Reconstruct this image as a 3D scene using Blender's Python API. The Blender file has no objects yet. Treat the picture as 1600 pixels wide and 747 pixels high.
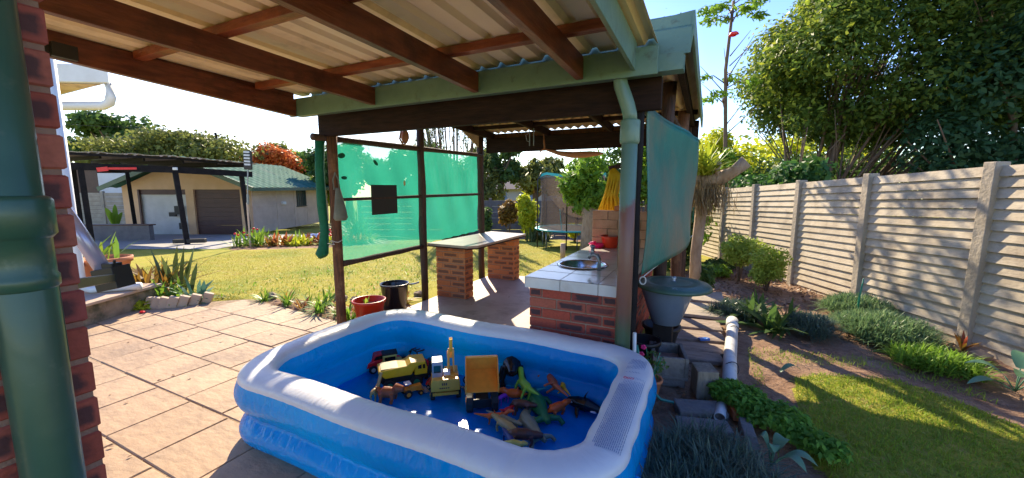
import bpy, bmesh, math, random
import numpy as np
from mathutils import Vector, Matrix
R = math.radians
scene = bpy.context.scene
C = scene.collection

# ------------------------------------------------------------ camera, sky, sun, exposure
cam_d = bpy.data.cameras.new('camera'); cam = bpy.data.objects.new('camera', cam_d); C.objects.link(cam)
cam_d.sensor_width = 36.0; cam_d.lens = 36.0 * 625 / 1600; cam_d.clip_start = 0.05; cam_d.clip_end = 800
YAW = R(26.3)
cam.location = (0, 0, 1.6); cam.rotation_euler = (R(90 - 7.3), 0, YAW)
scene.camera = cam
SUN_EL, SUN_AZ = R(33), R(38)          # azimuth: anticlockwise from +Y
sdir = Vector((-math.sin(SUN_AZ) * math.cos(SUN_EL), math.cos(SUN_AZ) * math.cos(SUN_EL), math.sin(SUN_EL)))
world = bpy.data.worlds.new('World'); scene.world = world; world.use_nodes = True
wn, wl = world.node_tree.nodes, world.node_tree.links
bg = wn['Background']; bg.inputs['Strength'].default_value = 0.105
sky = wn.new('ShaderNodeTexSky'); sky.sky_type = 'NISHITA'; sky.sun_disc = False
sky.sun_elevation = SUN_EL; sky.sun_rotation = -SUN_AZ; sky.air_density = 1.0; sky.dust_density = 0.15; sky.ozone_density = 1.8
tc = wn.new('ShaderNodeTexCoord'); mp = wn.new('ShaderNodeMapping'); mp.inputs['Scale'].default_value = (1.0, 1.0, 3.2)
cn = wn.new('ShaderNodeTexNoise'); cn.inputs['Scale'].default_value = 1.7; cn.inputs['Detail'].default_value = 7; cn.inputs['Roughness'].default_value = 0.55
cr = wn.new('ShaderNodeValToRGB'); cr.color_ramp.elements[0].position = 0.44; cr.color_ramp.elements[1].position = 0.62
sep = wn.new('ShaderNodeSeparateXYZ')
lowm = wn.new('ShaderNodeMapRange'); lowm.inputs['From Min'].default_value = 0.02; lowm.inputs['From Max'].default_value = 0.50
lowm.inputs['To Min'].default_value = 1.0; lowm.inputs['To Max'].default_value = 0.12
mul = wn.new('ShaderNodeMath'); mul.operation = 'MULTIPLY'
dot = wn.new('ShaderNodeVectorMath'); dot.operation = 'DOT_PRODUCT'; dot.inputs[1].default_value = (-math.sin(R(60)), math.cos(R(60)), 0)
dm = wn.new('ShaderNodeMapRange'); dm.inputs['From Min'].default_value = 0.50; dm.inputs['From Max'].default_value = 0.95
mul2 = wn.new('ShaderNodeMath'); mul2.operation = 'MULTIPLY'
hsv = wn.new('ShaderNodeHueSaturation'); hsv.inputs['Saturation'].default_value = 1.25; hsv.inputs['Hue'].default_value = 0.52; mixc = wn.new('ShaderNodeMixRGB'); mixc.inputs['Color2'].default_value = (8.2, 8.2, 8.2, 1)
wl.new(tc.outputs['Generated'], mp.inputs['Vector']); wl.new(mp.outputs['Vector'], cn.inputs['Vector']); wl.new(cn.outputs['Fac'], cr.inputs['Fac'])
wl.new(tc.outputs['Generated'], sep.inputs['Vector']); wl.new(sep.outputs['Z'], lowm.inputs['Value'])
wl.new(tc.outputs['Generated'], dot.inputs[0]); wl.new(dot.outputs['Value'], dm.inputs['Value'])
addn = wn.new('ShaderNodeMath'); addn.operation = 'MULTIPLY_ADD'; addn.inputs[1].default_value = 0.75; addn.inputs[2].default_value = 0.22; addn.use_clamp = True
wl.new(cr.outputs['Color'], addn.inputs[0]); wl.new(addn.outputs[0], mul.inputs[0]); wl.new(lowm.outputs[0], mul.inputs[1])
wl.new(mul.outputs[0], mul2.inputs[0]); wl.new(dm.outputs[0], mul2.inputs[1])
wl.new(mul2.outputs[0], mixc.inputs['Fac']); wl.new(sky.outputs['Color'], hsv.inputs['Color']); wl.new(hsv.outputs['Color'], mixc.inputs['Color1']); wl.new(mixc.outputs['Color'], bg.inputs['Color'])
sun_d = bpy.data.lights.new('sun', 'SUN'); sun_d.energy = 3.3; sun_d.angle = R(0.5); sun_d.color = (1.0, 0.85, 0.61)
sun = bpy.data.objects.new('sun', sun_d); C.objects.link(sun); sun.location = (-8, 10, 12)
sun.rotation_euler = (-sdir).to_track_quat('-Z', 'Y').to_euler()
scene.view_settings.view_transform = 'Standard'; scene.view_settings.look = 'None'
scene.view_settings.exposure = 1.72; scene.view_settings.gamma = 1.0
scene.cycles.diffuse_bounces = 6; scene.cycles.transparent_max_bounces = 16
scene.render.resolution_x = 1024; scene.render.resolution_y = 478

# ------------------------------------------------------------ helpers
rnd = random.Random(7); nrs = np.random.RandomState(11)
CF = Matrix.Rotation(YAW, 4, 'Z')                     # garden frame: straight away from the patio viewpoint
def gz(x, y):                                         # the garden falls away gently
    Y = -x * math.sin(YAW) + y * math.cos(YAW)
    return -0.045 * min(max(0.0, Y - 5.2), 60) - 0.004
def cf(X, Y, z=0.0, ground=True):
    v = CF @ Vector((X, Y, 0)); return Vector((v.x, v.y, z + (gz(v.x, v.y) if ground else 0)))
rootloc = {}
class MB:
    def __init__(s, M=None): s.M = M; s.v = []; s.f = []; s.uv = []; s.useuv = False
    def add(s, vs, fs, uvs=None):
        b = len(s.v); s.v += [Vector(p) for p in vs]; s.f += [tuple(b + i for i in f) for f in fs]
        s.uv += (uvs if uvs else [None] * len(fs))
        if uvs: s.useuv = True
    def box(s, c, d, rz=0.0, rx=0.0, ry=0.0):
        m = Matrix.Translation(c) @ Matrix.Rotation(rz, 4, 'Z') @ Matrix.Rotation(ry, 4, 'Y') @ Matrix.Rotation(rx, 4, 'X')
        vs = [m @ Vector((x * d[0] / 2, y * d[1] / 2, z * d[2] / 2)) for x in (-1, 1) for y in (-1, 1) for z in (-1, 1)]
        s.add(vs, [(0, 1, 3, 2), (4, 6, 7, 5), (0, 4, 5, 1), (2, 3, 7, 6), (0, 2, 6, 4), (1, 5, 7, 3)])
    def bx(s, x0, x1, y0, y1, z0, z1): s.box(((x0 + x1) / 2, (y0 + y1) / 2, (z0 + z1) / 2), (x1 - x0, y1 - y0, z1 - z0))
    def bar(s, p, q, w, h, up=(0, 0, 1)):
        p, q = Vector(p), Vector(q); d = (q - p).normalized(); u = Vector(up)
        side = d.cross(u).normalized(); u = side.cross(d).normalized()
        vs = [a + side * (i * w / 2) + u * (j * h / 2) for a in (p, q) for i in (-1, 1) for j in (-1, 1)]
        s.add(vs, [(0, 1, 3, 2), (4, 6, 7, 5), (0, 4, 5, 1), (2, 3, 7, 6), (0, 2, 6, 4), (1, 5, 7, 3)])
    def tube(s, pts, rad, n=8, cap=True, jit=0.0, flat=1.0):
        pts = [Vector(p) for p in pts]; m = len(pts)
        if not isinstance(rad, (list, tuple)): rad = [rad] * m
        ref = Vector((0, 0, 1)); d0 = (pts[-1] - pts[0]).normalized()
        if abs(d0.z) > 0.9: ref = Vector((1, 0, 0))
        vs = []
        for i, p in enumerate(pts):
            d = (pts[min(i + 1, m - 1)] - pts[max(i - 1, 0)]).normalized()
            a = d.cross(ref)
            if a.length < 1e-4: a = d.cross(Vector((0, 1, 0)))
            a.normalize(); b = a.cross(d).normalized()
            for k in range(n):
                t = 2 * math.pi * k / n; r = rad[i] * (1 + (rnd.uniform(-jit, jit) if jit else 0))
                vs.append(p + a * math.cos(t) * r + b * math.sin(t) * r * flat)
        fs = [(i * n + k, i * n + (k + 1) % n, (i + 1) * n + (k + 1) % n, (i + 1) * n + k) for i in range(m - 1) for k in range(n)]
        if cap: fs += [tuple(range(n - 1, -1, -1)), tuple(range((m - 1) * n, m * n))]
        s.add(vs, fs)
    def lathe(s, prof, c=(0, 0, 0), n=20, sx=1.0, sy=1.0, close=True):
        c = Vector(c); vs = []; m = len(prof)
        for r, z in prof:
            for k in range(n):
                t = 2 * math.pi * k / n; vs.append(c + Vector((r * math.cos(t) * sx, r * math.sin(t) * sy, z)))
        fs = [(i * n + k, i * n + (k + 1) % n, (i + 1) * n + (k + 1) % n, (i + 1) * n + k) for i in range(m - 1) for k in range(n)]
        if close: fs += [tuple(range(n - 1, -1, -1)), tuple(range((m - 1) * n, m * n))]
        s.add(vs, fs)
    def ball(s, c, r, n=10, sx=1, sy=1, sz=1, jit=0.0):
        c = Vector(c); vs = []; m = max(4, n // 2 + 1)
        prof = [(max(0.001, math.sin(math.pi * i / m)) * r, -math.cos(math.pi * i / m) * r * sz) for i in range(m + 1)]
        b = len(s.v); s.lathe(prof, c, n, sx, sy)
        if jit:
            for i in range(b, len(s.v)): s.v[i] = c + (s.v[i] - c) * (1 + rnd.uniform(-jit, jit))
    def prism(s, poly, h, axis='z', off=0.0):
        n = len(poly)
        def P(a, b, t): return {'z': (a, b, t), 'y': (a, t, b), 'x': (t, a, b)}[axis]
        vs = [P(a, b, off) for a, b in poly] + [P(a, b, off + h) for a, b in poly]
        s.add(vs, [tuple(range(n)), tuple(range(2 * n - 1, n - 1, -1))] + [(i, (i + 1) % n, n + (i + 1) % n, n + i) for i in range(n)])
    def grid(s, nu, nv, fn, uvf=None):
        vs = [fn(i / nu, j / nv) for i in range(nu + 1) for j in range(nv + 1)]; w = nv + 1
        fs = [(i * w + j, (i + 1) * w + j, (i + 1) * w + j + 1, i * w + j + 1) for i in range(nu) for j in range(nv)]
        uvs = None
        if uvf: uvs = [[uvf(a / nu, b / nv) for a, b in ((i, j), (i + 1, j), (i + 1, j + 1), (i, j + 1))] for i in range(nu) for j in range(nv)]
        s.add(vs, fs, uvs)
    def build(s, name, mat, parent=None, smooth=False, origin=None, bevel=0.0, solid=0.0, remesh=0.0, fixn=True):
        vs = [s.M @ v for v in s.v] if s.M is not None else s.v
        o0 = Vector((0, 0, 0))
        if parent is not None: o0 = rootloc[parent.name]
        elif origin is not None: o0 = Vector(origin)
        me = bpy.data.meshes.new(name); me.from_pydata([tuple(v - o0) for v in vs], [], s.f)
        if s.useuv:
            ul = me.uv_layers.new(name='UVMap'); k = 0
            for f, uv in zip(s.f, s.uv):
                for j in range(len(f)):
                    ul.data[k].uv = uv[j] if uv else (0, 0); k += 1
        me.update()
        if fixn:
            bm = bmesh.new(); bm.from_mesh(me); bmesh.ops.recalc_face_normals(bm, faces=bm.faces); bm.to_mesh(me); bm.free()
        me.materials.append(mat)
        if smooth: me.polygons.foreach_set('use_smooth', [True] * len(me.polygons))
        o = bpy.data.objects.new(name, me); C.objects.link(o)
        if parent is not None: o.parent = parent; rootloc[o.name] = o0
        else: o.location = o0; rootloc[o.name] = o0
        if solid: m = o.modifiers.new('solid', 'SOLIDIFY'); m.thickness = solid; m.offset = 0
        if remesh:
            m = o.modifiers.new('remesh', 'REMESH'); m.mode = 'VOXEL'; m.voxel_size = remesh; m.use_smooth_shade = True
        if bevel: m = o.modifiers.new('bevel', 'BEVEL'); m.width = bevel; m.segments = 2; m.limit_method = 'ANGLE'; m.angle_limit = R(40)
        return o
def tag(o, label=None, cat=None, group=None, kind=None):
    if label: o['label'] = label
    if cat: o['category'] = cat
    if group: o['group'] = group
    if kind: o['kind'] = kind
    return o
def thing(name, label, cat, loc, group=None):
    o = bpy.data.objects.new(name, None); C.objects.link(o); o.location = loc; o.empty_display_size = 0.1
    rootloc[o.name] = Vector(loc); return tag(o, label, cat, group)
def copy_tree(o, loc=None, rz=0.0, sc=1.0, parent=None):
    c = o.copy(); C.objects.link(c)
    if parent is not None: c.parent = parent
    if loc is not None: c.location = loc; c.rotation_euler = (0, 0, rz); c.scale = (sc, sc, sc)
    for ch in list(o.children): copy_tree(ch, parent=c)
    return c
def npmesh(name, V, Fq, mat, parent=None, origin=None, smooth=False):
    o0 = rootloc[parent.name] if parent is not None else Vector(origin or (0, 0, 0))
    V = np.asarray(V, dtype=np.float32) - np.array(o0, dtype=np.float32); k = Fq.shape[1]
    me = bpy.data.meshes.new(name); me.vertices.add(len(V)); me.vertices.foreach_set('co', V.ravel())
    me.loops.add(Fq.size); me.loops.foreach_set('vertex_index', Fq.astype(np.int32).ravel())
    me.polygons.add(len(Fq)); me.polygons.foreach_set('loop_start', np.arange(0, Fq.size, k, dtype=np.int32))
    me.polygons.foreach_set('loop_total', np.full(len(Fq), k, dtype=np.int32))
    if smooth: me.polygons.foreach_set('use_smooth', [True] * len(Fq))
    me.update(calc_edges=True); me.validate(); me.materials.append(mat)
    o = bpy.data.objects.new(name, me); C.objects.link(o)
    if parent is not None: o.parent = parent
    else: o.location = o0
    rootloc[o.name] = o0
    return o

# ------------------------------------------------------------ materials
def N(nt, t): return nt.nodes.new(t)
def mat(name, c1, c2=None, rough=0.6, scale=6.0, sv=(1, 1, 1), detail=5, bump=0.0, bscale=None, c3=None, s3=1.5, t3=(0.5, 0.62), metal=0.0,
        coat=0.0, island=None, transl=0.0, tcol=None, alpha=None, spec=None, lo=0.35, hi=0.65):
    m = bpy.data.materials.new(name); m.use_nodes = True; nt = m.node_tree; L = nt.links; p = nt.nodes['Principled BSDF']
    p.inputs['Roughness'].default_value = rough; p.inputs['Metallic'].default_value = metal; p.inputs['Coat Weight'].default_value = coat
    if spec is not None: p.inputs['Specular IOR Level'].default_value = spec
    t = N(nt, 'ShaderNodeTexCoord'); mpn = N(nt, 'ShaderNodeMapping'); mpn.inputs['Scale'].default_value = sv; L.new(t.outputs['Object'], mpn.inputs['Vector'])
    nz = N(nt, 'ShaderNodeTexNoise'); nz.inputs['Scale'].default_value = scale; nz.inputs['Detail'].default_value = detail; nz.inputs['Roughness'].default_value = 0.6
    L.new(mpn.outputs['Vector'], nz.inputs['Vector'])
    mr = N(nt, 'ShaderNodeMapRange'); mr.inputs['From Min'].default_value = lo; mr.inputs['From Max'].default_value = hi; L.new(nz.outputs['Fac'], mr.inputs['Value'])
    mx = N(nt, 'ShaderNodeMixRGB'); mx.inputs['Color1'].default_value = (*c1, 1); mx.inputs['Color2'].default_value = (*(c2 or c1), 1); L.new(mr.outputs[0], mx.inputs['Fac'])
    col = mx.outputs['Color']
    if island:
        g = N(nt, 'ShaderNodeNewGeometry'); ri = N(nt, 'ShaderNodeValToRGB'); els = ri.color_ramp.elements
        els[0].position = 0.0; els[0].color = (*island[0], 1); els[1].position = 1.0; els[1].color = (*island[-1], 1)
        for k, c in enumerate(island[1:-1]): e = els.new((k + 1) / (len(island) - 1)); e.color = (*c, 1)
        L.new(g.outputs['Random Per Island'], ri.inputs['Fac']); mi = N(nt, 'ShaderNodeMixRGB'); mi.inputs['Fac'].default_value = 0.75
        L.new(col, mi.inputs['Color1']); L.new(ri.outputs['Color'], mi.inputs['Color2']); col = mi.outputs['Color']
    if c3:
        n3 = N(nt, 'ShaderNodeTexNoise'); n3.inputs['Scale'].default_value = s3; n3.inputs['Detail'].default_value = 6; n3.inputs['Roughness'].default_value = 0.65
        L.new(t.outputs['Object'], n3.inputs['Vector']); m3 = N(nt, 'ShaderNodeMapRange'); m3.inputs['From Min'].default_value = t3[0]; m3.inputs['From Max'].default_value = t3[1]
        L.new(n3.outputs['Fac'], m3.inputs['Value']); x3 = N(nt, 'ShaderNodeMixRGB'); x3.inputs['Color2'].default_value = (*c3, 1)
        L.new(m3.outputs[0], x3.inputs['Fac']); L.new(col, x3.inputs['Color1']); col = x3.outputs['Color']
    L.new(col, p.inputs['Base Color'])
    if bump:
        nb = N(nt, 'ShaderNodeTexNoise'); nb.inputs['Scale'].default_value = bscale or scale * 3; nb.inputs['Detail'].default_value = 6; L.new(mpn.outputs['Vector'], nb.inputs['Vector'])
        b = N(nt, 'ShaderNodeBump'); b.inputs['Strength'].default_value = min(1, bump); b.inputs['Distance'].default_value = 0.02; L.new(nb.outputs['Fac'], b.inputs['Height']); L.new(b.outputs['Normal'], p.inputs['Normal'])
    out = nt.nodes['Material Output']; sh = p.outputs[0]
    if transl:
        tr = N(nt, 'ShaderNodeBsdfTranslucent')
        if tcol: tr.inputs['Color'].default_value = (*tcol, 1)
        else: L.new(col, tr.inputs['Color'])
        ms = N(nt, 'ShaderNodeMixShader'); ms.inputs['Fac'].default_value = transl; L.new(sh, ms.inputs[1]); L.new(tr.outputs[0], ms.inputs[2]); sh = ms.outputs[0]
    if alpha is not None:
        tp = N(nt, 'ShaderNodeBsdfTransparent'); ms = N(nt, 'ShaderNodeMixShader'); ms.inputs['Fac'].default_value = alpha
        L.new(tp.outputs[0], ms.inputs[1]); L.new(sh, ms.inputs[2]); sh = ms.outputs[0]
    L.new(sh, out.inputs['Surface'])
    m['colsock'] = 1
    return m
def brickmat(name, island, dark=0.75, mortar=None):
    """fired clay face brick: each face has a dark flash mark in the middle, placed by the brick's own uv"""
    m = bpy.data.materials.new(name); m.use_nodes = True; nt = m.node_tree; L = nt.links; p = nt.nodes['Principled BSDF']; p.inputs['Roughness'].default_value = 0.75
    g = N(nt, 'ShaderNodeNewGeometry'); ri = N(nt, 'ShaderNodeValToRGB'); els = ri.color_ramp.elements
    els[0].color = (*island[0], 1); els[1].color = (*island[-1], 1)
    for k, c in enumerate(island[1:-1]): e = els.new((k + 1) / (len(island) - 1)); e.color = (*c, 1)
    L.new(g.outputs['Random Per Island'], ri.inputs['Fac'])
    uv = N(nt, 'ShaderNodeUVMap'); fr = N(nt, 'ShaderNodeVectorMath'); fr.operation = 'FRACTION'; L.new(uv.outputs[0], fr.inputs[0])
    sb = N(nt, 'ShaderNodeVectorMath'); sb.operation = 'SUBTRACT'; sb.inputs[1].default_value = (0.5, 0.5, 0); L.new(fr.outputs[0], sb.inputs[0])
    ab = N(nt, 'ShaderNodeVectorMath'); ab.operation = 'ABSOLUTE'; L.new(sb.outputs[0], ab.inputs[0]); sx = N(nt, 'ShaderNodeSeparateXYZ'); L.new(ab.outputs[0], sx.inputs[0])
    t = N(nt, 'ShaderNodeTexCoord'); nz = N(nt, 'ShaderNodeTexNoise'); nz.inputs['Scale'].default_value = 28; nz.inputs['Detail'].default_value = 4; L.new(t.outputs['Object'], nz.inputs['Vector'])
    n2 = N(nt, 'ShaderNodeMath'); n2.operation = 'MULTIPLY_ADD'; n2.inputs[1].default_value = 0.22; n2.inputs[2].default_value = -0.11; L.new(nz.outputs['Fac'], n2.inputs[0])
    def edge(sock, a, b):
        ad = N(nt, 'ShaderNodeMath'); ad.operation = 'ADD'; L.new(sock, ad.inputs[0]); L.new(n2.outputs[0], ad.inputs[1])
        mr = N(nt, 'ShaderNodeMapRange'); mr.inputs['From Min'].default_value = a; mr.inputs['From Max'].default_value = b; mr.inputs['To Min'].default_value = 1; mr.inputs['To Max'].default_value = 0
        L.new(ad.outputs[0], mr.inputs['Value']); return mr.outputs[0]
    e1, e2 = edge(sx.outputs['X'], 0.34, 0.42), edge(sx.outputs['Y'], 0.22, 0.36)
    mu = N(nt, 'ShaderNodeMath'); mu.operation = 'MULTIPLY'; L.new(e1, mu.inputs[0]); L.new(e2, mu.inputs[1])
    mu2 = N(nt, 'ShaderNodeMath'); mu2.operation = 'MULTIPLY'; L.new(mu.outputs[0], mu2.inputs[0])
    rr = N(nt, 'ShaderNodeMath'); rr.operation = 'MULTIPLY'; rr.inputs[1].default_value = 7.31; L.new(g.outputs['Random Per Island'], rr.inputs[0]); r2 = N(nt, 'ShaderNodeMath'); r2.operation = 'FRACT'; L.new(rr.outputs[0], r2.inputs[0])
    r3 = N(nt, 'ShaderNodeMapRange'); r3.inputs['From Min'].default_value = 0.15; r3.inputs['From Max'].default_value = 0.35; r3.inputs['To Max'].default_value = dark; L.new(r2.outputs[0], r3.inputs['Value']); L.new(r3.outputs[0], mu2.inputs[1])
    nf = N(nt, 'ShaderNodeTexNoise'); nf.inputs['Scale'].default_value = 60; nf.inputs['Detail'].default_value = 5; L.new(t.outputs['Object'], nf.inputs['Vector'])
    v = N(nt, 'ShaderNodeMapRange'); v.inputs['To Min'].default_value = 0.65; v.inputs['To Max'].default_value = 1.35; L.new(nf.outputs['Fac'], v.inputs['Value'])
    sc = N(nt, 'ShaderNodeVectorMath'); sc.operation = 'SCALE'; L.new(ri.outputs['Color'], sc.inputs[0]); L.new(v.outputs[0], sc.inputs['Scale'])
    mx = N(nt, 'ShaderNodeMixRGB'); mx.inputs['Color2'].default_value = (0.035, 0.022, 0.028, 1); L.new(mu2.outputs[0], mx.inputs['Fac']); L.new(sc.outputs[0], mx.inputs['Color1']); L.new(mx.outputs['Color'], p.inputs['Base Color'])
    b = N(nt, 'ShaderNodeBump'); b.inputs['Strength'].default_value = 0.5; b.inputs['Distance'].default_value = 0.006; L.new(nf.outputs['Fac'], b.inputs['Height']); L.new(b.outputs['Normal'], p.inputs['Normal'])
    return m
def leafmat(name, cols, transl=0.45, rough=0.5):
    return mat(name, cols[0], cols[-1], rough=rough, scale=3, island=cols, transl=transl, spec=0.22)
M = {}
M['green_paint'] = mat('green_paint', (0.115, 0.20, 0.15), (0.15, 0.245, 0.185), rough=0.36, scale=5, bump=0.15, bscale=18, c3=(0.085, 0.11, 0.075), s3=9, t3=(0.58, 0.72))
M['dark_green_paint'] = mat('dark_green_paint', (0.030, 0.082, 0.052), (0.045, 0.105, 0.068), rough=0.36, scale=5, bump=0.10, bscale=14, c3=(0.085, 0.13, 0.09), s3=14, t3=(0.60, 0.72), coat=0.1)
M['rafter_wood'] = mat('rafter_wood', (0.10, 0.024, 0.013), (0.20, 0.055, 0.026), rough=0.42, scale=7, sv=(4, 0.7, 4), bump=0.25, bscale=20, c3=(0.05, 0.014, 0.008), s3=3, t3=(0.5, 0.7))
M['purlin_wood'] = mat('purlin_wood', (0.17, 0.034, 0.014), (0.30, 0.08, 0.03), rough=0.38, scale=7, sv=(0.7, 4, 4), bump=0.25, bscale=20, c3=(0.06, 0.015, 0.008), s3=3, t3=(0.5, 0.7))
M['dark_beam'] = mat('dark_beam', (0.014, 0.007, 0.006), (0.032, 0.015, 0.011), rough=0.8, spec=0.2, scale=8, sv=(0.6, 5, 5), bump=0.35, bscale=16)
M['dark_post'] = mat('dark_post', (0.030, 0.014, 0.010), (0.075, 0.032, 0.018), rough=0.7, scale=9, sv=(6, 6, 0.6), bump=0.7, bscale=14, c3=(0.17, 0.08, 0.035), s3=4, t3=(0.6, 0.75))
M['worn_post'] = mat('worn_post', (0.16, 0.06, 0.025), (0.07, 0.03, 0.015), rough=0.8, scale=9, sv=(6, 6, 0.6), bump=0.8, bscale=14, c3=(0.26, 0.13, 0.06), s3=5, t3=(0.52, 0.7))
M['sheet_roof'] = mat('sheet_roof', (0.84, 0.67, 0.42), (0.86, 0.74, 0.52), rough=0.6, scale=2.5, sv=(1, 0.35, 1), c3=(0.36, 0.29, 0.20), s3=1.3, t3=(0.55, 0.8), bump=0.05)
M['wave_roof'] = mat('wave_roof', (0.58, 0.40, 0.22), (0.66, 0.50, 0.32), rough=0.75, scale=4, c3=(0.28, 0.19, 0.11), s3=2.2, t3=(0.5, 0.75))
M['brick_pillar'] = brickmat('brick_pillar', [(0.34, 0.065, 0.04), (0.42, 0.09, 0.055), (0.30, 0.06, 0.05), (0.46, 0.13, 0.08)], 0.8)
M['brick_counter'] = brickmat('brick_counter', [(0.34, 0.05, 0.026), (0.43, 0.075, 0.038), (0.24, 0.04, 0.03), (0.40, 0.10, 0.055)], 0.92)
M['brick_orange'] = brickmat('brick_orange', [(0.48, 0.15, 0.045), (0.56, 0.19, 0.06), (0.43, 0.12, 0.04), (0.52, 0.21, 0.08)], 0.75)
M['mortar'] = mat('mortar', (0.26, 0.17, 0.12), (0.33, 0.23, 0.165), rough=0.9, scale=20, bump=0.4)
M['mortar_dark'] = mat('mortar_dark', (0.28, 0.15, 0.11), (0.36, 0.21, 0.15), rough=0.9, scale=20, bump=0.4)
M['slab'] = mat('slab', (0.40, 0.26, 0.15), (0.50, 0.34, 0.205), rough=0.72, scale=2.3, sv=(1, 1.6, 1), detail=8, bump=0.45, bscale=11,
                island=[(0.42, 0.275, 0.16), (0.48, 0.325, 0.195), (0.37, 0.235, 0.135), (0.45, 0.295, 0.175)], c3=(0.25, 0.165, 0.105), s3=2.1, t3=(0.45, 0.72))
M['joint'] = mat('joint', (0.25, 0.17, 0.10), (0.36, 0.25, 0.15), rough=0.95, scale=15, bump=0.5)
M['floor'] = mat('floor', (0.40, 0.27, 0.19), (0.48, 0.34, 0.25), rough=0.6, scale=1.6, detail=8, bump=0.15, c3=(0.24, 0.15, 0.10), s3=2.3, t3=(0.5, 0.72))
M['white_paint'] = mat('white_paint', (0.78, 0.78, 0.76), (0.70, 0.69, 0.66), rough=0.4, scale=4)
M['cream_wall'] = mat('cream_wall', (0.56, 0.42, 0.33), (0.64, 0.50, 0.40), c3=(0.44, 0.33, 0.26), s3=0.8, t3=(0.5, 0.75), rough=0.8, scale=2, bump=0.1)
M['peach_wall'] = mat('peach_wall', (0.62, 0.40, 0.22), (0.68, 0.45, 0.26), rough=0.85, scale=2)
M['brown_door'] = mat('brown_door', (0.07, 0.03, 0.025), (0.09, 0.04, 0.03), rough=0.5, scale=3)
M['white_door'] = mat('white_door', (0.60, 0.60, 0.58), (0.52, 0.52, 0.5), rough=0.6, scale=3)
M['black_wood'] = mat('black_wood', (0.008, 0.007, 0.008), (0.018, 0.015, 0.016), rough=0.75, spec=0.2, scale=6, bump=0.3)
M['tile_roof'] = mat('tile_roof', (0.05, 0.15, 0.10), (0.08, 0.20, 0.14), spec=0.1, rough=0.9, scale=1.5, c3=(0.15, 0.22, 0.17), s3=1.0, t3=(0.5, 0.8))
M['dark_glass'] = mat('dark_glass', (0.02, 0.05, 0.05), rough=0.1)
M['concrete'] = mat('concrete', (0.34, 0.28, 0.205), (0.44, 0.37, 0.28), rough=0.9, scale=5, bump=0.4, bscale=30, c3=(0.22, 0.19, 0.15), s3=2.5, t3=(0.5, 0.75))
M['fence_panel'] = mat('fence_panel', (0.48, 0.39, 0.27), (0.58, 0.49, 0.36), rough=0.85, scale=4, sv=(1, 1, 2.0), detail=8, bump=0.25, bscale=22, c3=(0.26, 0.20, 0.14), s3=2.2, t3=(0.48, 0.74))
M['grey_fence'] = mat('grey_fence', (0.13, 0.125, 0.13), (0.18, 0.17, 0.17), rough=0.9, scale=4, bump=0.3)
M['driveway'] = mat('driveway', (0.30, 0.29, 0.28), (0.38, 0.36, 0.34), rough=0.85, scale=2)
M['blue_vinyl'] = mat('blue_vinyl', (0.0005, 0.32, 0.76), (0.0005, 0.37, 0.82), rough=0.10, scale=1.5, transl=0.42, tcol=(0.001, 0.60, 0.96), spec=0.4)
M['blue_floor'] = mat('blue_floor', (0.001, 0.21, 0.72), (0.001, 0.26, 0.80), rough=0.22, scale=2.5, bump=0.6, bscale=6, coat=0.3)
M['white_vinyl'] = mat('white_vinyl', (0.72, 0.72, 0.73), (0.70, 0.70, 0.71), rough=0.35, scale=3, transl=0.10)
M['net'] = mat('net', (0.004, 0.30, 0.18), (0.01, 0.38, 0.24), rough=0.8, scale=60, sv=(1, 1, 0.15), c3=(0.05, 0.42, 0.29), s3=1.6, transl=0.55, tcol=(0.05, 0.55, 0.36), alpha=0.68)
M['net_dark'] = mat('net_dark', (0.004, 0.12, 0.06), (0.006, 0.16, 0.08), rough=0.8, scale=20, transl=0.2)
M['sheet_green'] = mat('sheet_green', (0.008, 0.14, 0.115), (0.014, 0.19, 0.15), rough=0.5, scale=3, c3=(0.17, 0.16, 0.11), s3=1.3, t3=(0.43, 0.66), transl=0.03, bump=0.2, bscale=25)
M['black'] = mat('black', (0.012, 0.012, 0.013), rough=0.5)
M['black_gloss'] = mat('black_gloss', (0.01, 0.01, 0.012), rough=0.22)
M['tyre'] = mat('tyre', (0.018, 0.018, 0.02), rough=0.7)
M['tile_white'] = mat('tile_white', (0.66, 0.64, 0.60), (0.58, 0.55, 0.50), rough=0.16, scale=5, c3=(0.50, 0.42, 0.34), s3=3, t3=(0.56, 0.8))
M['grout'] = mat('grout', (0.30, 0.24, 0.20), rough=0.9)
M['steel'] = mat('steel', (0.55, 0.56, 0.60), rough=0.22, metal=1.0, scale=30)
M['tap_grey'] = mat('tap_grey', (0.22, 0.25, 0.30), (0.30, 0.33, 0.38), rough=0.35, metal=0.6, scale=20)
M['counter_top'] = mat('counter_top', (0.36, 0.29, 0.23), (0.46, 0.38, 0.31), rough=0.3, scale=3, sv=(3, 0.6, 1), c3=(0.27, 0.23, 0.2), s3=5, t3=(0.5, 0.8))
M['soil'] = None
M['terracotta'] = mat('terracotta', (0.50, 0.16, 0.06), (0.58, 0.21, 0.09), rough=0.75, scale=8)
M['red_plastic'] = mat('red_plastic', (0.55, 0.035, 0.012), (0.62, 0.05, 0.015), rough=0.35, scale=5, transl=0.15)
M['stone'] = mat('stone', (0.24, 0.17, 0.11), (0.36, 0.26, 0.17), rough=0.9, scale=7, bump=0.9, bscale=12, c3=(0.10, 0.09, 0.05), s3=5, t3=(0.48, 0.65))
M['stone_top'] = mat('stone_top', (0.45, 0.32, 0.22), (0.52, 0.38, 0.27), rough=0.8, scale=4, bump=0.3)
M['old_wood'] = mat('old_wood', (0.20, 0.165, 0.12), (0.28, 0.23, 0.17), rough=0.9, scale=8, sv=(4, 4, 0.8), bump=0.8, bscale=10, c3=(0.08, 0.10, 0.055), s3=5, t3=(0.5, 0.7))
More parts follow.
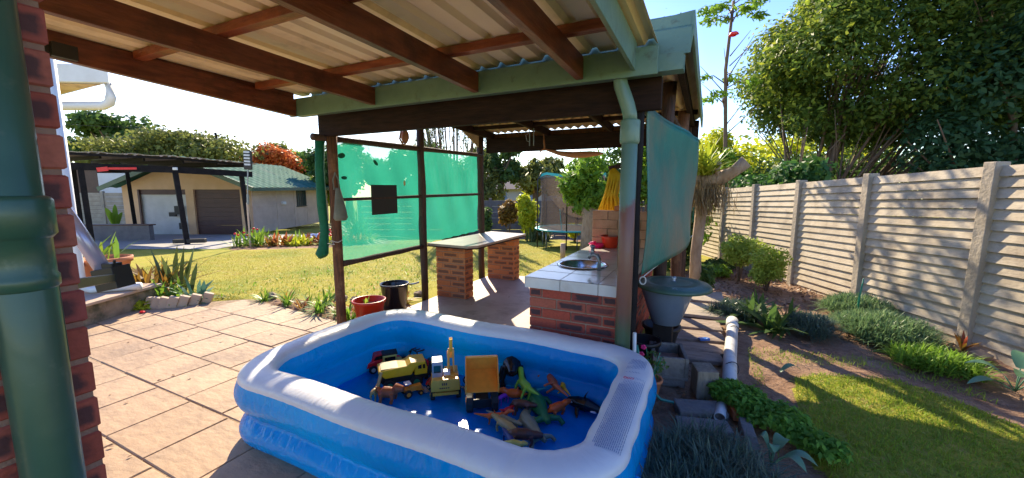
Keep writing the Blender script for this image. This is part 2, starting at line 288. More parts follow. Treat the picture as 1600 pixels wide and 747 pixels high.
M['plank'] = mat('plank', (0.24, 0.17, 0.12), (0.33, 0.25, 0.19), rough=0.85, scale=6, sv=(1, 3, 1), bump=0.6, bscale=10, c3=(0.12, 0.09, 0.07), s3=3, t3=(0.5, 0.7))
M['grey_cement'] = mat('grey_cement', (0.17, 0.15, 0.135), (0.24, 0.215, 0.19), rough=0.95, scale=9, bump=0.7, c3=(0.08, 0.085, 0.06), s3=4, t3=(0.5, 0.7))
M['pvc'] = mat('pvc', (0.66, 0.65, 0.62), (0.55, 0.54, 0.5), rough=0.4, scale=6, c3=(0.36, 0.33, 0.27), s3=6, t3=(0.56, 0.75))
M['hose'] = mat('hose', (0.03, 0.22, 0.16), rough=0.4)
M['lid_green'] = mat('lid_green', (0.035, 0.085, 0.062), (0.055, 0.11, 0.08), rough=0.4, scale=10, c3=(0.20, 0.24, 0.24), s3=14, t3=(0.62, 0.72))
M['bin_blue'] = mat('bin_blue', (0.24, 0.32, 0.46), (0.32, 0.40, 0.55), rough=0.22, scale=3, transl=0.35, tcol=(0.10, 0.22, 0.5), alpha=0.85)
M['bark'] = mat('bark', (0.20, 0.13, 0.08), (0.13, 0.085, 0.055), rough=0.9, scale=8, sv=(3, 3, 0.7), bump=0.8, bscale=10)
M['drift'] = mat('drift', (0.40, 0.29, 0.20), (0.28, 0.19, 0.12), rough=0.85, scale=6, sv=(3, 3, 1), bump=0.9, bscale=12)
M['moss'] = mat('moss', (0.22, 0.16, 0.08), (0.30, 0.23, 0.12), rough=1.0, scale=8, transl=0.3, island=[(0.20, 0.14, 0.07), (0.34, 0.26, 0.14)])
M['lilac_tube'] = mat('lilac_tube', (0.42, 0.42, 0.60), (0.46, 0.46, 0.64), rough=0.25, metal=0.3, scale=2)
M['yellow_rope'] = mat('yellow_rope', (0.75, 0.50, 0.01), (0.82, 0.58, 0.02), rough=0.6, scale=10, transl=0.3)
M['pink'] = mat('pink', (0.80, 0.03, 0.22), rough=0.3, transl=0.2)
M['block_pink'] = mat('block_pink', (0.46, 0.24, 0.15), (0.54, 0.30, 0.20), rough=0.9, scale=9, bump=0.4)
M['fish_wood'] = mat('fish_wood', (0.28, 0.11, 0.05), (0.38, 0.16, 0.07), rough=0.5, scale=10, sv=(1, 4, 4))
M['canvas'] = mat('canvas', (0.13, 0.14, 0.11), (0.19, 0.20, 0.155), rough=0.9, scale=8)
M['tramp_net'] = mat('tramp_net', (0.13, 0.10, 0.08), rough=0.9, transl=0.4, alpha=0.6)
M['teal'] = mat('teal', (0.02, 0.40, 0.42), (0.03, 0.45, 0.48), rough=0.5)
M['blue_cloth'] = mat('blue_cloth', (0.22, 0.36, 0.62), (0.4, 0.5, 0.7), rough=0.6, scale=5)
M['wire'] = mat('wire', (0.02, 0.02, 0.02), rough=0.6)
M['house_white'] = mat('house_white', (0.62, 0.60, 0.58), (0.7, 0.68, 0.66), rough=0.8, scale=1)
M['house_roof'] = mat('house_roof', (0.20, 0.16, 0.14), (0.26, 0.21, 0.19), spec=0.1, rough=0.9, scale=1)
M['lamp_face'] = mat('lamp_face', (0.55, 0.58, 0.62), rough=0.3)
def col(name, c, rough=0.35, **k): M[name] = mat(name, c, tuple(min(1, x * 1.15) for x in c), rough=rough, scale=20, **k); return M[name]
for n_, c_ in dict(t_yellow=(0.80, 0.48, 0.01), t_orange=(0.85, 0.30, 0.03), t_exc=(0.80, 0.42, 0.05), t_red=(0.72, 0.015, 0.02), t_green=(0.01, 0.22, 0.12), t_grey=(0.42, 0.42, 0.43),
                   t_lemon=(0.62, 0.55, 0.12), t_dino=(0.02, 0.18, 0.06), t_lime=(0.25, 0.5, 0.04), t_croc=(0.26, 0.27, 0.17), t_rust=(0.42, 0.10, 0.03), t_brown=(0.12, 0.05, 0.03),
                   t_orng=(0.80, 0.14, 0.02), t_purple=(0.35, 0.04, 0.5), t_tan=(0.50, 0.34, 0.12), t_white=(0.75, 0.75, 0.75), t_blue=(0.03, 0.06, 0.2)).items(): col(n_, c_)
L_ = {}
L_['big'] = leafmat('big_tree_leaf', [(0.05, 0.11, 0.025), (0.11, 0.19, 0.03), (0.07, 0.14, 0.03), (0.26, 0.31, 0.04)], 0.5)
L_['dark'] = leafmat('dark_tree_leaf', [(0.03, 0.085, 0.035), (0.06, 0.13, 0.05), (0.045, 0.11, 0.04)], 0.42)
L_['mid'] = leafmat('mid_leaf', [(0.062, 0.132, 0.031), (0.124, 0.202, 0.046), (0.085, 0.155, 0.039)], 0.45)
L_['olive'] = leafmat('olive_leaf', [(0.171, 0.202, 0.046), (0.264, 0.279, 0.062), (0.139, 0.155, 0.046)], 0.45)
L_['yellow'] = leafmat('yellow_leaf', [(0.496, 0.558, 0.031), (0.698, 0.651, 0.046), (0.310, 0.434, 0.031)], 0.5)
L_['bronze'] = leafmat('bronze_leaf', [(0.26, 0.12, 0.03), (0.34, 0.22, 0.03), (0.16, 0.10, 0.03)], 0.45)
L_['redt'] = leafmat('red_leaf', [(0.698, 0.155, 0.046), (0.750, 0.264, 0.062), (0.465, 0.155, 0.046)], 0.45)
L_['bright'] = leafmat('bright_leaf', [(0.155, 0.310, 0.031), (0.279, 0.434, 0.046), (0.109, 0.217, 0.031)], 0.5)
L_['fern'] = leafmat('fern_leaf', [(0.16, 0.36, 0.04), (0.26, 0.48, 0.06), (0.12, 0.26, 0.04)], 0.45)
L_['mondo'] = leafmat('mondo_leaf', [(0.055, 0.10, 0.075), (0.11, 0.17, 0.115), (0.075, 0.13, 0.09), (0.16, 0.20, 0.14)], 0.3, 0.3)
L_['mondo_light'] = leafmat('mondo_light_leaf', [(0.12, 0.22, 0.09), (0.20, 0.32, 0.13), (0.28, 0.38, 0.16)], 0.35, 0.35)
L_['strap'] = leafmat('strap_leaf', [(0.124, 0.248, 0.031), (0.310, 0.419, 0.046), (0.186, 0.341, 0.046)], 0.45, 0.4)
L_['snake'] = leafmat('snake_leaf', [(0.07, 0.11, 0.05), (0.14, 0.18, 0.05), (0.10, 0.12, 0.04)], 0.25, 0.4)
L_['croton'] = leafmat('croton_leaf', [(0.35, 0.06, 0.03), (0.40, 0.28, 0.03), (0.12, 0.16, 0.03), (0.45, 0.10, 0.05)], 0.45, 0.4)
L_['shrub'] = leafmat('shrub_leaf', [(0.26, 0.38, 0.05), (0.50, 0.56, 0.10), (0.36, 0.46, 0.07)], 0.48)
L_['grass'] = leafmat('grass_leaf', [(0.20, 0.34, 0.02), (0.32, 0.44, 0.03), (0.14, 0.26, 0.02), (0.42, 0.42, 0.08)], 0.45)
L_['dry'] = leafmat('dry_grass_leaf', [(0.42, 0.36, 0.035), (0.50, 0.42, 0.06), (0.30, 0.31, 0.03), (0.42, 0.33, 0.07)], 0.35)
L_['litter'] = leafmat('litter_leaf', [(0.20, 0.10, 0.05), (0.30, 0.17, 0.08), (0.12, 0.07, 0.04)], 0.1)
L_['epiphyte'] = leafmat('epiphyte_leaf', [(0.35, 0.42, 0.03), (0.45, 0.48, 0.05), (0.22, 0.30, 0.03)], 0.5, 0.4)
L_['hosta'] = leafmat('hosta_leaf', [(0.10, 0.22, 0.13), (0.16, 0.30, 0.18)], 0.25, 0.4)
L_['bamboo'] = leafmat('bamboo_leaf', [(0.093, 0.139, 0.039), (0.186, 0.217, 0.078)], 0.4)

# ------------------------------------------------------------ foliage builders
def rot_basis(nrm, rs):
    n = nrm / np.linalg.norm(nrm, axis=1, keepdims=True); r = rs.normal(size=n.shape); t = np.cross(n, r); t /= np.linalg.norm(t, axis=1, keepdims=True) + 1e-9
    return n, t, np.cross(n, t)
def leafcloud(name, clumps, size, mt, parent=None, origin=None, aspect=0.5, shell=0.55, up=0.5, seed=1, droop=0.0):
    rs = np.random.RandomState(seed); P = []; Nn = []
    for (cx, cy, cz, rx, ry, rz, n) in clumps:
        d = rs.normal(size=(n, 3)); d /= np.linalg.norm(d, axis=1, keepdims=True); r = shell + (1 - shell) * rs.rand(n, 1) ** 0.7
        r *= 1 + 0.16 * np.sin(d[:, :1] * 7 + cx) * np.cos(d[:, 1:2] * 6 + cy) + 0.1 * rs.normal(size=(n, 1))
        P.append(np.array([cx, cy, cz]) + d * r * np.array([rx, ry, rz])); Nn.append(d + rs.normal(size=(n, 3)) * 0.75 + np.array([0, 0, up]))
    P = np.concatenate(P); Nn = np.concatenate(Nn); n_, a, b = rot_basis(Nn, rs); k = len(P)
    s = size * (0.6 + 0.8 * rs.rand(k, 1)); a = a * s; b = b * s * aspect; dr = np.zeros((k, 3)); dr[:, 2] = -droop * s[:, 0]
    V = np.stack([P - a, P - a * 0.1 + b + n_ * s * 0.10, P + a + dr, P - a * 0.1 - b + n_ * s * 0.10], 1).reshape(-1, 3)
    return npmesh(name, V, np.arange(4 * k).reshape(-1, 4), mt, parent, origin)
def blades(name, bases, length, width, mt, parent=None, origin=None, spread=0.9, bend=0.6, seg=3, seed=1, lift=0.0, arc=None, lean=None):
    """strap leaves / grass blades rising from base points"""
    rs = np.random.RandomState(seed); B = np.asarray(bases, dtype=float); k = len(B)
    az = rs.rand(k) * 2 * np.pi if arc is None else arc[0] + (arc[1] - arc[0]) * rs.rand(k)
    h = np.stack([np.cos(az), np.sin(az), np.zeros(k)], 1); sd = np.stack([-np.sin(az), np.cos(az), np.zeros(k)], 1)
    if lean is not None: h = h + np.array(lean)
    Ln = length * (0.55 + 0.6 * rs.rand(k, 1)); W = width * (0.7 + 0.5 * rs.rand(k, 1)); tilt = spread * rs.rand(k, 1); V = []
    for i in range(seg + 1):
        t = i / seg; a = np.clip(tilt + bend * t * (0.5 + rs.rand(k, 1) * 0.0 + tilt), 0, 2.6)
        c = B + h * Ln * (np.sin(tilt) * t + bend * t * t * 0.55 * (0.3 + tilt)) + np.array([0, 0, 1]) * Ln * (np.cos(tilt) * t - bend * t * t * 0.45 * (0.3 + tilt)) + np.array([0, 0, lift])
        w = W * (0.75 if i == 0 else (0.06 if i == seg else 1.0)) * 0.5
        V += [c - sd * w, c + sd * w]
    V = np.stack(V, 1).reshape(-1, 3); m = 2 * (seg + 1); F = []
    for i in range(seg): F.append(np.stack([np.arange(k) * m + 2 * i, np.arange(k) * m + 2 * i + 1, np.arange(k) * m + 2 * i + 3, np.arange(k) * m + 2 * i + 2], 1))
    return npmesh(name, V, np.concatenate(F), mt, parent, origin)
def inpoly(x, y, poly):
    c = np.zeros(np.shape(x), bool); n = len(poly)
    for i in range(n):
        x1, y1 = poly[i]; x2, y2 = poly[(i + 1) % n]
        with np.errstate(divide='ignore', invalid='ignore'):
            c ^= ((y1 > y) != (y2 > y)) & (x < (x2 - x1) * (y - y1) / (y2 - y1 + 1e-12) + x1)
    return c
def scatter(poly, n, rs):
    P = np.array(poly); lo, hi = P.min(0), P.max(0); out = np.zeros((0, 2))
    while len(out) < n:
        q = lo + (hi - lo) * rs.rand(n * 2, 2); out = np.concatenate([out, q[inpoly(q[:, 0], q[:, 1], poly)]])
    return out[:n]
def gzv(x, y):
    Y = -x * math.sin(YAW) + y * math.cos(YAW); return -0.045 * np.clip(Y - 5.2, 0, 60) - 0.004

# ------------------------------------------------------------ ground
LAWN_R = [(0.72, 3.95), (0.95, 4.15), (1.49, 4.30), (1.80, 4.02), (2.1, 3.6), (2.6, 2.6), (2.6, 0.5), (1.2, 0.5), (0.80, 2.3), (0.62, 2.75), (0.66, 3.39)]
BED_R = [(-0.55, 1.0), (-0.55, 6.4), (-0.9, 7.4), (-0.2, 9.5), (0.3, 12.0), (-1.0, 14), (3, 16), (14, 10), (6, 1)]
BED_F = [(-13.9, 7.3), (-13.3, 7.2), (-11.2, 9.2), (-10.5, 11), (-11.5, 12.5), (-15.5, 10.6), (-15.8, 9.2)]
BED_P = [(-5.9, 3.46), (-5.6, 3.7), (-4.4, 3.72), (-3.7, 4.3), (-3.5, 4.3), (-3.5, 3.3), (-4.0, 3.0), (-5.6, 3.1)]
BED_B = [(-10.6, 14.0), (-7.4, 14.7), (-5.8, 15.6), (-3.6, 14.4), (-1.5, 12.5), (-1.0, 17), (-5, 19.5), (-12, 16.5)]
def axis(*segs):
    out = []
    for a, b, st in segs: out += list(np.arange(a, b - 1e-6, st))
    return np.array(out + [segs[-1][1]])
gx = axis((-140, -40, 10), (-40, -16, 1.0), (-16, -7, 0.3), (-7, -0.6, 0.16), (-0.6, 3.4, 0.05), (3.4, 8, 0.4), (8, 30, 2), (30, 140, 10))
gy = axis((-60, -4, 8), (-4, 1, 0.5), (1, 7.5, 0.05), (7.5, 17, 0.3), (17, 40, 1.5), (40, 160, 10))
GX, GY = np.meshgrid(gx, gy, indexing='ij')
soil = (inpoly(GX, GY, BED_R) & ~inpoly(GX, GY, LAWN_R)) | inpoly(GX, GY, BED_F) | inpoly(GX, GY, BED_P) | inpoly(GX, GY, BED_B)
Z = gzv(GX, GY)
lump = sum(a * np.sin(GX * f + p) * np.cos(GY * f * 0.9 + p * 2) for a, f, p in ((0.010, 7, 1), (0.008, 15, 2), (0.006, 29, 4), (0.004, 55, 3)))
Z = Z + soil * (lump - 0.012) + ~soil * lump * 0.25
Z = np.where((GX < -0.5) & (GX > -7.2) & (GY < 3.4), Z - 0.05, Z)
Z = np.where((GX < -0.6) & (GX > -3.6) & (GY < 6.6), Z - 0.05, Z)
nx, ny = GX.shape; idx = np.arange(nx * ny).reshape(nx, ny)
Fg = np.stack([idx[:-1, :-1], idx[1:, :-1], idx[1:, 1:], idx[:-1, 1:]], -1).reshape(-1, 4)
gm = bpy.data.materials.new('garden_ground'); gm.use_nodes = True; nt = gm.node_tree; Lk = nt.links; pr = nt.nodes['Principled BSDF']; pr.inputs['Roughness'].default_value = 0.95; pr.inputs['Specular IOR Level'].default_value = 0.15
at = N(nt, 'ShaderNodeAttribute'); at.attribute_name = 'soil'; t = N(nt, 'ShaderNodeTexCoord')
def noi(s, d=6):
    q = N(nt, 'ShaderNodeTexNoise'); q.inputs['Scale'].default_value = s; q.inputs['Detail'].default_value = d; q.inputs['Roughness'].default_value = 0.65; Lk.new(t.outputs['Object'], q.inputs['Vector']); return q.outputs['Fac']
def mixn(fac, a, b, lo, hi):
    r_ = N(nt, 'ShaderNodeMapRange'); r_.inputs['From Min'].default_value = lo; r_.inputs['From Max'].default_value = hi; Lk.new(fac, r_.inputs['Value'])
    q = N(nt, 'ShaderNodeMixRGB'); Lk.new(r_.outputs[0], q.inputs['Fac'])
    for i, v in ((1, a), (2, b)):
        if isinstance(v, tuple): q.inputs[i].default_value = (*v, 1)
        else: Lk.new(v, q.inputs[i])
    return q.outputs['Color']
g1 = mixn(noi(40), (0.30, 0.29, 0.035), (0.44, 0.37, 0.06), 0.35, 0.65); g1 = mixn(noi(1.1), g1, (0.23, 0.26, 0.035), 0.48, 0.7); g1 = mixn(noi(5), g1, (0.44, 0.32, 0.11), 0.55, 0.68); g1 = mixn(noi(0.6), g1, (0.20, 0.25, 0.03), 0.52, 0.66)
s1 = mixn(noi(14), (0.19, 0.11, 0.068), (0.32, 0.20, 0.13), 0.35, 0.65); s1 = mixn(noi(2.0), s1, (0.42, 0.275, 0.175), 0.45, 0.7); s1 = mixn(noi(70, 3), s1, (0.07, 0.042, 0.028), 0.62, 0.72)
ad = N(nt, 'ShaderNodeMath'); ad.operation = 'MULTIPLY_ADD'; ad.inputs[1].default_value = 0.7; Lk.new(noi(9), ad.inputs[0]); Lk.new(at.outputs['Fac'], ad.inputs[2])
Lk.new(mixn(ad.outputs[0], g1, s1, 0.78, 0.95), pr.inputs['Base Color'])
bp = N(nt, 'ShaderNodeBump'); bp.inputs['Strength'].default_value = 0.9; bp.inputs['Distance'].default_value = 0.03; Lk.new(noi(28, 8), bp.inputs['Height']); Lk.new(bp.outputs['Normal'], pr.inputs['Normal'])
go = npmesh('ground', np.stack([GX, GY, Z], -1).reshape(-1, 3), Fg, gm, smooth=True)
a_ = go.data.attributes.new('soil', 'FLOAT', 'POINT'); a_.data.foreach_set('value', soil.astype(np.float32).ravel()); tag(go, kind='structure')

# patio paving: individual slabs with open joints on a mortar bed
def patio_lim(u):
    pts = [(-8.0, 2.3), (-7.0, 2.45), (-6.59, 2.59), (-6.3, 3.05), (-5.92, 3.42), (-5.34, 3.37), (-4.56, 3.29), (-3.6, 3.22), (0, 3.2)]
    for (a, b), (c, d) in zip(pts, pts[1:]):
        if a <= u <= c: return b + (d - b) * (u - a) / (c - a)
    return 2.3
pv = MB(); pj = MB()
rows = [-3.2 + 0.49 * i for i in range(9)] + [0.99, 1.47, 1.92, 2.39, 2.85, 3.32]
rows = [-2.85 + 0.48 * i for i in range(8)] + [0.99, 1.47, 1.93, 2.40, 2.86, 3.33, 3.8]
for ri, (v0, v1) in enumerate(zip(rows, rows[1:])):
    off = {0: 0.0, 1: 0.24, 2: 0.1}[ri % 3]; u = -8.4 + off
    wj = (0.006, 0.018, 0.004, 0.010)[ri % 4]
    while u < -0.45:
        w = 0.487; u0, u1 = u + 0.003, min(u + w - 0.003, -0.42); a0, a1 = v0 + wj * 0.5, v1 - wj * 0.5
        la, lb = patio_lim(u0), patio_lim(u1)
        if a0 < min(la, lb) - 0.05 and u1 - u0 > 0.05 and not (u0 > -3.72 and a1 > 3.25):
            b0, b1 = min(a1, la), min(a1, lb); z = 0.0 + rnd.uniform(-0.003, 0.003); zz = [z + rnd.uniform(-0.002, 0.002) for _ in range(4)]
            c0, c1, c2, c3 = (u0, a0), (u1, a0), (u1, b1), (u0, b0); e = 0.006
            vs = [(c0[0], c0[1], -0.05), (c1[0], c1[1], -0.05), (c2[0], c2[1], -0.05), (c3[0], c3[1], -0.05)]
            vs += [(c0[0], c0[1], zz[0] - e), (c1[0], c1[1], zz[1] - e), (c2[0], c2[1], zz[2] - e), (c3[0], c3[1], zz[3] - e)]
            vs += [(c0[0] + e, c0[1] + e, zz[0]), (c1[0] - e, c1[1] + e, zz[1]), (c2[0] - e, c2[1] - e, zz[2]), (c3[0] + e, c3[1] - e, zz[3])]
            pv.add(vs, [(0, 1, 5, 4), (1, 2, 6, 5), (2, 3, 7, 6), (3, 0, 4, 7), (4, 5, 9, 8), (5, 6, 10, 9), (6, 7, 11, 10), (7, 4, 8, 11), (8, 9, 10, 11)])
        u += w
tag(pv.build('patio_paving', M['slab'], origin=(0, 0, 0)), kind='structure')
us = np.linspace(-8.0, -0.43, 40); pj.add([(u, -3, -0.0065) for u in us] + [(u, patio_lim(u) - 0.012, -0.0065) for u in us], [(i, i + 1, 41 + i, 40 + i) for i in range(39)])
tag(pj.build('paving_mortar', M['joint'], origin=(0, 0, 0)), kind='structure')
fl = MB(); fl.prism([(-3.58, 3.34), (-0.62, 3.24), (-0.62, 6.5), (-2.45, 6.45), (-2.95, 6.52), (-3.58, 6.35)], 0.085, off=-0.084)
tag(fl.build('shelter_floor', M['floor'], origin=(0, 0, 0), bevel=0.004), kind='structure')
dw = MB()
dpts = [(-23, 12.2), (-9.3, 12.4), (-8.7, 13.6), (-9.2, 19.3), (-23, 20)]
def draped(poly, dz, stp=0.6):
    m = MB(); P = np.array(poly); x0, y0 = P.min(0); x1, y1 = P.max(0)
    nX, nY = int((x1 - x0) / stp), int((y1 - y0) / stp)
    m.grid(nX, nY, lambda a, b: cf(x0 + (x1 - x0) * a, y0 + (y1 - y0) * b, dz)); return m
tag(draped([(-24, 12.5), (-9.4, 19.0)], 0.012).build('driveway', M['driveway'], origin=(0, 0, 0)), kind='structure')

# ------------------------------------------------------------ bricks
def bricks(mb, core, x0, x1, y0, y1, z0, z1, bl=0.222, bh=0.073, j=0.011, jit=0.002, inset=0.008, first=0):
    """courses of bricks round a rectangular pier"""
    core.bx(x0 + inset, x1 - inset, y0 + inset, y1 - inset, z0, z1 - 0.001)
    def brick(a0, a1, b0, b1, c0, c1):
        e = 0.004; d = [rnd.uniform(-jit, jit) for _ in range(4)]; a0 += d[0]; a1 += d[1]; b0 += d[2]; b1 += d[3]; vs = []
        for (za, ee) in ((c0, e), (c0 + e, 0), (c1 - e, 0), (c1, e)): vs += [(a0 + ee, b0 + ee, za), (a1 - ee, b0 + ee, za), (a1 - ee, b1 - ee, za), (a0 + ee, b1 - ee, za)]
        fs = [(3, 2, 1, 0), (12, 13, 14, 15)]; ru, rv = rnd.randint(0, 40), 0; q = [(0.02, 0.02)] * 4; uvs = [q, q]
        for r_ in range(3):
            for k in range(4):
                k2 = (k + 1) % 4; fs.append((4 * r_ + k, 4 * r_ + k2, 4 * r_ + 4 + k2, 4 * r_ + 4 + k)); yb, yt = (0.0, 0.05, 0.95)[r_], (0.05, 0.95, 0.999)[r_]
                uvs.append([(0.02, yb), (0.98, yb), (0.98, yt), (0.02, yt)])
        mb.add(vs, fs, uvs)
    n = int(round((z1 - z0) / (bh + j))); hh = (z1 - z0) / n; D = 0.106
    for c in range(n):
        c0, c1 = z0 + c * hh + j * 0.5, z0 + (c + 1) * hh - j * 0.5
        for face in range(4):
            horiz = face in (0, 2); L0, L1 = (x0, x1) if horiz else (y0, y1)
            if (c + first) % 2 == (0 if horiz else 1): s_, e_ = L0, L1
            else: s_, e_ = L0 + D + j, L1 - D - j
            if e_ - s_ < 0.03: continue
            cnt = max(1, int(round((e_ - s_) / (bl + j)))); w = (e_ - s_ + j) / cnt
            for k in range(cnt):
                a, b = s_ + k * w, s_ + (k + 1) * w - j
                if face == 0: brick(a, b, y0, y0 + D, c0, c1)
                elif face == 2: brick(a, b, y1 - D, y1, c0, c1)
                elif face == 1: brick(x1 - D, x1, a, b, c0, c1)
                else: brick(x0, x0 + D, a, b, c0, c1)

# pillar at the patio edge, with its drainpipe
pl = thing('brick_pillar', 'tall red face brick pillar beside the dark green pipe at the patio edge', 'pillar', (-1.44, 0.17, 0))
b1, b2 = MB(), MB(); bricks(b1, b2, -1.62, -1.275, 0.0, 0.365, 0, 2.58, jit=0.003, inset=0.005, j=0.013); b1.build('bricks', M['brick_pillar'], pl); b2.build('mortar', M['mortar_dark'], pl)
dp = thing('drainpipe', 'thick glossy dark green downpipe in front of the brick pillar', 'drainpipe', (-1.211, 0.266, 0))
m = MB(); m.tube([(-1.211, 0.266, 0.02), (-1.211, 0.266, 1.0), (-1.211, 0.266, 2.55)], 0.045, 28); m.build('pipe', M['dark_green_paint'], dp, smooth=True)
m = MB(); m.lathe([(0.045, 1.40), (0.0505, 1.405), (0.0505, 1.425), (0.0475, 1.43), (0.0475, 1.50), (0.050, 1.503), (0.056, 1.51), (0.056, 1.575), (0.052, 1.582), (0.045, 1.585)], (-1.211, 0.266, 0), 28, close=False); m.build('socket', M['dark_green_paint'], dp, smooth=True)
m = MB(); m.bx(-1.262, -1.250, 0.285, 0.325, 1.22, 1.52); m.build('bracket', M['dark_green_paint'], dp, bevel=0.003)

# ------------------------------------------------------------ patio roof
pr_ = thing('patio_roof', 'lean-to patio roof of ribbed sheets on red brown rafters over the pool', 'roof', (-2.2, 1.0, 2.4))
ZS = lambda v: 2.44 + 0.028 * (2.85 - v)              # underside of the rafters' top line
def rafter(u0, v0, u1, v1, w=0.05, h=0.15):
    m = MB(); m.bar((u0, v0, ZS(v0) - h / 2 + 0.05), (u1, v1, ZS(v1) - h / 2 + 0.05), w, h); m.build('rafter', M['rafter_wood'], pr_, bevel=0.003)
    m = MB(); m.bar((u1, v1 + 0.001, ZS(v1) - 0.035), (u1, v1 + 0.03, ZS(v1) - 0.035), w + 0.03, 0.10); m.build('rafter_hanger', M['green_paint'], pr_, bevel=0.002)
m = MB(); m.bar((-3.875, -1.2, ZS(-1.2) + 0.115), (-3.86, 2.80, ZS(2.80) - 0.035), 0.055, 0.17); m.build('rafter', M['rafter_wood'], pr_, bevel=0.003); m = MB(); m.bar((-3.88, -1.3, ZS(-1.3) + 0.20), (-3.875, 2.80, ZS(2.80) + 0.085), 0.03, 0.08); m.build('edge_batten', M['rafter_wood'], pr_); rafter(-2.78, -1.2, -2.78, 2.80); rafter(-1.70, -1.2, -1.70, 2.80); rafter(-0.86, -1.2, -0.86, 2.80)
for v, a, b in ((2.42, -3.82, -0.52), (1.55, -3.82, -0.52), (0.45, -3.82, -0.52), (-0.6, -3.82, -0.52)):
    m = MB(); m.bx(a, b, v - 0.035, v + 0.035, ZS(v) + 0.052, ZS(v) + 0.108); m.build('purlin', M['purlin_wood'], pr_, bevel=0.003)
ZR = lambda v: ZS(v) + 0.112
def ibr(u0, u1, v0, v1, dz=0.0):
    m = MB(); prof = []; u = u0; pit = 0.19
    while u < u1 - 0.01:
        for du, h in ((0, 0), (0.105, 0), (0.128, 0.034), (0.162, 0.034), (0.185, 0)):
            if u + du <= u1 + 0.02: prof.append((u + du, h))
        u += pit
    vs = []
    for v in (v0, (v0 + v1) / 2, v1): vs += [(a, v, ZR(v) + h + dz) for a, h in prof]
    n = len(prof); fs = [(k * n + i, k * n + i + 1, (k + 1) * n + i + 1, (k + 1) * n + i) for k in range(2) for i in range(n - 1)]
    m.add(vs, fs); return m
for k in range(5):
    u0 = -3.90 + k * 0.74; u1 = min(u0 + 0.76, -0.30)
    ibr(u0, u1, -1.6, 2.93, 0.002 * (k % 2)).build('roof_sheet', M['sheet_roof'], pr_, solid=0.0015, fixn=False)
m = MB(); m.bar((-0.50, -1.4, ZS(-1.4) + 0.01), (-0.50, 2.84, ZS(2.84) + 0.01), 0.025, 0.18); m.build('barge_board', M['green_paint'], pr_, bevel=0.003)
m = MB(); m.bx(-3.95, -0.35, 2.805, 2.83, 2.325, 2.50); m.build('fascia', M['green_paint'], pr_, bevel=0.002)
m = MB()                                               # square gutter: an open channel
for (y0, y1, z0, z1) in ((2.84, 2.96, 2.345, 2.350), (2.84, 2.845, 2.35, 2.45), (2.955, 2.96, 2.35, 2.46)): m.bx(-3.96, -0.20, y0, y1, z0, z1)
m.bx(-3.965, -3.96, 2.84, 2.96, 2.345, 2.46); m.build('gutter', M['green_paint'], pr_)
dk = MB(); dk.box((-2.65, 0.60, 2.33), (0.9, 0.05, 0.07)); dk.box((-2.23, 0.60, 2.33), (0.09, 0.07, 0.11)); 
# steel bracket arm on the outer rafter
m = MB(); m.bar((-3.84, 0.55, 2.50), (-3.84, 1.12, 2.475), 0.03, 0.05); m.bar((-3.82, 1.10, 2.48), (-3.82, 1.22, 2.475), 0.05, 0.09); m.build('steel_bracket', M['black'], pr_, bevel=0.003)

# swan neck downpipe in front of the sink counter
d2 = thing('downpipe', 'swan neck green downpipe with rusty lower half in front of the sink counter', 'drainpipe', (-0.525, 2.90, 0))
up = mat('worn_pipe', (0.115, 0.20, 0.155), (0.14, 0.235, 0.18), rough=0.4, scale=5, bump=0.15)
def zworn():
    nt = up.node_tree; L = nt.links; p = nt.nodes['Principled BSDF']; src = p.inputs['Base Color'].links[0].from_socket
    t = N(nt, 'ShaderNodeTexCoord'); s = N(nt, 'ShaderNodeSeparateXYZ'); L.new(t.outputs['Object'], s.inputs[0]); nz = N(nt, 'ShaderNodeTexNoise'); nz.inputs['Scale'].default_value = 5; nz.inputs['Detail'].default_value = 6; L.new(t.outputs['Object'], nz.inputs['Vector'])
    a = N(nt, 'ShaderNodeMath'); a.operation = 'MULTIPLY_ADD'; a.inputs[1].default_value = 0.5; L.new(nz.outputs['Fac'], a.inputs[0]); L.new(s.outputs['Z'], a.inputs[2])
    def ramp(lo, hi, x): r = N(nt, 'ShaderNodeMapRange'); r.inputs['From Min'].default_value = lo; r.inputs['From Max'].default_value = hi; L.new(x, r.inputs['Value']); return r.outputs[0]
    m1 = N(nt, 'ShaderNodeMixRGB'); m1.inputs['Color1'].default_value = (0.19, 0.085, 0.06, 1); L.new(ramp(1.66, 1.72, a.outputs[0]), m1.inputs['Fac']); L.new(src, m1.inputs['Color2'])
    m2 = N(nt, 'ShaderNodeMixRGB'); m2.inputs['Color1'].default_value = (0.075, 0.12, 0.07, 1); L.new(ramp(0.78, 1.05, a.outputs[0]), m2.inputs['Fac']); L.new(m1.outputs[0], m2.inputs['Color2']); L.new(m2.outputs[0], p.inputs['Base Color'])
zworn()
m = MB(); m.tube([(-0.525, 2.90, 0.0), (-0.525, 2.90, 1.0), (-0.525, 2.90, 2.0)], 0.055, 24); m.build('pipe', up, d2, smooth=True)
m = MB(); m.lathe([(0.055, 1.90), (0.063, 1.905), (0.067, 1.92), (0.067, 2.05), (0.063, 2.06), (0.048, 2.062)], (-0.525, 2.90, 0), 24, close=False); m.build('socket', M['green_paint'], d2, smooth=True)
m = MB(); m.tube([(-0.60, 2.88, 2.40), (-0.60, 2.88, 2.34), (-0.592, 2.88, 2.29), (-0.57, 2.885, 2.23), (-0.545, 2.89, 2.16), (-0.53, 2.90, 2.10), (-0.525, 2.90, 2.04)], [0.047, 0.047, 0.048, 0.049, 0.049, 0.048, 0.048], 20); m.build('swan_neck', M['green_paint'], d2, smooth=True)

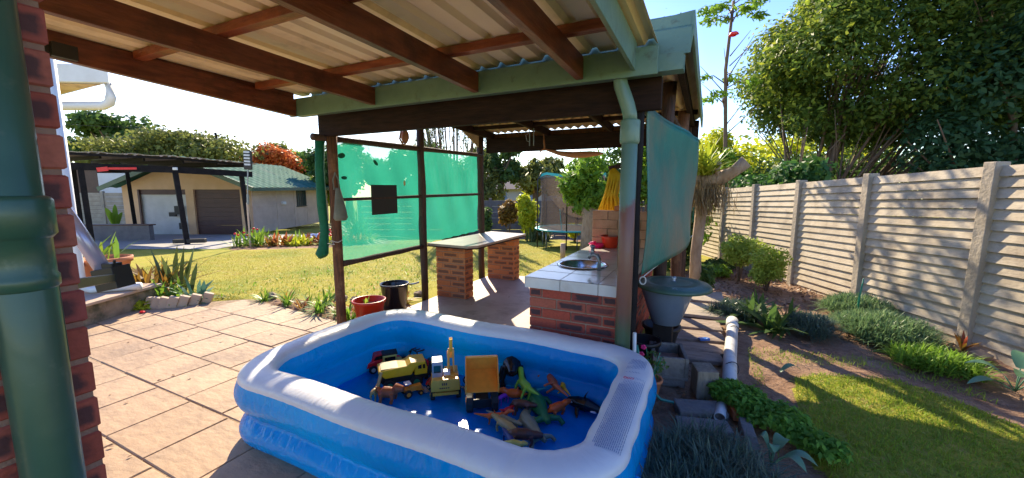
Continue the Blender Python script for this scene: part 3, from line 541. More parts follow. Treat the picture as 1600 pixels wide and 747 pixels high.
# ------------------------------------------------------------ braai shelter
sh = thing('garden_shelter', 'dark timber garden shelter with corrugated roof behind the pool', 'shelter', (-2.0, 4.6, 0))
def log(name, p, q, r, mt, parent, jit=0.08, n=10, segs=6):
    m = MB(); p, q = Vector(p), Vector(q); pts = [p.lerp(q, i / segs) + Vector((rnd.uniform(-1, 1), rnd.uniform(-1, 1), rnd.uniform(-1, 1))) * r * (0.12 if 0 < i < segs else 0) for i in range(segs + 1)]
    m.tube(pts, [r * rnd.uniform(1 - jit, 1 + jit) for _ in pts], n); return m.build(name, mt, parent, smooth=True)
log('post', (-3.68, 3.08, -0.03), (-3.66, 3.06, 2.16), 0.056, M['worn_post'], sh)
log('post', (-3.65, 4.53, -0.03), (-3.65, 4.52, 2.45), 0.052, M['dark_post'], sh)
log('post', (-3.65, 6.15, -0.06), (-3.65, 6.13, 2.50), 0.058, M['dark_post'], sh)
log('post', (-0.492, 3.06, -0.03), (-0.492, 3.06, 2.3), 0.036, M['black_wood'], sh)
log('post', (-0.43, 4.35, -0.03), (-0.42, 4.35, 2.62), 0.065, M['dark_post'], sh)
log('post', (-0.34, 5.3, -0.03), (-0.34, 5.3, 2.5), 0.065, M['worn_post'], sh)
log('post', (-0.34, 6.2, -0.03), (-0.34, 6.2, 2.5), 0.07, M['dark_post'], sh)
m = MB(); m.bx(-3.76, -0.34, 2.985, 3.045, 2.135, 2.40); m.build('beam', M['dark_beam'], sh, bevel=0.004)
m = MB(); m.bx(-3.55, -0.2, 6.17, 6.23, 2.20, 2.44); m.build('beam', M['dark_beam'], sh, bevel=0.004)
m = MB(); m.bx(-3.6, -0.2, 5.55, 5.60, 2.50, 2.555); m.build('purlin', M['dark_beam'], sh, bevel=0.003)
m = MB(); m.bx(-3.6, -0.2, 6.24, 6.27, 2.44, 2.525); m.build('purlin', M['brick_orange'] if False else M['worn_post'], sh, bevel=0.003)
for u in (-3.45, -2.42, -1.4, -0.28):
    m = MB(); m.bar((u, 3.05, 2.61), (u, 6.4, 2.475), 0.05, 0.11); m.build('rafter', M['dark_beam'], sh, bevel=0.003)
SR = lambda v: 2.70 - 0.043 * (v - 2.9)
m = MB(); m.grid(260, 2, lambda a, b: (-3.73 + a * 3.55, 3.0 + b * 3.30, SR(3.0 + b * 3.30) + 0.018 * math.sin(a * 3.55 / 0.13 * 2 * math.pi))); m.build('roof_sheet', M['wave_roof'], sh, smooth=True, solid=0.004, fixn=False)
m = MB(); m.bar((-0.165, 2.98, 2.66), (-0.165, 6.32, 2.51), 0.02, 0.16); m.build('barge_board', M['green_paint'], sh, bevel=0.003)
m = MB(); m.prism([(-0.62, 2.47), (-0.30, 2.47), (-0.17, 2.60), (-0.17, 2.74), (-0.62, 2.70)], 0.02, 'y', 2.985); m.build('fascia', M['green_paint'], sh, bevel=0.002)
m = MB(); m.prism([(2.965, 2.47), (2.97, 2.62), (3.10, 2.72), (3.10, 2.735), (2.95, 2.63), (2.95, 2.47)], 3.62, 'x', -3.79); m.build('flashing', M['green_paint'], sh)
m = MB(); m.prism([(-0.34, 2.34), (-0.17, 2.50), (-0.155, 2.62), (-0.30, 2.60), (-0.34, 2.52)], 0.018, 'y', 2.962); m.build('gutter_end', M['green_paint'], sh, bevel=0.002)
m = MB(); m.tube([(-3.79, 3.1, 2.745), (-0.16, 3.1, 2.745)], 0.045, 12, flat=0.5); m.build('ridge_cap', M['green_paint'], sh, smooth=True)
# triangular light timber panel below the roof at the far left
m = MB(); m.prism([(5.55, 2.52), (6.10, 2.50), (6.10, 2.28)], 0.02, 'x', -3.66); m.build('gable_board', M['fence_panel'], sh)
# rails of the netting wall
log('rail', (-3.70, 2.86, 2.12), (-3.62, 6.1, 2.16), 0.035, M['dark_post'], sh, 0.15)
log('rail', (-3.64, 3.1, 1.47), (-3.64, 6.1, 1.49), 0.020, M['dark_post'], sh, 0.15)
log('rail', (-3.64, 3.1, 0.76), (-3.64, 4.5, 0.77), 0.032, M['dark_post'], sh, 0.15)
log('rail', (-0.40, 4.35, 2.3), (-0.36, 6.2, 2.3), 0.035, M['dark_post'], sh, 0.15)

# netting
nw = thing('shade_netting', 'bright translucent green shade netting stretched between the shelter posts', 'netting', (-3.6, 4.6, 0.75))
for v0, v1, zt0, zt1, zb0, zb1 in ((3.13, 4.48, 2.10, 2.12, 0.77, 0.78), (4.58, 6.08, 2.12, 2.145, 0.80, 0.84)):
    m = MB(); m.grid(24, 20, lambda a, b: (-3.685 + 0.012 * math.sin(a * 17 + b * 5) * math.sin(b * 3.1) + 0.008 * math.sin(a * 7 - b * 14) * math.sin(b * 3.1), v0 + (v1 - v0) * a, (zb0 + (zb1 - zb0) * a) * (1 - b) + (zt0 + (zt1 - zt0) * a) * b + 0.006 * math.sin(a * 40)))
    m.build('netting_panel', M['net'], nw, smooth=True, fixn=False)
for v, z, w, h, a in ((3.68, 1.90, 0.045, 0.022, -0.7), (3.18, 1.95, 0.05, 0.03, 0.2), (3.2, 1.71, 0.04, 0.02, 0)):
    m = MB(); m.add([(-3.66, v + w * math.cos(t) * math.cos(a) - h * math.sin(t) * math.sin(a), z + w * math.cos(t) * math.sin(a) + h * math.sin(t) * math.cos(a)) for t in [k * math.pi / 5 for k in range(10)]], [tuple(range(10))])
    m.build('folded_tear', M['net_dark'], nw, solid=0.004)
m = MB(); m.ball((-3.66, 4.18, 1.66), 0.03, 8, 0.3, 0.6, 1.2); m.build('yellow_tag', M['bronze'] if 'bronze' in M else M['t_tan'], nw)
m = MB(); pts = [(-3.74, 2.98, 2.12), (-3.76, 2.97, 1.8), (-3.77, 2.98, 1.4), (-3.76, 2.99, 1.15), (-3.78, 2.98, 0.96), (-3.80, 2.97, 0.88), (-3.78, 2.97, 0.85)]
m.tube(pts, [0.05, 0.045, 0.05, 0.042, 0.05, 0.065, 0.05], 12, jit=0.1); m.build('rolled_netting', M['net_dark'], nw, smooth=True)
bs = MB(); bs.box((-3.63, 3.775, 1.455), (0.012, 0.43, 0.36), rx=0.0); tag(bs.build('black_mat', M['black'], origin=(-3.63, 3.775, 1.455)), 'square black mat hanging on the middle rail of the netting', 'mat')
bg_ = thing('canvas_bag', 'faded grey canvas peg bag hanging on the worn front left post', 'bag', (-3.56, 3.03, 1.28))
m = MB(); m.tube([(-3.56, 3.04, 1.25), (-3.56, 3.04, 1.28), (-3.56, 3.04, 1.36), (-3.57, 3.04, 1.48), (-3.58, 3.04, 1.60)], [0.065, 0.085, 0.072, 0.05, 0.028], 14, flat=0.6); m.build('pouch', M['canvas'], bg_, smooth=True)
m = MB(); m.tube([(-3.59, 3.0, 1.58), (-3.60, 3.0, 1.68), (-3.60, 3.03, 1.76), (-3.60, 3.07, 1.68), (-3.59, 3.07, 1.58)], 0.008, 6); m.build('strap', M['canvas'], bg_)
m = MB(); m.tube([(-3.61 + 0.062 * math.cos(t) - 0.06, 3.06 + 0.062 * math.sin(t), 1.02 + 0.01 * math.sin(3 * t)) for t in [k * 2 * math.pi / 14 for k in range(15)]], 0.004, 5); m.tube([(-3.66, 3.0, 1.02), (-3.62, 2.99, 0.99), (-3.70, 2.97, 1.0)], 0.004, 5)
tag(m.build('binding_wire', M['pvc'], origin=(-3.67, 3.06, 1.02)), 'pale string tied around the worn front left post', 'string')
gd = thing('dried_gourd', 'brown dried gourd hanging under the beam above the netting', 'gourd', (-3.6, 4.12, 2.12))
m = MB(); m.lathe([(0.004, -0.10), (0.03, -0.08), (0.055, -0.02), (0.05, 0.04), (0.02, 0.09), (0.004, 0.10)], (-3.6, 4.15, 2.26), 12); m.build('gourd', M['fish_wood'], gd, smooth=True)
m = MB(); m.tube([(-3.6, 4.08, 2.32), (-3.6, 4.05, 2.22), (-3.6, 4.10, 2.16), (-3.6, 4.14, 2.15)], 0.012, 6); m.build('stalk', M['fish_wood'], gd)
fs_ = thing('wooden_fish', 'long carved wooden fish hanging by its tail under the far beam', 'ornament', (-1.9, 5.9, 2.05))
m = MB(); m.tube([(-2.37, 5.9, 2.20), (-2.28, 5.9, 2.17), (-2.1, 5.9, 2.12), (-1.9, 5.9, 2.09), (-1.7, 5.9, 2.09), (-1.5, 5.9, 2.095), (-1.42, 5.9, 2.10)], [0.012, 0.022, 0.045, 0.06, 0.06, 0.035, 0.006], 12, flat=0.8); m.build('body', M['fish_wood'], fs_, smooth=True)
m = MB(); m.tube([(-2.35, 5.9, 2.19), (-2.36, 5.9, 2.28), (-2.37, 5.9, 2.42)], [0.02, 0.022, 0.012], 8, flat=0.5); m.tube([(-2.36, 5.9, 2.20), (-2.41, 5.9, 2.17), (-2.46, 5.9, 2.12)], [0.02, 0.02, 0.003], 8, flat=0.5); m.build('tail', M['fish_wood'], fs_, smooth=True)
for u, v, lab in ((-2.40, 5.5, 'pair of thin metal hooks on the middle shelter rafter'), (-1.02, 5.5, 'pair of thin metal hooks on the shelter rafter behind the swan neck pipe')):
    m = MB()
    for du in (-0.03, 0.035): m.bx(u + du - 0.006, u + du + 0.006, v - 0.003, v + 0.003, 2.22, 2.46); m.ball((u + du, v, 2.22), 0.010, 6)
    m.tube([(u - 0.03, v, 2.4), (u - 0.09, v, 2.37), (u - 0.07, v, 2.28), (u - 0.03, v, 2.27)], 0.004, 5)
    tag(m.build('hanging_hooks', M['tap_grey'], origin=(u, v, 2.4)), lab, 'hooks')

# bar counter with two brick piers
ct = thing('bar_counter', 'orange brick bar counter with pale slab top beside the netting', 'counter', (-3.2, 5.4, 0))
b1, b2 = MB(), MB(); bricks(b1, b2, -3.58, -3.08, 4.72, 4.94, 0.0, 0.765); b1.build('near_pier', M['brick_orange'], ct); b2.build('near_pier_mortar', M['mortar'], ct)
b1, b2 = MB(), MB(); bricks(b1, b2, -3.50, -2.98, 6.10, 6.32, 0.0, 0.765); b1.build('far_pier', M['brick_orange'], ct); b2.build('far_pier_mortar', M['mortar'], ct)
m = MB(); m.prism([(-3.66, 4.62), (-2.95, 4.60), (-2.86, 4.72), (-2.86, 6.33), (-3.60, 6.42)], 0.035, off=0.768); m.build('slab_top', M['counter_top'], ct, bevel=0.004)
m = MB(); m.prism([(-3.665, 4.615), (-2.948, 4.592), (-2.852, 4.715), (-2.852, 6.335), (-3.60, 6.425)], 0.012, off=0.755); m.build('edge_trim', M['dark_beam'], ct)

# sink counter
sk = thing('sink_counter', 'red brick sink counter with white tiled top behind the pool', 'counter', (-0.97, 4.1, 0))
X0, X1, Y0, Y1 = -1.33, -0.60, 3.03, 5.2
b1, b2 = MB(), MB(); bricks(b1, b2, X0, X1, Y0, Y1, 0.0, 0.772, first=1); b1.build('brick_base', M['brick_counter'], sk); b2.build('mortar', M['mortar'], sk)
SX, SY, SRD = -1.07, 3.70, 0.225
m = MB(); tl = MB(); g = 0.005
def tilebox(a0, a1, b0, b1, c0, c1): tl.bx(a0 + g / 2, a1 - g / 2, b0 + g / 2, b1 - g / 2, c0, c1)
nxt, nyt = 3, 8; tw = 0.31; th = (Y1 - Y0 + 0.05) / nyt; xs0, ys0 = X0 - 0.03, Y0 - 0.03
# tiled top is one sheet with a round hole; tile grooves are modelled as thin grout lines
ring = [(SX + SRD * math.cos(t), SY + SRD * math.sin(t)) for t in [k * 2 * math.pi / 48 for k in range(48)]]
def topsheet(z, mt, nm):
    bm = bmesh.new(); outer = [bm.verts.new((x, y, z)) for x, y in ((xs0, ys0), (X1 + 0.02, ys0), (X1 + 0.02, Y1 + 0.02), (xs0, Y1 + 0.02))]; inner = [bm.verts.new((x, y, z)) for x, y in ring]
    es = [bm.edges.new((outer[i], outer[(i + 1) % 4])) for i in range(4)] + [bm.edges.new((inner[i], inner[(i + 1) % 48])) for i in range(48)]
    bmesh.ops.triangle_fill(bm, use_beauty=True, edges=es); o0 = rootloc[sk.name]
    for v in bm.verts: v.co -= o0
    me = bpy.data.meshes.new(nm); bm.to_mesh(me); bm.free(); me.materials.append(mt); o = bpy.data.objects.new(nm, me); C.objects.link(o); o.parent = sk; rootloc[o.name] = o0; return o
topsheet(0.863, M['tile_white'], 'tiled_top')
m = MB()
for i in range(1, nxt): 
    x = xs0 + i * tw
    dy = math.sqrt(max(0, SRD ** 2 - (x - SX) ** 2)) if abs(x - SX) < SRD else 0
    if dy: m.bx(x - 0.002, x + 0.002, ys0, SY - dy, 0.8635, 0.8645); m.bx(x - 0.002, x + 0.002, SY + dy, Y1, 0.8635, 0.8645)
    else: m.bx(x - 0.002, x + 0.002, ys0, Y1, 0.8635, 0.8645)
for j_ in range(1, nyt):
    y = ys0 + j_ * th; dx = math.sqrt(SRD ** 2 - (y - SY) ** 2) if abs(y - SY) < SRD else 0
    if dx: m.bx(xs0, SX - dx, y - 0.002, y + 0.002, 0.8635, 0.8643); m.bx(SX + dx, X1 + 0.02, y - 0.002, y + 0.002, 0.8635, 0.8643)
    else: m.bx(xs0, X1 + 0.02, y - 0.002, y + 0.002, 0.8635, 0.8643)
m.build('grout_lines', M['grout'], sk)
tl = MB()
for i in range(3): tilebox(xs0 + i * tw * 1.0, min(X1 + 0.02, xs0 + (i + 1) * tw), ys0 - 0.008, ys0, 0.772, 0.860)
for j_ in range(nyt): tilebox(xs0 - 0.008, xs0, ys0 + j_ * th, ys0 + (j_ + 1) * th, 0.772, 0.860)
tl.build('edge_tiles', M['tile_white'], sk, bevel=0.002)
m = MB(); m.bx(xs0, X1 + 0.02, ys0, ys0 + 0.05, 0.774, 0.859); m.bx(xs0, xs0 + 0.05, ys0 + 0.05, Y1 + 0.02, 0.774, 0.859); m.bx(X1 - 0.03, X1 + 0.02, ys0 + 0.05, Y1 + 0.02, 0.774, 0.859); m.build('cement_bed', M['grout'], sk)
sn = thing('sink_basin', 'round stainless steel basin set in the white tiled counter', 'sink', (SX, SY, 0.85))
m = MB(); m.lathe([(SRD + 0.02, 0.8660), (SRD + 0.012, 0.8750), (SRD - 0.01, 0.8750), (SRD - 0.018, 0.8670), (SRD - 0.03, 0.8170), (SRD - 0.05, 0.7570), (SRD - 0.09, 0.7320), (0.03, 0.7250), (0.001, 0.7250)], (SX, SY, 0), 48, close=False); m.build('basin', M['steel'], sn, smooth=True)
m = MB(); m.lathe([(0.001, 0.7290), (0.028, 0.7290), (0.03, 0.7260)], (SX, SY, 0), 16, close=False); m.build('drain', M['black'], sn)
tp = thing('tap', 'grey upright pillar tap at the edge of the round basin', 'tap', (-0.86, 3.50, 0.85))
m = MB(); m.tube([(-0.86, 3.50, 0.862), (-0.86, 3.50, 0.93), (-0.86, 3.50, 0.965), (-0.88, 3.51, 0.995), (-0.905, 3.52, 1.0), (-0.945, 3.53, 0.995), (-0.965, 3.535, 0.965)], [0.017, 0.016, 0.018, 0.018, 0.018, 0.017, 0.016], 12); m.tube([(-0.93, 3.527, 1.0), (-0.93, 3.527, 1.06)], [0.02, 0.015], 10); m.build('spout', M['tap_grey'], tp, smooth=True)
m = MB(); m.tube([(-0.95, 3.53, 1.075), (-0.91, 3.525, 1.075)], 0.011, 8); m.tube([(-0.93, 3.50, 1.075), (-0.93, 3.555, 1.075)], 0.011, 8); m.ball((-0.93, 3.527, 1.075), 0.018, 8); m.build('handle', M['tap_grey'], tp, smooth=True)
# block wall at the far end of the sink counter
bw = thing('block_wall', 'low stack of pinkish cement blocks at the far end of the tiled counter', 'wall', (-1.0, 5.1, 0.85))
m = MB()
for c in range(4):
    z0 = 0.865 + c * 0.112; xs = [-1.34, -1.14, -0.86, -0.62] if c % 2 else [-1.34, -1.02, -0.74, -0.62]
    for a, b in zip(xs, xs[1:]): m.bx(a + 0.004, b - 0.004, 5.02, 5.18, z0 + 0.004, z0 + 0.111)
m.build('blocks', M['block_pink'], bw, bevel=0.006)
m = MB(); m.bx(-1.335, -0.63, 5.03, 5.17, 0.865, 1.305); m.build('mortar', M['mortar'], bw)
m = MB(); m.box((-0.92, 5.1, 1.345), (0.3, 0.12, 0.06), rz=0.06); tag(m.build('loose_brick', M['terracotta'], origin=(-0.92, 5.1, 1.345), bevel=0.005), 'loose orange brick lying on top of the pinkish block stack', 'brick')
m = MB(); m.lathe([(0.02, 0.864), (0.075, 0.864), (0.10, 0.904), (0.105, 0.909), (0.095, 0.904), (0.07, 0.874), (0.001, 0.874)], (-1.24, 4.90, 0), 20, close=False); tag(m.build('pink_dish', M['pink'], origin=(-1.24, 4.9, 0.85), smooth=True), 'bright pink plastic dish on the white tiles by the blocks', 'dish')
m = MB(); m.tube([(-1.27, 4.88, 0.87), (-1.29, 4.87, 0.92), (-1.25, 4.88, 0.935)], [0.018, 0.03, 0.012], 8); tag(m.build('pink_sponge', M['pink'], origin=(-1.27, 4.88, 0.87), smooth=True), 'pink sponge standing in the dish on the tiles', 'sponge')
m = MB(); m.lathe([(0.07, 0.864), (0.08, 0.874), (0.115, 0.994), (0.125, 1.014), (0.115, 1.014), (0.07, 0.894), (0.001, 0.894)], (-1.08, 4.93, 0), 20, close=False); tag(m.build('red_bowl', M['red_plastic'], origin=(-1.08, 4.93, 0.85), smooth=True), 'orange red plastic pot against the pinkish blocks', 'pot')

# green sheet on the right side of the shelter
gs = thing('green_sheet', 'faded green tarpaulin sheet hanging along the right side of the shelter', 'tarpaulin', (-0.3, 4.4, 1.0))
def shf(a, b):
    u = -0.435 + 0.26 * a + 0.05 * math.sin(a * math.pi) + 0.018 * math.sin(b * 5 + a * 4) + 0.012 * math.sin(a * 11 + b * 2) + 0.02 * (1 - b) * math.sin(a * 3)
    v = 3.07 + 2.15 * a; zt = 2.17 - 0.02 * a - 0.05 * math.sin(a * math.pi); zb = 0.95 + 0.10 * a + 0.02 * math.sin(a * 9)
    return (u, v, zb + (zt - zb) * b)
m = MB(); m.grid(40, 30, shf); m.build('sheet', M['sheet_green'], gs, smooth=True, solid=0.006, fixn=False)
m = MB(); m.grid(40, 6, lambda a, b: (shf(a, 1)[0] + 0.035 * math.cos(b * 5.5) - 0.03, shf(a, 1)[1], shf(a, 1)[2] + 0.035 * math.sin(b * 5.5))); m.build('top_roll', M['sheet_green'], gs, smooth=True, fixn=False)
m = MB(); m.box((-0.165, 4.9, 1.30), (0.012, 0.05, 0.16), rx=0.25); m.build('torn_flap', M['net_dark'], gs)
m = MB(); m.tube([(-0.425 + 0.022 * math.cos(t), 3.09, 0.905 + 0.03 * math.sin(t)) for t in [k * math.pi / 8 for k in range(17)]], 0.005, 6); m.tube([(-0.42, 3.12, 0.935), (-0.27, 4.3, 0.985), (-0.17, 5.2, 1.035)], 0.004, 6); m.build('cord', M['pvc'], gs)

# rain bin with lid, in the bin corner
wb = thing('water_drum', 'translucent blue tub half hidden under the round green lid', 'tub', (-0.28, 3.75, 0.32))
m = MB(); m.lathe([(0.10, 0.40), (0.12, 0.405), (0.225, 0.72), (0.235, 0.745), (0.225, 0.745), (0.12, 0.42), (0.001, 0.42)], (-0.30, 3.72, 0), 28, close=False); m.build('tub', M['bin_blue'], wb, smooth=True)
m = MB(); m.bx(-0.40, -0.24, 3.66, 3.84, 0.0, 0.395); m.build('stand', M['black_wood'], wb)
ld = thing('dustbin_lid', 'round dark green ribbed dustbin lid lying on the blue tub', 'lid', (-0.23, 3.66, 0.76))
m = MB(); cl = (-0.245, 3.66, 0.765); m.lathe([(0.30, -0.022), (0.305, -0.02), (0.305, 0.0), (0.285, 0.018), (0.25, 0.02), (0.235, 0.028), (0.19, 0.03), (0.18, 0.024), (0.13, 0.03), (0.05, 0.036), (0.001, 0.036)], cl, 40, close=False); m.build('disc', M['lid_green'], ld, smooth=True)
m = MB(); m.lathe([(0.02, 0.034), (0.014, 0.045), (0.022, 0.065), (0.012, 0.075), (0.001, 0.076)], cl, 12, close=False); m.build('knob', M['tap_grey'], ld, smooth=True)

# ------------------------------------------------------------ inflatable pool
PX, PY, PA, PB = -1.505, 2.085, 1.262, 0.80
pool = thing('inflatable_pool', 'blue rectangular inflatable pool with puffy white rim on the paving', 'pool', (PX, PY, 0))
def ringpath(d, n=14, ns=60):
    """rounded rectangle offset inwards by d -> points with arc parameter"""
    a, b, r = PA - d, PB - d, max(0.10, 0.40 - d * 0.9); pts = []
    def seg(p, q, k): return [(p[0] + (q[0] - p[0]) * i / k, p[1] + (q[1] - p[1]) * i / k) for i in range(k)]
    cs = [(a - r, -b + r, -90), (a - r, b - r, 0), (-a + r, b - r, 90), (-a + r, -b + r, 180)]
    for i, (cx, cy, a0) in enumerate(cs):
        for k in range(n): t = R(a0 + 90 * k / n); pts.append((cx + r * math.cos(t), cy + r * math.sin(t)))
        nx_ = cs[(i + 1) % 4]; t = R(a0 + 90); p = (cx + r * math.cos(t), cy + r * math.sin(t)); t = R(nx_[2]); q = (nx_[0] + r * math.cos(t), nx_[1] + r * math.sin(t)); pts += seg(p, q, ns if i % 2 else ns // 2)
    return pts
def sweep(prof, wr=0.0, sag=0.0):
    m = MB(); rings = []; W = 0
    for i, (d, z, w) in enumerate(prof):
        P = ringpath(d); W = len(P); L = 0; row = []
        for k, (x, y) in enumerate(P):
            s = k / W * 90
            dz = wr * w * (math.sin(s * 5.3 + i * 0.5) * 0.5 + math.sin(s * 9.7 + 1.3 + i * 0.3) * 0.35 + math.sin(s * 17.1 + i) * 0.2)
            bow = 1 - sag * 0.010 * math.sin(s * 0.7)
            row.append((PX + x * bow + 0.004 * w * math.sin(s * 1.7), PY + y * bow, z + dz + 0.006 * math.sin(s * 0.45 + 1)))
        rings.append(row)
    vs = [p for r_ in rings for p in r_]; n = len(prof)
    fs = [(i * W + k, i * W + (k + 1) % W, (i + 1) * W + (k + 1) % W, (i + 1) * W + k) for i in range(n - 1) for k in range(W)]
    uvs = [[(k / W, i / n), ((k + 1) / W, i / n), ((k + 1) / W, (i + 1) / n), (k / W, (i + 1) / n)] for i in range(n - 1) for k in range(W)]
    m.add(vs, fs, uvs); return m
def vinyl_wrinkles(mt, along, across, strength, dist=0.01):
    nt = mt.node_tree; L = nt.links; p = nt.nodes['Principled BSDF']; uv = N(nt, 'ShaderNodeUVMap'); mp_ = N(nt, 'ShaderNodeMapping'); mp_.inputs['Scale'].default_value = (along, across, 1)
    L.new(uv.outputs[0], mp_.inputs['Vector']); nz = N(nt, 'ShaderNodeTexNoise'); nz.inputs['Scale'].default_value = 1; nz.inputs['Detail'].default_value = 5; nz.inputs['Distortion'].default_value = 0.6; L.new(mp_.outputs[0], nz.inputs['Vector'])
    b = N(nt, 'ShaderNodeBump'); b.inputs['Strength'].default_value = strength; b.inputs['Distance'].default_value = dist; L.new(nz.outputs['Fac'], b.inputs['Height']); L.new(b.outputs[0], p.inputs['Normal'])
vinyl_wrinkles(M['white_vinyl'], 220, 3, 0.55, 0.010); vinyl_wrinkles(M['blue_vinyl'], 150, 6, 0.9, 0.014)
def arc(d0, d1, z0, z1, bul, sgn, n=9, w0=1, w1=1):
    return [(d0 + (d1 - d0) * t - sgn * bul * math.sin(math.pi * t), z0 + (z1 - z0) * t, 0.6 if 0 < t < 1 else 1.0) for t in [k / n for k in range(n + 1)]]
out1 = arc(0.075, 0.062, 0.0, 0.205, 0.072, 1, 14); out2 = arc(0.062, 0.010, 0.205, 0.425, 0.046, 1, 14); out3 = [(0, 0, 0), ]
m = sweep(out1 + out2[1:], 0.0014); m.build('outer_wall', M['blue_vinyl'], pool, smooth=True, fixn=False)
top = []
for k in range(17):
    t = math.pi * k / 16; top.append((0.115 - 0.105 * math.cos(t), 0.425 + 0.060 * math.sin(t) ** 0.7, 1.0 if k in (0, 16) else 0.8))
m = sweep(top, 0.0022); m.build('rim', M['white_vinyl'], pool, smooth=True, fixn=False)
in2 = arc(0.22, 0.175, 0.425, 0.205, 0.046, -1, 14); in1 = arc(0.175, 0.165, 0.205, 0.012, 0.075, -1, 14)
m = sweep(in2 + in1[1:], 0.0014); m.build('inner_wall', M['blue_vinyl'], pool, smooth=True, fixn=False)
m = MB(); nxp, nyp = 90, 60
m.grid(nxp, nyp, lambda a, b: (PX + (a * 2 - 1) * (PA - 0.16), PY + (b * 2 - 1) * (PB - 0.16), 0.020 + 0.0035 * math.sin(a * 31 + b * 9) * math.sin(b * 23) + 0.003 * math.sin((a + b) * 47) * max(0, math.sin(a * 5))))
m.build('floor', M['blue_floor'], pool, smooth=True, fixn=False)
for (x, y, z, a) in ((PX + PA - 0.02, PY - 0.28, 0.24, -0.3), (PX + PA - 0.05, PY - 0.42, 0.09, -0.5)):
    m = MB(); d = Vector((math.cos(a), math.sin(a), 0.05)); p = Vector((x, y, z)); m.tube([p, p + d * 0.035, p + d * 0.06, p + d * 0.066], [0.026, 0.017, 0.013, 0.008], 10); m.build('valve', M['blue_vinyl'], pool, smooth=True)
# small print on the right side of the rim (lines of tiny illegible marks), a red mark and a blue loop logo
ink = mat('ink', (0.16, 0.22, 0.38), rough=0.6); redink = mat('red_ink', (0.65, 0.08, 0.12), rough=0.6); blueink = mat('blue_ink', (0.03, 0.16, 0.45), rough=0.6)
def rimz(d): c = max(-1, min(1, (0.115 - d) / 0.105)); return 0.425 + 0.060 * math.sqrt(1 - c * c) ** 0.7 + 0.004
m = MB(); xr = PX + PA
for i in range(16):
    d = 0.040 + 0.135 * i / 16; x = xr - d; y = PY - 0.48 + (0.03 if i > 13 else 0)
    while y < PY + (0.50 if i > 2 else 0.34):
        l = rnd.uniform(0.006, 0.022)
        m.box((x, y + l / 2, rimz(d)), (0.0020, l, 0.0022), rz=rnd.uniform(-0.03, 0.03))
        y += l + rnd.uniform(0.004, 0.010)
m.build('small_print', ink, pool)
m = MB()
for k in range(3): m.tube([(xr - 0.15 + k * 0.02 + 0.009 * math.cos(t), PY + 0.22 + 0.011 * math.sin(t), rimz(0.13) + 0.001) for t in [q * math.pi / 4 for q in range(9)]], 0.002, 4)
m.build('red_mark', redink, pool)
m = MB()
for s in (-1, 1): m.tube([(xr - 0.185 + s * 0.022 + 0.022 * math.cos(t), PY - 0.53 + 0.013 * math.sin(t), 0.478) for t in [q * math.pi / 5 for q in range(11)]], 0.0028, 4)
m.build('loop_logo', blueink, pool)
m = MB()
for j_ in range(2):
    x = PX + 0.14
    for k in range(7): m.box((x + k * 0.018 - j_ * 0.004, PY + 0.565, 0.13 - j_ * 0.03), (0.012, 0.004, 0.02), rx=0.2)
m.build('wall_print', M['t_white'], pool)

# ------------------------------------------------------------ toys in the pool
def TM(x, y, ang, sc=1.0, z=0.024): return Matrix.Translation((x, y, z)) @ Matrix.Rotation(R(ang), 4, 'Z') @ Matrix.Diagonal((sc, sc, sc, 1))
def wheel(T, parent, x, y, z, r, w, rimm, tread=True):
    m = MB(T); n = 20; vs = []
    for i, xx in enumerate((-w / 2, -w / 2 * 0.7, w / 2 * 0.7, w / 2)):
        for k in range(n): rr = r * (0.88 if i in (0, 3) else (1.0 if k % 2 or not tread else 0.93)); t = 2 * math.pi * k / n; vs.append((x + xx, y + rr * math.cos(t), z + rr * math.sin(t)))
    m.add(vs, [(i * n + k, i * n + (k + 1) % n, (i + 1) * n + (k + 1) % n, (i + 1) * n + k) for i in range(3) for k in range(n)] + [tuple(range(n)), tuple(range(3 * n, 4 * n))])
    o = m.build('wheel', M['tyre'], parent)
    m = MB(T); m.tube([(x - w / 2 - 0.002, y, z), (x + w / 2 + 0.002, y, z)], r * 0.5, 12); m.tube([(x - w / 2 - 0.004, y, z), (x + w / 2 + 0.004, y, z)], r * 0.18, 8); m.build('rim', rimm, o)
    return o
# orange tipper: seen from its tail with the tray raised
T = TM(-1.41, 2.36, 32, 0.98); o = thing('toy_dump_truck', 'large orange toy dump truck with its tray tipped up towards the viewer', 'toy truck', (-1.41, 2.36, 0.024))
UPT = T @ Matrix.Translation((0, 0, 0.03)); m = MB(UPT); W = 0.115
m.bx(-W, W, -0.115, -0.100, 0.135, 0.15)
def slab(x0, x1, a, b, th): m.bar(((x0 + x1) / 2, a[0], a[1]), ((x0 + x1) / 2, b[0], b[1]), x1 - x0, th)
slab(-W, W, (-0.135, 0.145), (0.045, 0.235), 0.008)          # tray floor, sloping up to the headboard
slab(-W, W, (0.045, 0.235), (0.010, 0.355), 0.008)           # headboard
for s in (-1, 1):
    m.prism([(-0.135, 0.145), (0.045, 0.235), (0.010, 0.355), (-0.03, 0.335), (-0.135, 0.20)], 0.008, 'x', s * W - 0.004)
    m.prism([(-0.140, 0.140), (-0.140, 0.155), (-0.135, 0.205), (-0.125, 0.205), (-0.125, 0.14)], 0.012, 'x', s * W - 0.006)
slab(-W * 0.96, W * 0.96, (0.012, 0.352), (-0.02, 0.352), 0.01)
m.build('tray', M['t_orange'], o, bevel=0.003)
m = MB(T)
for x in (-0.07, 0, 0.07): slab(x - 0.006, x + 0.006, (-0.12, 0.165), (0.04, 0.250), 0.012)
m.bx(-0.045, 0.045, -0.10, 0.18, 0.06, 0.10); m.bx(-0.07, 0.07, -0.115, -0.10, 0.045, 0.11); m.build('chassis', M['black'], o, bevel=0.003)
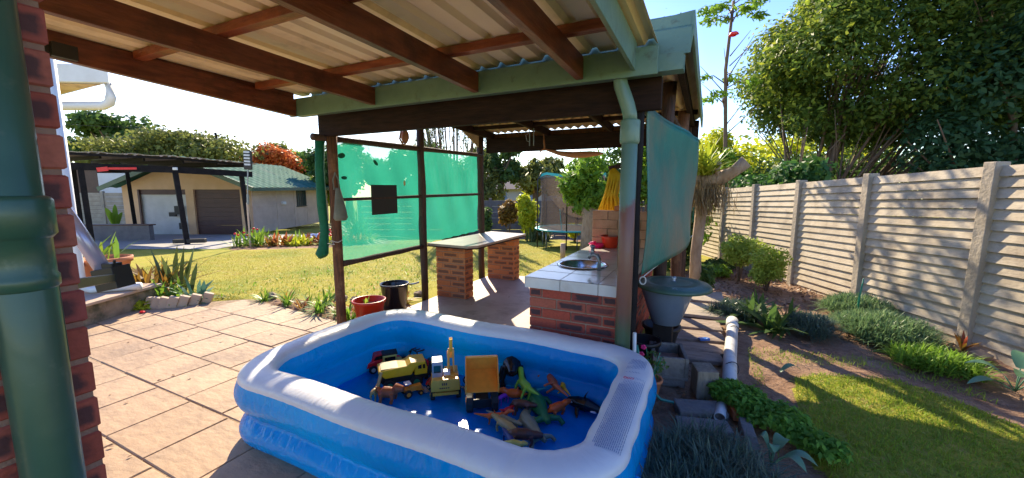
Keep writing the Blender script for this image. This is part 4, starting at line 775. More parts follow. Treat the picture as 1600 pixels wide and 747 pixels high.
m = MB(T); m.bx(-0.085, 0.085, 0.10, 0.20, 0.10, 0.22); m.bx(-0.09, 0.09, 0.14, 0.21, 0.08, 0.12); m.build('cab', M['t_orange'], o, bevel=0.005)
for sx in (-1, 1):
    wheel(T, o, sx * 0.09, -0.07, 0.07, 0.07, 0.05, M['t_orange']); wheel(T, o, sx * 0.09, 0.14, 0.06, 0.06, 0.045, M['t_orange'])
# yellow dump truck, side on
T = TM(-2.13, 2.34, 48, 1.1); o = thing('toy_dump_truck', 'bright yellow toy dump truck with green wheel hubs', 'toy truck', (-2.13, 2.34, 0.024))
m = MB(T); m.prism([(-0.175, 0.15), (-0.13, 0.105), (0.05, 0.105), (0.085, 0.16), (0.15, 0.175), (0.155, 0.19), (0.05, 0.195), (0.02, 0.175), (-0.17, 0.165)], 0.15, 'y', -0.075)
m.add([], []); m.build('hopper', M['t_yellow'], o, bevel=0.006)
m = MB(T); m.bx(-0.155, 0.0, -0.062, 0.062, 0.160, 0.172); m.build('hopper_opening', M['t_tan'], o)
m = MB(T); m.prism([(0.075, 0.09), (0.165, 0.09), (0.168, 0.135), (0.15, 0.185), (0.075, 0.185)], 0.12, 'y', -0.06); cb = m.build('cab', M['t_yellow'], o, bevel=0.006)
m = MB(T); m.bx(0.10, 0.125, -0.0625, 0.0625, 0.135, 0.165); m.bx(0.135, 0.15, -0.0625, 0.0625, 0.135, 0.165); m.bx(0.166, 0.1695, -0.04, 0.04, 0.13, 0.155); m.build('window', M['black_gloss'], cb)
m = MB(T); m.bx(-0.15, 0.16, -0.05, 0.05, 0.055, 0.10); m.bx(-0.165, -0.12, -0.04, 0.04, 0.06, 0.12); m.build('chassis', M['black'], o, bevel=0.004)
for x in (-0.10, 0.085):
    for s in (-1, 1):
        T2 = T @ Matrix.Translation((x, s * 0.062, 0)) @ Matrix.Rotation(R(90), 4, 'Z'); wheel(T2, o, 0, 0, 0.046, 0.046, 0.038, M['t_green'])
# excavator from behind
T = TM(-1.75, 2.38, 38, 1.12); o = thing('toy_excavator', 'yellow toy excavator with grey cab and raised digging arm', 'toy excavator', (-1.75, 2.40, 0.024))
m = MB(T); m.prism([(-0.095, 0.075), (0.095, 0.075), (0.095, 0.13), (0.085, 0.155), (-0.085, 0.155), (-0.095, 0.13)], 0.05, 'y', -0.11); m.bx(-0.09, 0.09, -0.06, 0.09, 0.078, 0.13); m.bx(0.0, 0.09, -0.06, 0.09, 0.13, 0.16); hb = m.build('upper_body', M['t_exc'], o, bevel=0.005)
m = MB(T)
for k, (x, z, w, h) in enumerate([(-0.03, 0.125, 0.008, 0.016), (-0.018, 0.125, 0.008, 0.016), (-0.005, 0.125, 0.009, 0.016), (-0.045, 0.098, 0.010, 0.008), (-0.032, 0.098, 0.010, 0.008), (-0.019, 0.098, 0.010, 0.008), (-0.005, 0.098, 0.010, 0.008), (0.009, 0.098, 0.010, 0.008)]): m.bx(x - w / 2 + 0.01, x + w / 2 + 0.01, -0.1115, -0.1095, z - h / 2, z + h / 2)
m.build('lettering', M['t_brown'], hb)
m = MB(T); m.bx(-0.085, -0.015, -0.04, 0.06, 0.13, 0.25); cb = m.build('cab', M['t_grey'], o, bevel=0.004)
m = MB(T); m.bx(-0.075, -0.028, -0.042, -0.038, 0.175, 0.225); m.build('window', M['dark_glass'], cb); m = MB(T); m.bx(-0.0875, -0.0845, -0.02, 0.045, 0.17, 0.235); m.build('window', M['dark_glass'], cb)
m = MB(T); m.bx(-0.01, 0.035, -0.055, -0.01, 0.155, 0.185); m.build('engine_cover', M['t_white'], o, bevel=0.003)
m = MB(T)
for x in (0.03, 0.06): m.bar((x, 0.0, 0.15), (x, 0.06, 0.30), 0.012, 0.035); 
m.bar((0.045, 0.055, 0.285), (0.045, 0.02, 0.385), 0.022, 0.028); m.bar((0.045, 0.02, 0.385), (0.045, 0.10, 0.27), 0.018, 0.022); m.bar((0.02, -0.02, 0.16), (0.028, 0.03, 0.28), 0.012, 0.014); m.build('boom', M['t_exc'], o, bevel=0.002)
m = MB(T); m.prism([(0.09, 0.27), (0.14, 0.25), (0.13, 0.21), (0.08, 0.22)], 0.05, 'x', 0.02); m.build('bucket', M['t_exc'], o, bevel=0.002)
m = MB(T); m.bx(-0.07, 0.07, -0.07, 0.09, 0.045, 0.075); m.bx(-0.085, 0.085, -0.10, -0.085, 0.04, 0.06); m.build('undercarriage', M['t_exc'], o, bevel=0.003)
for x in (-0.085, 0.085):
    for y in (-0.06, 0.07): wheel(T, o, x, y, 0.036, 0.036, 0.03, M['t_exc'])
# cars and tractor
def toycar(x, y, ang, sc, bodym, label, name='toy_car', buggy=False, cat='toy car', rim='t_grey'):
    sc *= 1.12
    T = TM(x, y, ang, sc); o = thing(name, label, cat, (x, y, 0.024))
    m = MB(T); m.prism([(-0.15, 0.05), (-0.15, 0.085), (-0.08, 0.10), (0.05, 0.10), (0.13, 0.085), (0.155, 0.065), (0.155, 0.045)], 0.11, 'y', -0.055); b = m.build('body', bodym, o, bevel=0.008)
    if buggy:
        m = MB(T)
        for s in (-1, 1): m.tube([(-0.09, s * 0.045, 0.09), (-0.06, s * 0.04, 0.15), (0.02, s * 0.04, 0.15), (0.07, s * 0.045, 0.09)], 0.006, 6); m.tube([(-0.06, s * 0.04, 0.15), (-0.13, s * 0.045, 0.09)], 0.005, 6)
        for xx in (-0.06, -0.02, 0.02): m.tube([(xx, -0.04, 0.15), (xx, 0.04, 0.15)], 0.005, 6)
        m.bx(-0.05, 0.03, -0.035, 0.035, 0.09, 0.11); m.build('roll_cage', M['black'], o)
        m = MB(T); m.bx(-0.14, 0.14, -0.03, 0.03, 0.03, 0.05); m.tube([(0.11, -0.09, 0.045), (0.11, 0.09, 0.045)], 0.008, 6); m.tube([(-0.10, -0.09, 0.045), (-0.10, 0.09, 0.045)], 0.008, 6); m.build('chassis', M['black'], o)
    else:
        m = MB(T); m.prism([(-0.10, 0.095), (-0.07, 0.14), (0.02, 0.14), (0.06, 0.10)], 0.09, 'y', -0.045); c_ = m.build('cabin', bodym, o, bevel=0.005)
        m = MB(T); m.prism([(-0.085, 0.102), (-0.065, 0.132), (0.015, 0.132), (0.045, 0.102)], 0.093, 'y', -0.0465); m.build('window', M['black_gloss'], c_)
    for xx in (-0.095, 0.10):
        for s in (-1, 1):
            T2 = T @ Matrix.Translation((xx, s * (0.085 if buggy else 0.058), 0)) @ Matrix.Rotation(R(90), 4, 'Z'); wheel(T2, o, 0, 0, 0.045 if buggy else 0.034, 0.045 if buggy else 0.034, 0.035 if buggy else 0.025, M[rim])
    return o
toycar(-2.50, 2.50, 60, 0.95, M['t_red'], 'dark red toy car in the far left corner of the pool')
toycar(-2.22, 2.66, -20, 0.95, M['t_red'], 'red toy off-road buggy with black roll cage and big wheels', 'toy_buggy', True, 'toy buggy')
toycar(-2.38, 2.70, 25, 0.75, M['t_blue'], 'small dark blue toy car wedged behind the yellow topped car')
toycar(-2.05, 2.62, -45, 0.70, M['black'], 'small black toy buggy with bronze wheels beside the red buggy', 'toy_buggy', True, 'toy buggy', 't_tan')
toycar(-1.86, 2.42, 10, 0.5, M['t_red'], 'small crimson toy car partly hidden by the excavator')
toycar(-1.60, 2.62, 60, 0.65, M['t_grey'], 'grey and black toy buggy between the excavator and the orange truck', 'toy_buggy', True, 'toy buggy')
T = TM(-2.40, 2.50, 50, 0.8); o = thing('toy_jeep', 'pale lemon toy jeep with black roof behind the yellow truck', 'toy car', (-2.40, 2.50, 0.024))
m = MB(T); m.bx(-0.10, 0.11, -0.06, 0.06, 0.05, 0.12); m.bx(-0.09, 0.05, -0.055, 0.055, 0.12, 0.20); b = m.build('body', M['t_lemon'], o, bevel=0.006)
m = MB(T); m.bx(-0.075, 0.035, -0.057, 0.057, 0.135, 0.18); m.build('window', M['black_gloss'], b)
m = MB(T); m.bx(-0.10, 0.06, -0.06, 0.06, 0.20, 0.22); m.build('roof', M['black'], o, bevel=0.004)
for xx in (-0.07, 0.08):
    for s in (-1, 1): wheel(T @ Matrix.Translation((xx, s * 0.065, 0)) @ Matrix.Rotation(R(90), 4, 'Z'), o, 0, 0, 0.04, 0.04, 0.03, M['t_green'])
T = TM(-1.97, 2.25, 60, 0.75); o = thing('toy_tractor', 'small orange toy tractor with a front loader beside the excavator', 'toy tractor', (-1.97, 2.25, 0.024))
m = MB(T); m.bx(-0.02, 0.10, -0.028, 0.028, 0.05, 0.10); m.bx(-0.07, -0.02, -0.035, 0.035, 0.05, 0.09); m.bar((0.02, -0.04, 0.07), (0.13, -0.04, 0.04), 0.01, 0.014); m.bar((0.02, 0.04, 0.07), (0.13, 0.04, 0.04), 0.01, 0.014); m.build('body', M['t_orange'], o, bevel=0.003)
m = MB(T); m.bx(-0.07, -0.01, -0.035, 0.035, 0.135, 0.145); 
for xx in (-0.065, -0.015):
    for s in (-1, 1): m.bar((xx, s * 0.03, 0.085), (xx, s * 0.03, 0.14), 0.006, 0.006)
m.build('canopy', M['t_white'], o)
m = MB(T); m.prism([(0.12, 0.01), (0.17, 0.01), (0.17, 0.018), (0.13, 0.02), (0.125, 0.06), (0.12, 0.06)], 0.12, 'y', -0.06); m.build('loader_bucket', M['t_grey'], o)
for xx, r_ in ((-0.05, 0.042), (0.08, 0.026)):
    for s in (-1, 1): wheel(T @ Matrix.Translation((xx, s * 0.05, 0)) @ Matrix.Rotation(R(90), 4, 'Z'), o, 0, 0, r_, r_, 0.024, M['t_orange'])
# animals: each one continuous moulded body
def animal(name, label, cat, mt, x, y, ang, sc, spine, legs, extra=(), lie=None, vox=0.004):
    sc *= 1.22; T = TM(x, y, ang, sc)
    if lie: T = T @ Matrix.Translation((0, 0, lie[1])) @ Matrix.Rotation(R(lie[0]), 4, 'X')
    m = MB(T); m.tube([s[:3] for s in spine], [s[3] for s in spine], 12)
    for l in legs: m.tube([p[:3] for p in l], [p[3] for p in l], 8)
    for e in extra: m.tube([p[:3] for p in e], [p[3] for p in e], 8, flat=0.5)
    return tag(m.build(name, mt, origin=(x, y, 0.024), smooth=True, remesh=vox), label, cat)
def quad(h, l, r, neck=0.06, up=0.05, tail=0.1, tz=0.0, headr=None):
    headr = headr or r * 0.7
    spine = [(-l / 2 - tail, 0, h + tz, 0.003), (-l / 2, 0, h, r * 0.7), (-l / 4, 0, h, r), (l / 5, 0, h, r), (l / 2, 0, h + up * 0.3, r * 0.7), (l / 2 + neck * 0.6, 0, h + up, headr), (l / 2 + neck + headr, 0, h + up * 0.9, headr * 0.55)]
    legs = [[(sx * l * 0.38, sy * r * 0.7, h, r * 0.45), (sx * l * 0.40 + 0.006, sy * r * 0.9, h * 0.5, r * 0.3), (sx * l * 0.38, sy * r, 0.003, r * 0.3)] for sx in (-1, 1) for sy in (-1, 1)]
    return spine, legs
def croc(l, r, curl=0.3):
    sp = []
    for i in range(15):
        t = i / 14; x = -l * 0.55 + l * t; yb = curl * l * max(0, 0.4 - t) ** 1.6 * 2.2; rr = r * (0.08 + 0.95 * math.sin(math.pi * min(1, t * 1.15) ** 1.3)) if t < 0.78 else r * (0.55 - 1.1 * (t - 0.78))
        sp.append((x, yb, r * 0.8, max(rr, 0.004)))
    legs = [[(x, sy * r * 0.5, r * 0.7, r * 0.4), (x + 0.01, sy * r * 1.5, r * 0.6, r * 0.3), (x + 0.03, sy * r * 1.9, 0.004, r * 0.28)] for x in (-0.05 * l / 0.3, 0.10 * l / 0.3) for sy in (-1, 1)]
    return sp, legs
s_, l_ = croc(0.36, 0.036, 0.9); animal('toy_crocodile', 'olive grey toy crocodile with curled tail at the front of the pile', 'toy animal', M['t_croc'], -0.98, 2.25, -38, 1.0, s_, l_, vox=0.0045)
s_, l_ = croc(0.42, 0.05, 0.2); animal('toy_crocodile', 'big dark green toy crocodile lying in the middle of the pile', 'toy animal', M['t_dino'], -1.02, 2.48, -50, 1.0, s_, l_, vox=0.005)
s_, l_ = quad(0.08, 0.14, 0.028, 0.07, 0.06, 0.12, 0.02); animal('toy_dinosaur', 'lime green toy dinosaur on top of the pile', 'toy animal', M['t_lime'], -1.16, 2.50, 140, 0.9, s_, l_, lie=(20, 0.06))
s_, l_ = quad(0.07, 0.16, 0.024, 0.07, 0.05, 0.14, 0.02); animal('toy_dinosaur', 'rust brown toy dinosaur leaning over the green crocodile', 'toy animal', M['t_rust'], -1.05, 2.62, 130, 1.0, s_, l_, lie=(70, 0.10))
s_, l_ = quad(0.06, 0.12, 0.018, 0.05, 0.05, 0.12, 0.02); animal('toy_dinosaur', 'mustard yellow toy dinosaur standing behind the pile', 'toy animal', M['t_yellow'], -0.96, 2.66, 120, 0.9, s_, l_, lie=(60, 0.09))
s_, l_ = quad(0.06, 0.10, 0.032, 0.04, 0.02, 0.05); animal('toy_fish', 'orange and red toy fish at the left end of the pile', 'toy animal', M['t_orng'], -1.22, 2.50, 200, 0.85, s_, [], extra=[[(-0.02, 0, 0.06, 0.02), (-0.03, 0, 0.11, 0.006)]], lie=(0, 0.01))
s_, l_ = quad(0.06, 0.08, 0.014, 0.03, 0.02, 0.08, -0.03); animal('toy_lizard', 'small purple and pink toy lizard left of the pile', 'toy animal', M['t_purple'], -1.28, 2.44, 70, 0.9, s_, l_, lie=(0, 0.0))
s_, l_ = quad(0.07, 0.09, 0.022, 0.03, 0.0, 0.03, -0.03); animal('toy_beast', 'dark brown toy beast under the green dinosaurs', 'toy animal', M['t_brown'], -1.10, 2.38, 10, 1.0, s_, l_)
s_, l_ = quad(0.06, 0.09, 0.030, 0.035, 0.02, 0.03, -0.02); animal('toy_dinosaur', 'small orange toy dinosaur between the crocodile and the orca', 'toy animal', M['t_orng'], -0.90, 2.50, 60, 0.9, s_, l_, lie=(25, 0.0))
gor = animal('toy_gorilla', 'black toy gorilla bending forward behind the animal pile', 'toy animal', M['black_gloss'], -1.32, 2.66, -60, 1.25,
    [(-0.05, 0, 0.08, 0.03), (-0.02, 0, 0.11, 0.045), (0.03, 0, 0.145, 0.048), (0.065, 0, 0.14, 0.03), (0.09, 0, 0.13, 0.02)],
    [[(0.03, s * 0.035, 0.14, 0.022), (0.05, s * 0.055, 0.08, 0.018), (0.06, s * 0.05, 0.005, 0.02)] for s in (-1, 1)] + [[(-0.05, s * 0.03, 0.08, 0.026), (-0.04, s * 0.04, 0.04, 0.02), (-0.05, s * 0.04, 0.004, 0.018)] for s in (-1, 1)])
s_, l_ = quad(0.05, 0.10, 0.022, 0.04, -0.01, 0.04, -0.02); animal('toy_panther', 'black toy panther beneath the gorilla', 'toy animal', M['black'], -1.19, 2.62, -20, 1.0, s_, l_)
oc = thing('toy_orca', 'black and white toy orca near the right wall of the pool', 'toy animal', (-0.70, 2.60, 0.024)); T = TM(-0.70, 2.60, 172, 1.2)
m = MB(T); m.tube([(0.13, 0, 0.04, ), (0.115, 0, 0.045), (0.06, 0, 0.05), (0.0, 0, 0.052), (-0.07, 0, 0.045), (-0.13, 0, 0.035)], [0.008, 0.022, 0.036, 0.038, 0.022, 0.008], 14)
m.tube([(0.02, 0, 0.08), (0.005, 0, 0.115), (-0.01, 0, 0.14)], [0.018, 0.011, 0.003], 8, flat=0.35)
for s in (-1, 1): m.tube([(0.05, s * 0.025, 0.035), (0.035, s * 0.06, 0.015), (0.02, s * 0.085, 0.004)], [0.014, 0.013, 0.004], 8, flat=0.4); m.tube([(-0.12, 0, 0.035), (-0.15, s * 0.03, 0.035), (-0.165, s * 0.05, 0.035)], [0.01, 0.012, 0.003], 8, flat=0.4)
m.build('body', M['black_gloss'], oc, smooth=True, remesh=0.0035)
m = MB(T)
for s in (-1, 1): m.ball((0.085, s * 0.0265, 0.055), 0.010, 8, 1.3, 0.4, 0.6); m.ball((-0.05, s * 0.024, 0.035), 0.014, 8, 1.6, 0.4, 0.5)
m.build('white_patch', M['t_white'], oc, smooth=True)
s_, l_ = quad(0.06, 0.08, 0.018, 0.05, 0.04, 0.09, 0.03); animal('toy_dinosaur', 'teal toy dinosaur standing in the middle of the animal pile', 'toy animal', M['teal'], -1.14, 2.60, 200, 0.9, s_, l_)
s_, l_ = quad(0.05, 0.07, 0.016, 0.03, 0.02, 0.04, 0.02); animal('toy_crab', 'bright red toy animal at the foot of the pile behind the tan beast', 'toy animal', M['t_red'], -1.18, 2.33, 60, 0.8, s_, l_)
s_, l_ = quad(0.05, 0.08, 0.02, 0.03, 0.02, 0.05, 0.0); animal('toy_monkey', 'small orange toy animal lying between the yellow truck and the excavator', 'toy animal', M['t_rust'], -1.93, 2.40, 130, 0.8, s_, l_, lie=(40, 0.02))
s_, l_ = quad(0.05, 0.07, 0.016, 0.03, 0.02, 0.04, 0.02); animal('toy_horse', 'small grey toy animal in the gap left of the orange truck', 'toy animal', M['t_grey'], -1.58, 2.45, 20, 0.8, s_, l_)
s_, l_ = quad(0.06, 0.07, 0.016, 0.05, 0.08, 0.02, -0.02); animal('toy_giraffe', 'small yellow spotted toy giraffe by the front rim of the pool', 'toy animal', M['t_tan'], -2.17, 2.08, 100, 1.0, s_, l_, lie=(0, 0))
s_, l_ = quad(0.06, 0.09, 0.034, 0.03, 0.03, 0.03, 0.03, 0.03); animal('toy_lion', 'plump orange brown toy animal by the front rim of the pool', 'toy animal', M['t_rust'], -2.07, 2.10, 20, 1.0, s_, l_, lie=(0, 0))
s_, l_ = quad(0.05, 0.10, 0.016, 0.04, 0.03, 0.07, 0.02); animal('toy_dinosaur', 'coral red toy dinosaur fallen on its side near the front rim', 'toy animal', M['t_orng'], -1.22, 2.22, 30, 1.0, s_, l_, extra=[[(0, 0, 0.05, 0.012), (-0.01, 0, 0.09, 0.004)], [(0.04, 0, 0.05, 0.012), (0.03, 0, 0.085, 0.004)]], lie=(15, 0))
s_, l_ = quad(0.05, 0.11, 0.018, 0.04, 0.01, 0.09, 0.0); animal('toy_dinosaur', 'moss green toy dinosaur behind the coral red one', 'toy animal', M['t_croc'], -1.13, 2.24, -10, 1.0, s_, l_, lie=(30, 0))
s_, l_ = quad(0.05, 0.11, 0.024, 0.04, 0.01, 0.07, 0.0); animal('toy_rhino', 'beige toy beast with dark green head near the front rim', 'toy animal', M['t_tan'], -1.10, 2.14, 160, 1.0, s_, l_)
s_, l_ = quad(0.055, 0.11, 0.028, 0.03, 0.0, 0.02, 0.0); animal('toy_bison', 'dark brown toy bison at the front edge of the pool floor', 'toy animal', M['t_brown'], -0.96, 2.09, 20, 1.0, s_, l_)
s_, l_ = quad(0.04, 0.06, 0.018, 0.02, 0.01, 0.03, 0.0); animal('toy_leopard', 'small yellow and white toy cub nearest the front rim', 'toy animal', M['t_lemon'], -0.97, 2.01, 10, 1.0, s_, l_)
s_, l_ = quad(0.04, 0.09, 0.018, 0.03, 0.0, 0.03, 0.0); animal('toy_seal', 'dark blue toy animal lying beside the toy bison', 'toy animal', M['t_blue'], -1.03, 2.05, 140, 1.0, s_, l_)

# ------------------------------------------------------------ buckets and border plants by the patio
bk = thing('plastic_pot', 'bright red plastic pot beside the worn front left post', 'pot', (-3.56, 3.32, 0.0))
m = MB(); m.lathe([(0.12, 0.0), (0.13, 0.01), (0.175, 0.26), (0.19, 0.265), (0.195, 0.295), (0.185, 0.30), (0.178, 0.295), (0.165, 0.25), (0.15, 0.22), (0.001, 0.22)], (-3.54, 3.36, 0), 28, close=False); m.build('pot', M['red_plastic'], bk, smooth=True)
m = MB(); m.lathe([(0.001, 0.225), (0.155, 0.225)], (-3.54, 3.36, 0), 16, close=False); m.build('potting_soil', M['stone'], bk)
blades('seedling', [(-3.56, 3.34, 0.225)] * 5, 0.14, 0.03, L_['strap'], bk, spread=0.7, seed=5)
bk = thing('plastic_bucket', 'tall black plastic bucket behind the red pot', 'bucket', (-3.62, 3.96, -0.02))
m = MB(); m.lathe([(0.13, -0.02), (0.14, -0.01), (0.175, 0.33), (0.185, 0.335), (0.188, 0.36), (0.178, 0.362), (0.165, 0.33), (0.135, 0.02), (0.001, 0.02)], (-3.66, 3.92, 0), 28, close=False); m.build('bucket', M['black_gloss'], bk, smooth=True)
m = MB(); m.tube([(-3.52, 4.05, 0.33), (-3.44, 4.06, 0.345), (-3.40, 4.10, 0.36)], 0.012, 6); m.build('handle', M['tap_grey'], bk)
rsb = np.random.RandomState(3)
spots = [(-5.65, 3.42), (-5.35, 3.55), (-5.15, 3.42), (-4.95, 3.62), (-4.85, 3.42), (-4.62, 3.55), (-4.45, 3.38), (-4.30, 3.58), (-4.12, 3.40), (-3.98, 3.60), (-3.85, 3.35), (-3.92, 3.95), (-3.82, 4.25), (-3.98, 4.4), (-4.75, 3.75), (-4.2, 3.8)]
kinds = [('strap', 0.22, 0.022, 30, 'low green strap-leaved plant in the border along the patio edge'), ('croton', 0.20, 0.035, 16, 'bronze and yellow leaved plant in the border along the patio edge'), ('bright', 0.26, 0.026, 22, 'bright lime tufted plant in the border along the patio edge')]
protos = {}
for i, (x, y) in enumerate(spots):
    kn, ln, wd, nb, lab = kinds[(0, 1, 2, 0, 1, 0, 2, 1)[i % 8]]
    if kn not in protos:
        o = blades('border_plant', [(x + rsb.uniform(-.04, .04), y + rsb.uniform(-.04, .04), gz(x, y)) for _ in range(nb)], ln, wd, L_[kn], origin=(x, y, gz(x, y)), spread=1.1, bend=0.7, seed=i + 3); tag(o, lab, 'plant', 'plants in the border along the patio edge'); protos[kn] = o
    else: copy_tree(protos[kn], (x, y, gz(x, y)), rnd.uniform(0, 6.28), rnd.uniform(0.8, 1.25))
for i, (x, y, r_) in enumerate([(-4.75, 3.98, 0.09), (-4.5, 4.02, 0.07), (-5.8, 3.62, 0.08), (-4.1, 4.12, 0.07), (-3.9, 4.7, 0.08)]):
    m = MB(); m.ball((x, y, gz(x, y) + r_ * 0.35), r_, 10, 1.3, 0.9, 0.7, jit=0.13); tag(m.build('rock', M['stone'], origin=(x, y, gz(x, y))), 'rough brown rock edging the border beside the lawn', 'rock', 'rocks edging the border')

# stone ledge, pot and pipe at the left
def cbox(mb, X0, X1, Y0, Y1, z0, z1): mb.add([CF @ Vector((x, y, z)) for x in (X0, X1) for y in (Y0, Y1) for z in (z0, z1)], [(0, 1, 3, 2), (4, 6, 7, 5), (0, 4, 5, 1), (2, 3, 7, 6), (0, 2, 6, 4), (1, 5, 7, 3)])
lg = thing('stone_ledge', 'low rough stone ledge with a flat top left of the patio', 'ledge', cf(-5.6, 4.8))
m = MB(); cbox(m, -6.6, -4.95, 4.2, 5.44, -0.03, 0.235); lo_ = m.build('stone_block', M['stone'], lg, bevel=0.03)
m = MB(); cbox(m, -6.62, -4.90, 4.14, 5.48, 0.238, 0.275); m.build('flat_top', M['stone_top'], lg, bevel=0.008)
tp_ = thing('terracotta_pot', 'large terracotta pot standing on the stone ledge', 'pot', cf(-5.50, 5.05, 0.28, False))
c = cf(-5.42, 5.25, 0.28, False); m = MB(); m.lathe([(0.17, 0), (0.18, 0.01), (0.25, 0.33), (0.275, 0.335), (0.28, 0.40), (0.26, 0.405), (0.245, 0.36), (0.001, 0.35)], c, 28, close=False); m.build('pot', M['terracotta'], tp_, smooth=True)
blades('pot_plant', [tuple(c + Vector((rnd.uniform(-.12, .12), rnd.uniform(-.12, .12), 0.34))) for _ in range(9)], 0.42, 0.05, L_['strap'], tp_, spread=0.5, seed=9)
m = MB(); m.tube([cf(-5.42, 4.92, 3.3, False), cf(-5.42, 4.92, 0.42, False), cf(-5.40, 4.93, 0.345, False), cf(-5.33, 4.95, 0.325, False), cf(-4.86, 5.12, 0.325, False)], 0.048, 16)
tag(m.build('white_pipe', M['white_paint'], origin=cf(-5.42, 4.92, 0.3, False), smooth=True), 'white downpipe bending along the top of the stone ledge', 'drainpipe')
# lilac tube held by a black clamp
lt = thing('clamped_tube', 'slanting shiny lilac metal tube held by a black clamp beside the brick pillar', 'tube', cf(-1.9, 1.85, 1.2, False))
m = MB(); m.tube([cf(-2.08, 1.80, 1.62, False), cf(-1.865, 1.80, 1.215, False)], 0.030, 24); m.build('tube', M['lilac_tube'], lt, smooth=True)
m = MB(); p = cf(-1.83, 1.80, 1.19, False); m.box(p, (0.10, 0.09, 0.10), rz=YAW, ry=-0.2); m.box(p + Vector((-0.0, 0, 0.055)), (0.05, 0.05, 0.03), rz=YAW); m.tube([p + Vector((0.02, 0, 0.04)), p + Vector((0.03, 0, 0.085))], 0.006, 6); m.bar(p, Vector((-1.60, 0.38, 1.33)), 0.03, 0.035); m.build('clamp', M['black'], lt, bevel=0.006)
# snake plants and edging
def clump_pts(X, Y, r, n, z=0.0): return [tuple(cf(X + rnd.gauss(0, r), Y + rnd.gauss(0, r), z)) for _ in range(n)]
tag(blades('snake_plant', clump_pts(-5.15, 5.95, 0.10, 14), 0.75, 0.075, L_['snake'], origin=cf(-5.15, 5.95), spread=0.35, bend=0.25, seed=21), 'tall upright snake plant beside the stone ledge', 'plant')
tag(blades('aloe', clump_pts(-5.45, 5.95, 0.16, 60), 0.7, 0.075, L_['bronze'], origin=cf(-5.45, 5.95), spread=0.9, bend=0.6, seed=22), 'bronze leaved aloe next to the terracotta pot', 'plant')
tag(blades('agapanthus', clump_pts(-4.88, 5.50, 0.06, 42), 0.42, 0.042, L_['bright'], origin=cf(-4.88, 5.5), spread=1.1, bend=0.8, seed=23), 'rosette of glossy green leaves behind the brick edging', 'plant')
tag(blades('silver_plant', clump_pts(-4.55, 5.62, 0.08, 24), 0.40, 0.06, L_['hosta'], origin=cf(-4.55, 5.62), spread=1.3, bend=0.9, seed=24), 'silvery broad-leaved plant at the end of the brick edging', 'plant')
tag(leafcloud('sedum', [(*cf(-4.95, 5.18, 0.05), 0.14, 0.12, 0.07, 260)], 0.035, L_['yellow'], origin=cf(-4.95, 5.18), seed=25, up=1.0), 'small lime green ground plant beside the stone ledge', 'plant')
for i in range(7):
    t = i / 6; p = cf(-4.86 + 0.55 * t, 5.22 + 0.30 * t - 0.12 * math.sin(t * 3), 0.05); m = MB(); m.box(p, (0.11, 0.075, 0.20), rz=YAW + 0.4, ry=0.35)
    tag(m.build('edging_brick', M['stone_top'], origin=p, bevel=0.006), 'weathered tan brick tilted in the row edging the plants by the patio', 'brick', 'tilted edging bricks')
p = cf(-4.75, 4.98, 0.02); m = MB(); m.ball(p, 0.03, 8, 1.5, 1, 0.5, jit=0.2); tag(m.build('red_flower', M['t_red'], origin=p), 'small red fallen flower at the foot of the stone ledge', 'flower')

# ------------------------------------------------------------ right-hand yard: trough, blocks, planks, pipes
tr = thing('cement_trough', 'grey cement trough planter beside the pool', 'planter', (-0.20, 3.36, 0))
m = MB(); T = Matrix.Translation((-0.25, 3.48, 0)) @ Matrix.Rotation(R(12), 4, 'Z') @ Matrix.Diagonal((.92, .92, .85, 1)); m.M = T
for (a, b, c_, d_) in ((-0.15, -0.115, -0.19, 0.19), (0.115, 0.15, -0.19, 0.19), (-0.115, 0.115, -0.19, -0.155), (-0.115, 0.115, 0.155, 0.19)): m.bx(a, b, c_, d_, 0.10, 0.29)
m.bx(-0.15, 0.15, -0.19, 0.19, 0.07, 0.105); m.build('trough', M['grey_cement'], tr, bevel=0.008)
m = MB(T); m.bx(-0.13, 0.13, -0.17, 0.17, -0.01, 0.07); m.build('base_blocks', M['grey_cement'], tr, bevel=0.01)
m = MB(T); m.bx(-0.11, 0.11, -0.15, 0.15, 0.11, 0.19); m.build('potting_soil', M['mortar_dark'], tr)
fp = thing('flower_pot', 'small terracotta pot with pink flowers between the pool and the trough', 'flower pot', (-0.33, 3.08, 0.0))
m = MB(); m.lathe([(0.05, 0.0), (0.075, 0.13), (0.085, 0.135), (0.085, 0.155), (0.07, 0.155), (0.065, 0.13), (0.001, 0.13)], (-0.33, 3.08, 0), 18, close=False); m.build('pot', M['terracotta'], fp, smooth=True)
m = MB()
for k in range(6): a = k * 1.1; m.tube([(-0.33, 3.08, 0.13), (-0.33 + 0.05 * math.cos(a), 3.08 + 0.05 * math.sin(a), 0.25), (-0.33 + 0.10 * math.cos(a), 3.08 + 0.10 * math.sin(a), 0.30 + 0.03 * (k % 3))], 0.004, 5)
m.build('stems', M['t_green'], fp)
leafcloud('leaves', [(-0.33, 3.08, 0.27, 0.13, 0.11, 0.09, 90)], 0.022, L_['mid'], fp, seed=31)
m = MB()
for (x, y, z) in ((-0.40, 3.10, 0.38), (-0.38, 3.0, 0.24), (-0.41, 3.08, 0.33)): 
    for k in range(5): a = k * 1.257; m.ball((x + 0.012 * math.cos(a), y, z + 0.012 * math.sin(a)), 0.011, 6, 1, 0.5, 1)
m.build('petals', M['pink'], fp)
m = MB(); m.tube([(-0.46, 3.0, 0.05), (-0.45, 3.0, 0.3), (-0.455, 3.0, 0.52)], 0.014, 8); tag(m.build('white_conduit', M['white_paint'], origin=(-0.46, 3.0, 0), smooth=True), 'thin white plastic conduit standing at the foot of the black post', 'pipe')
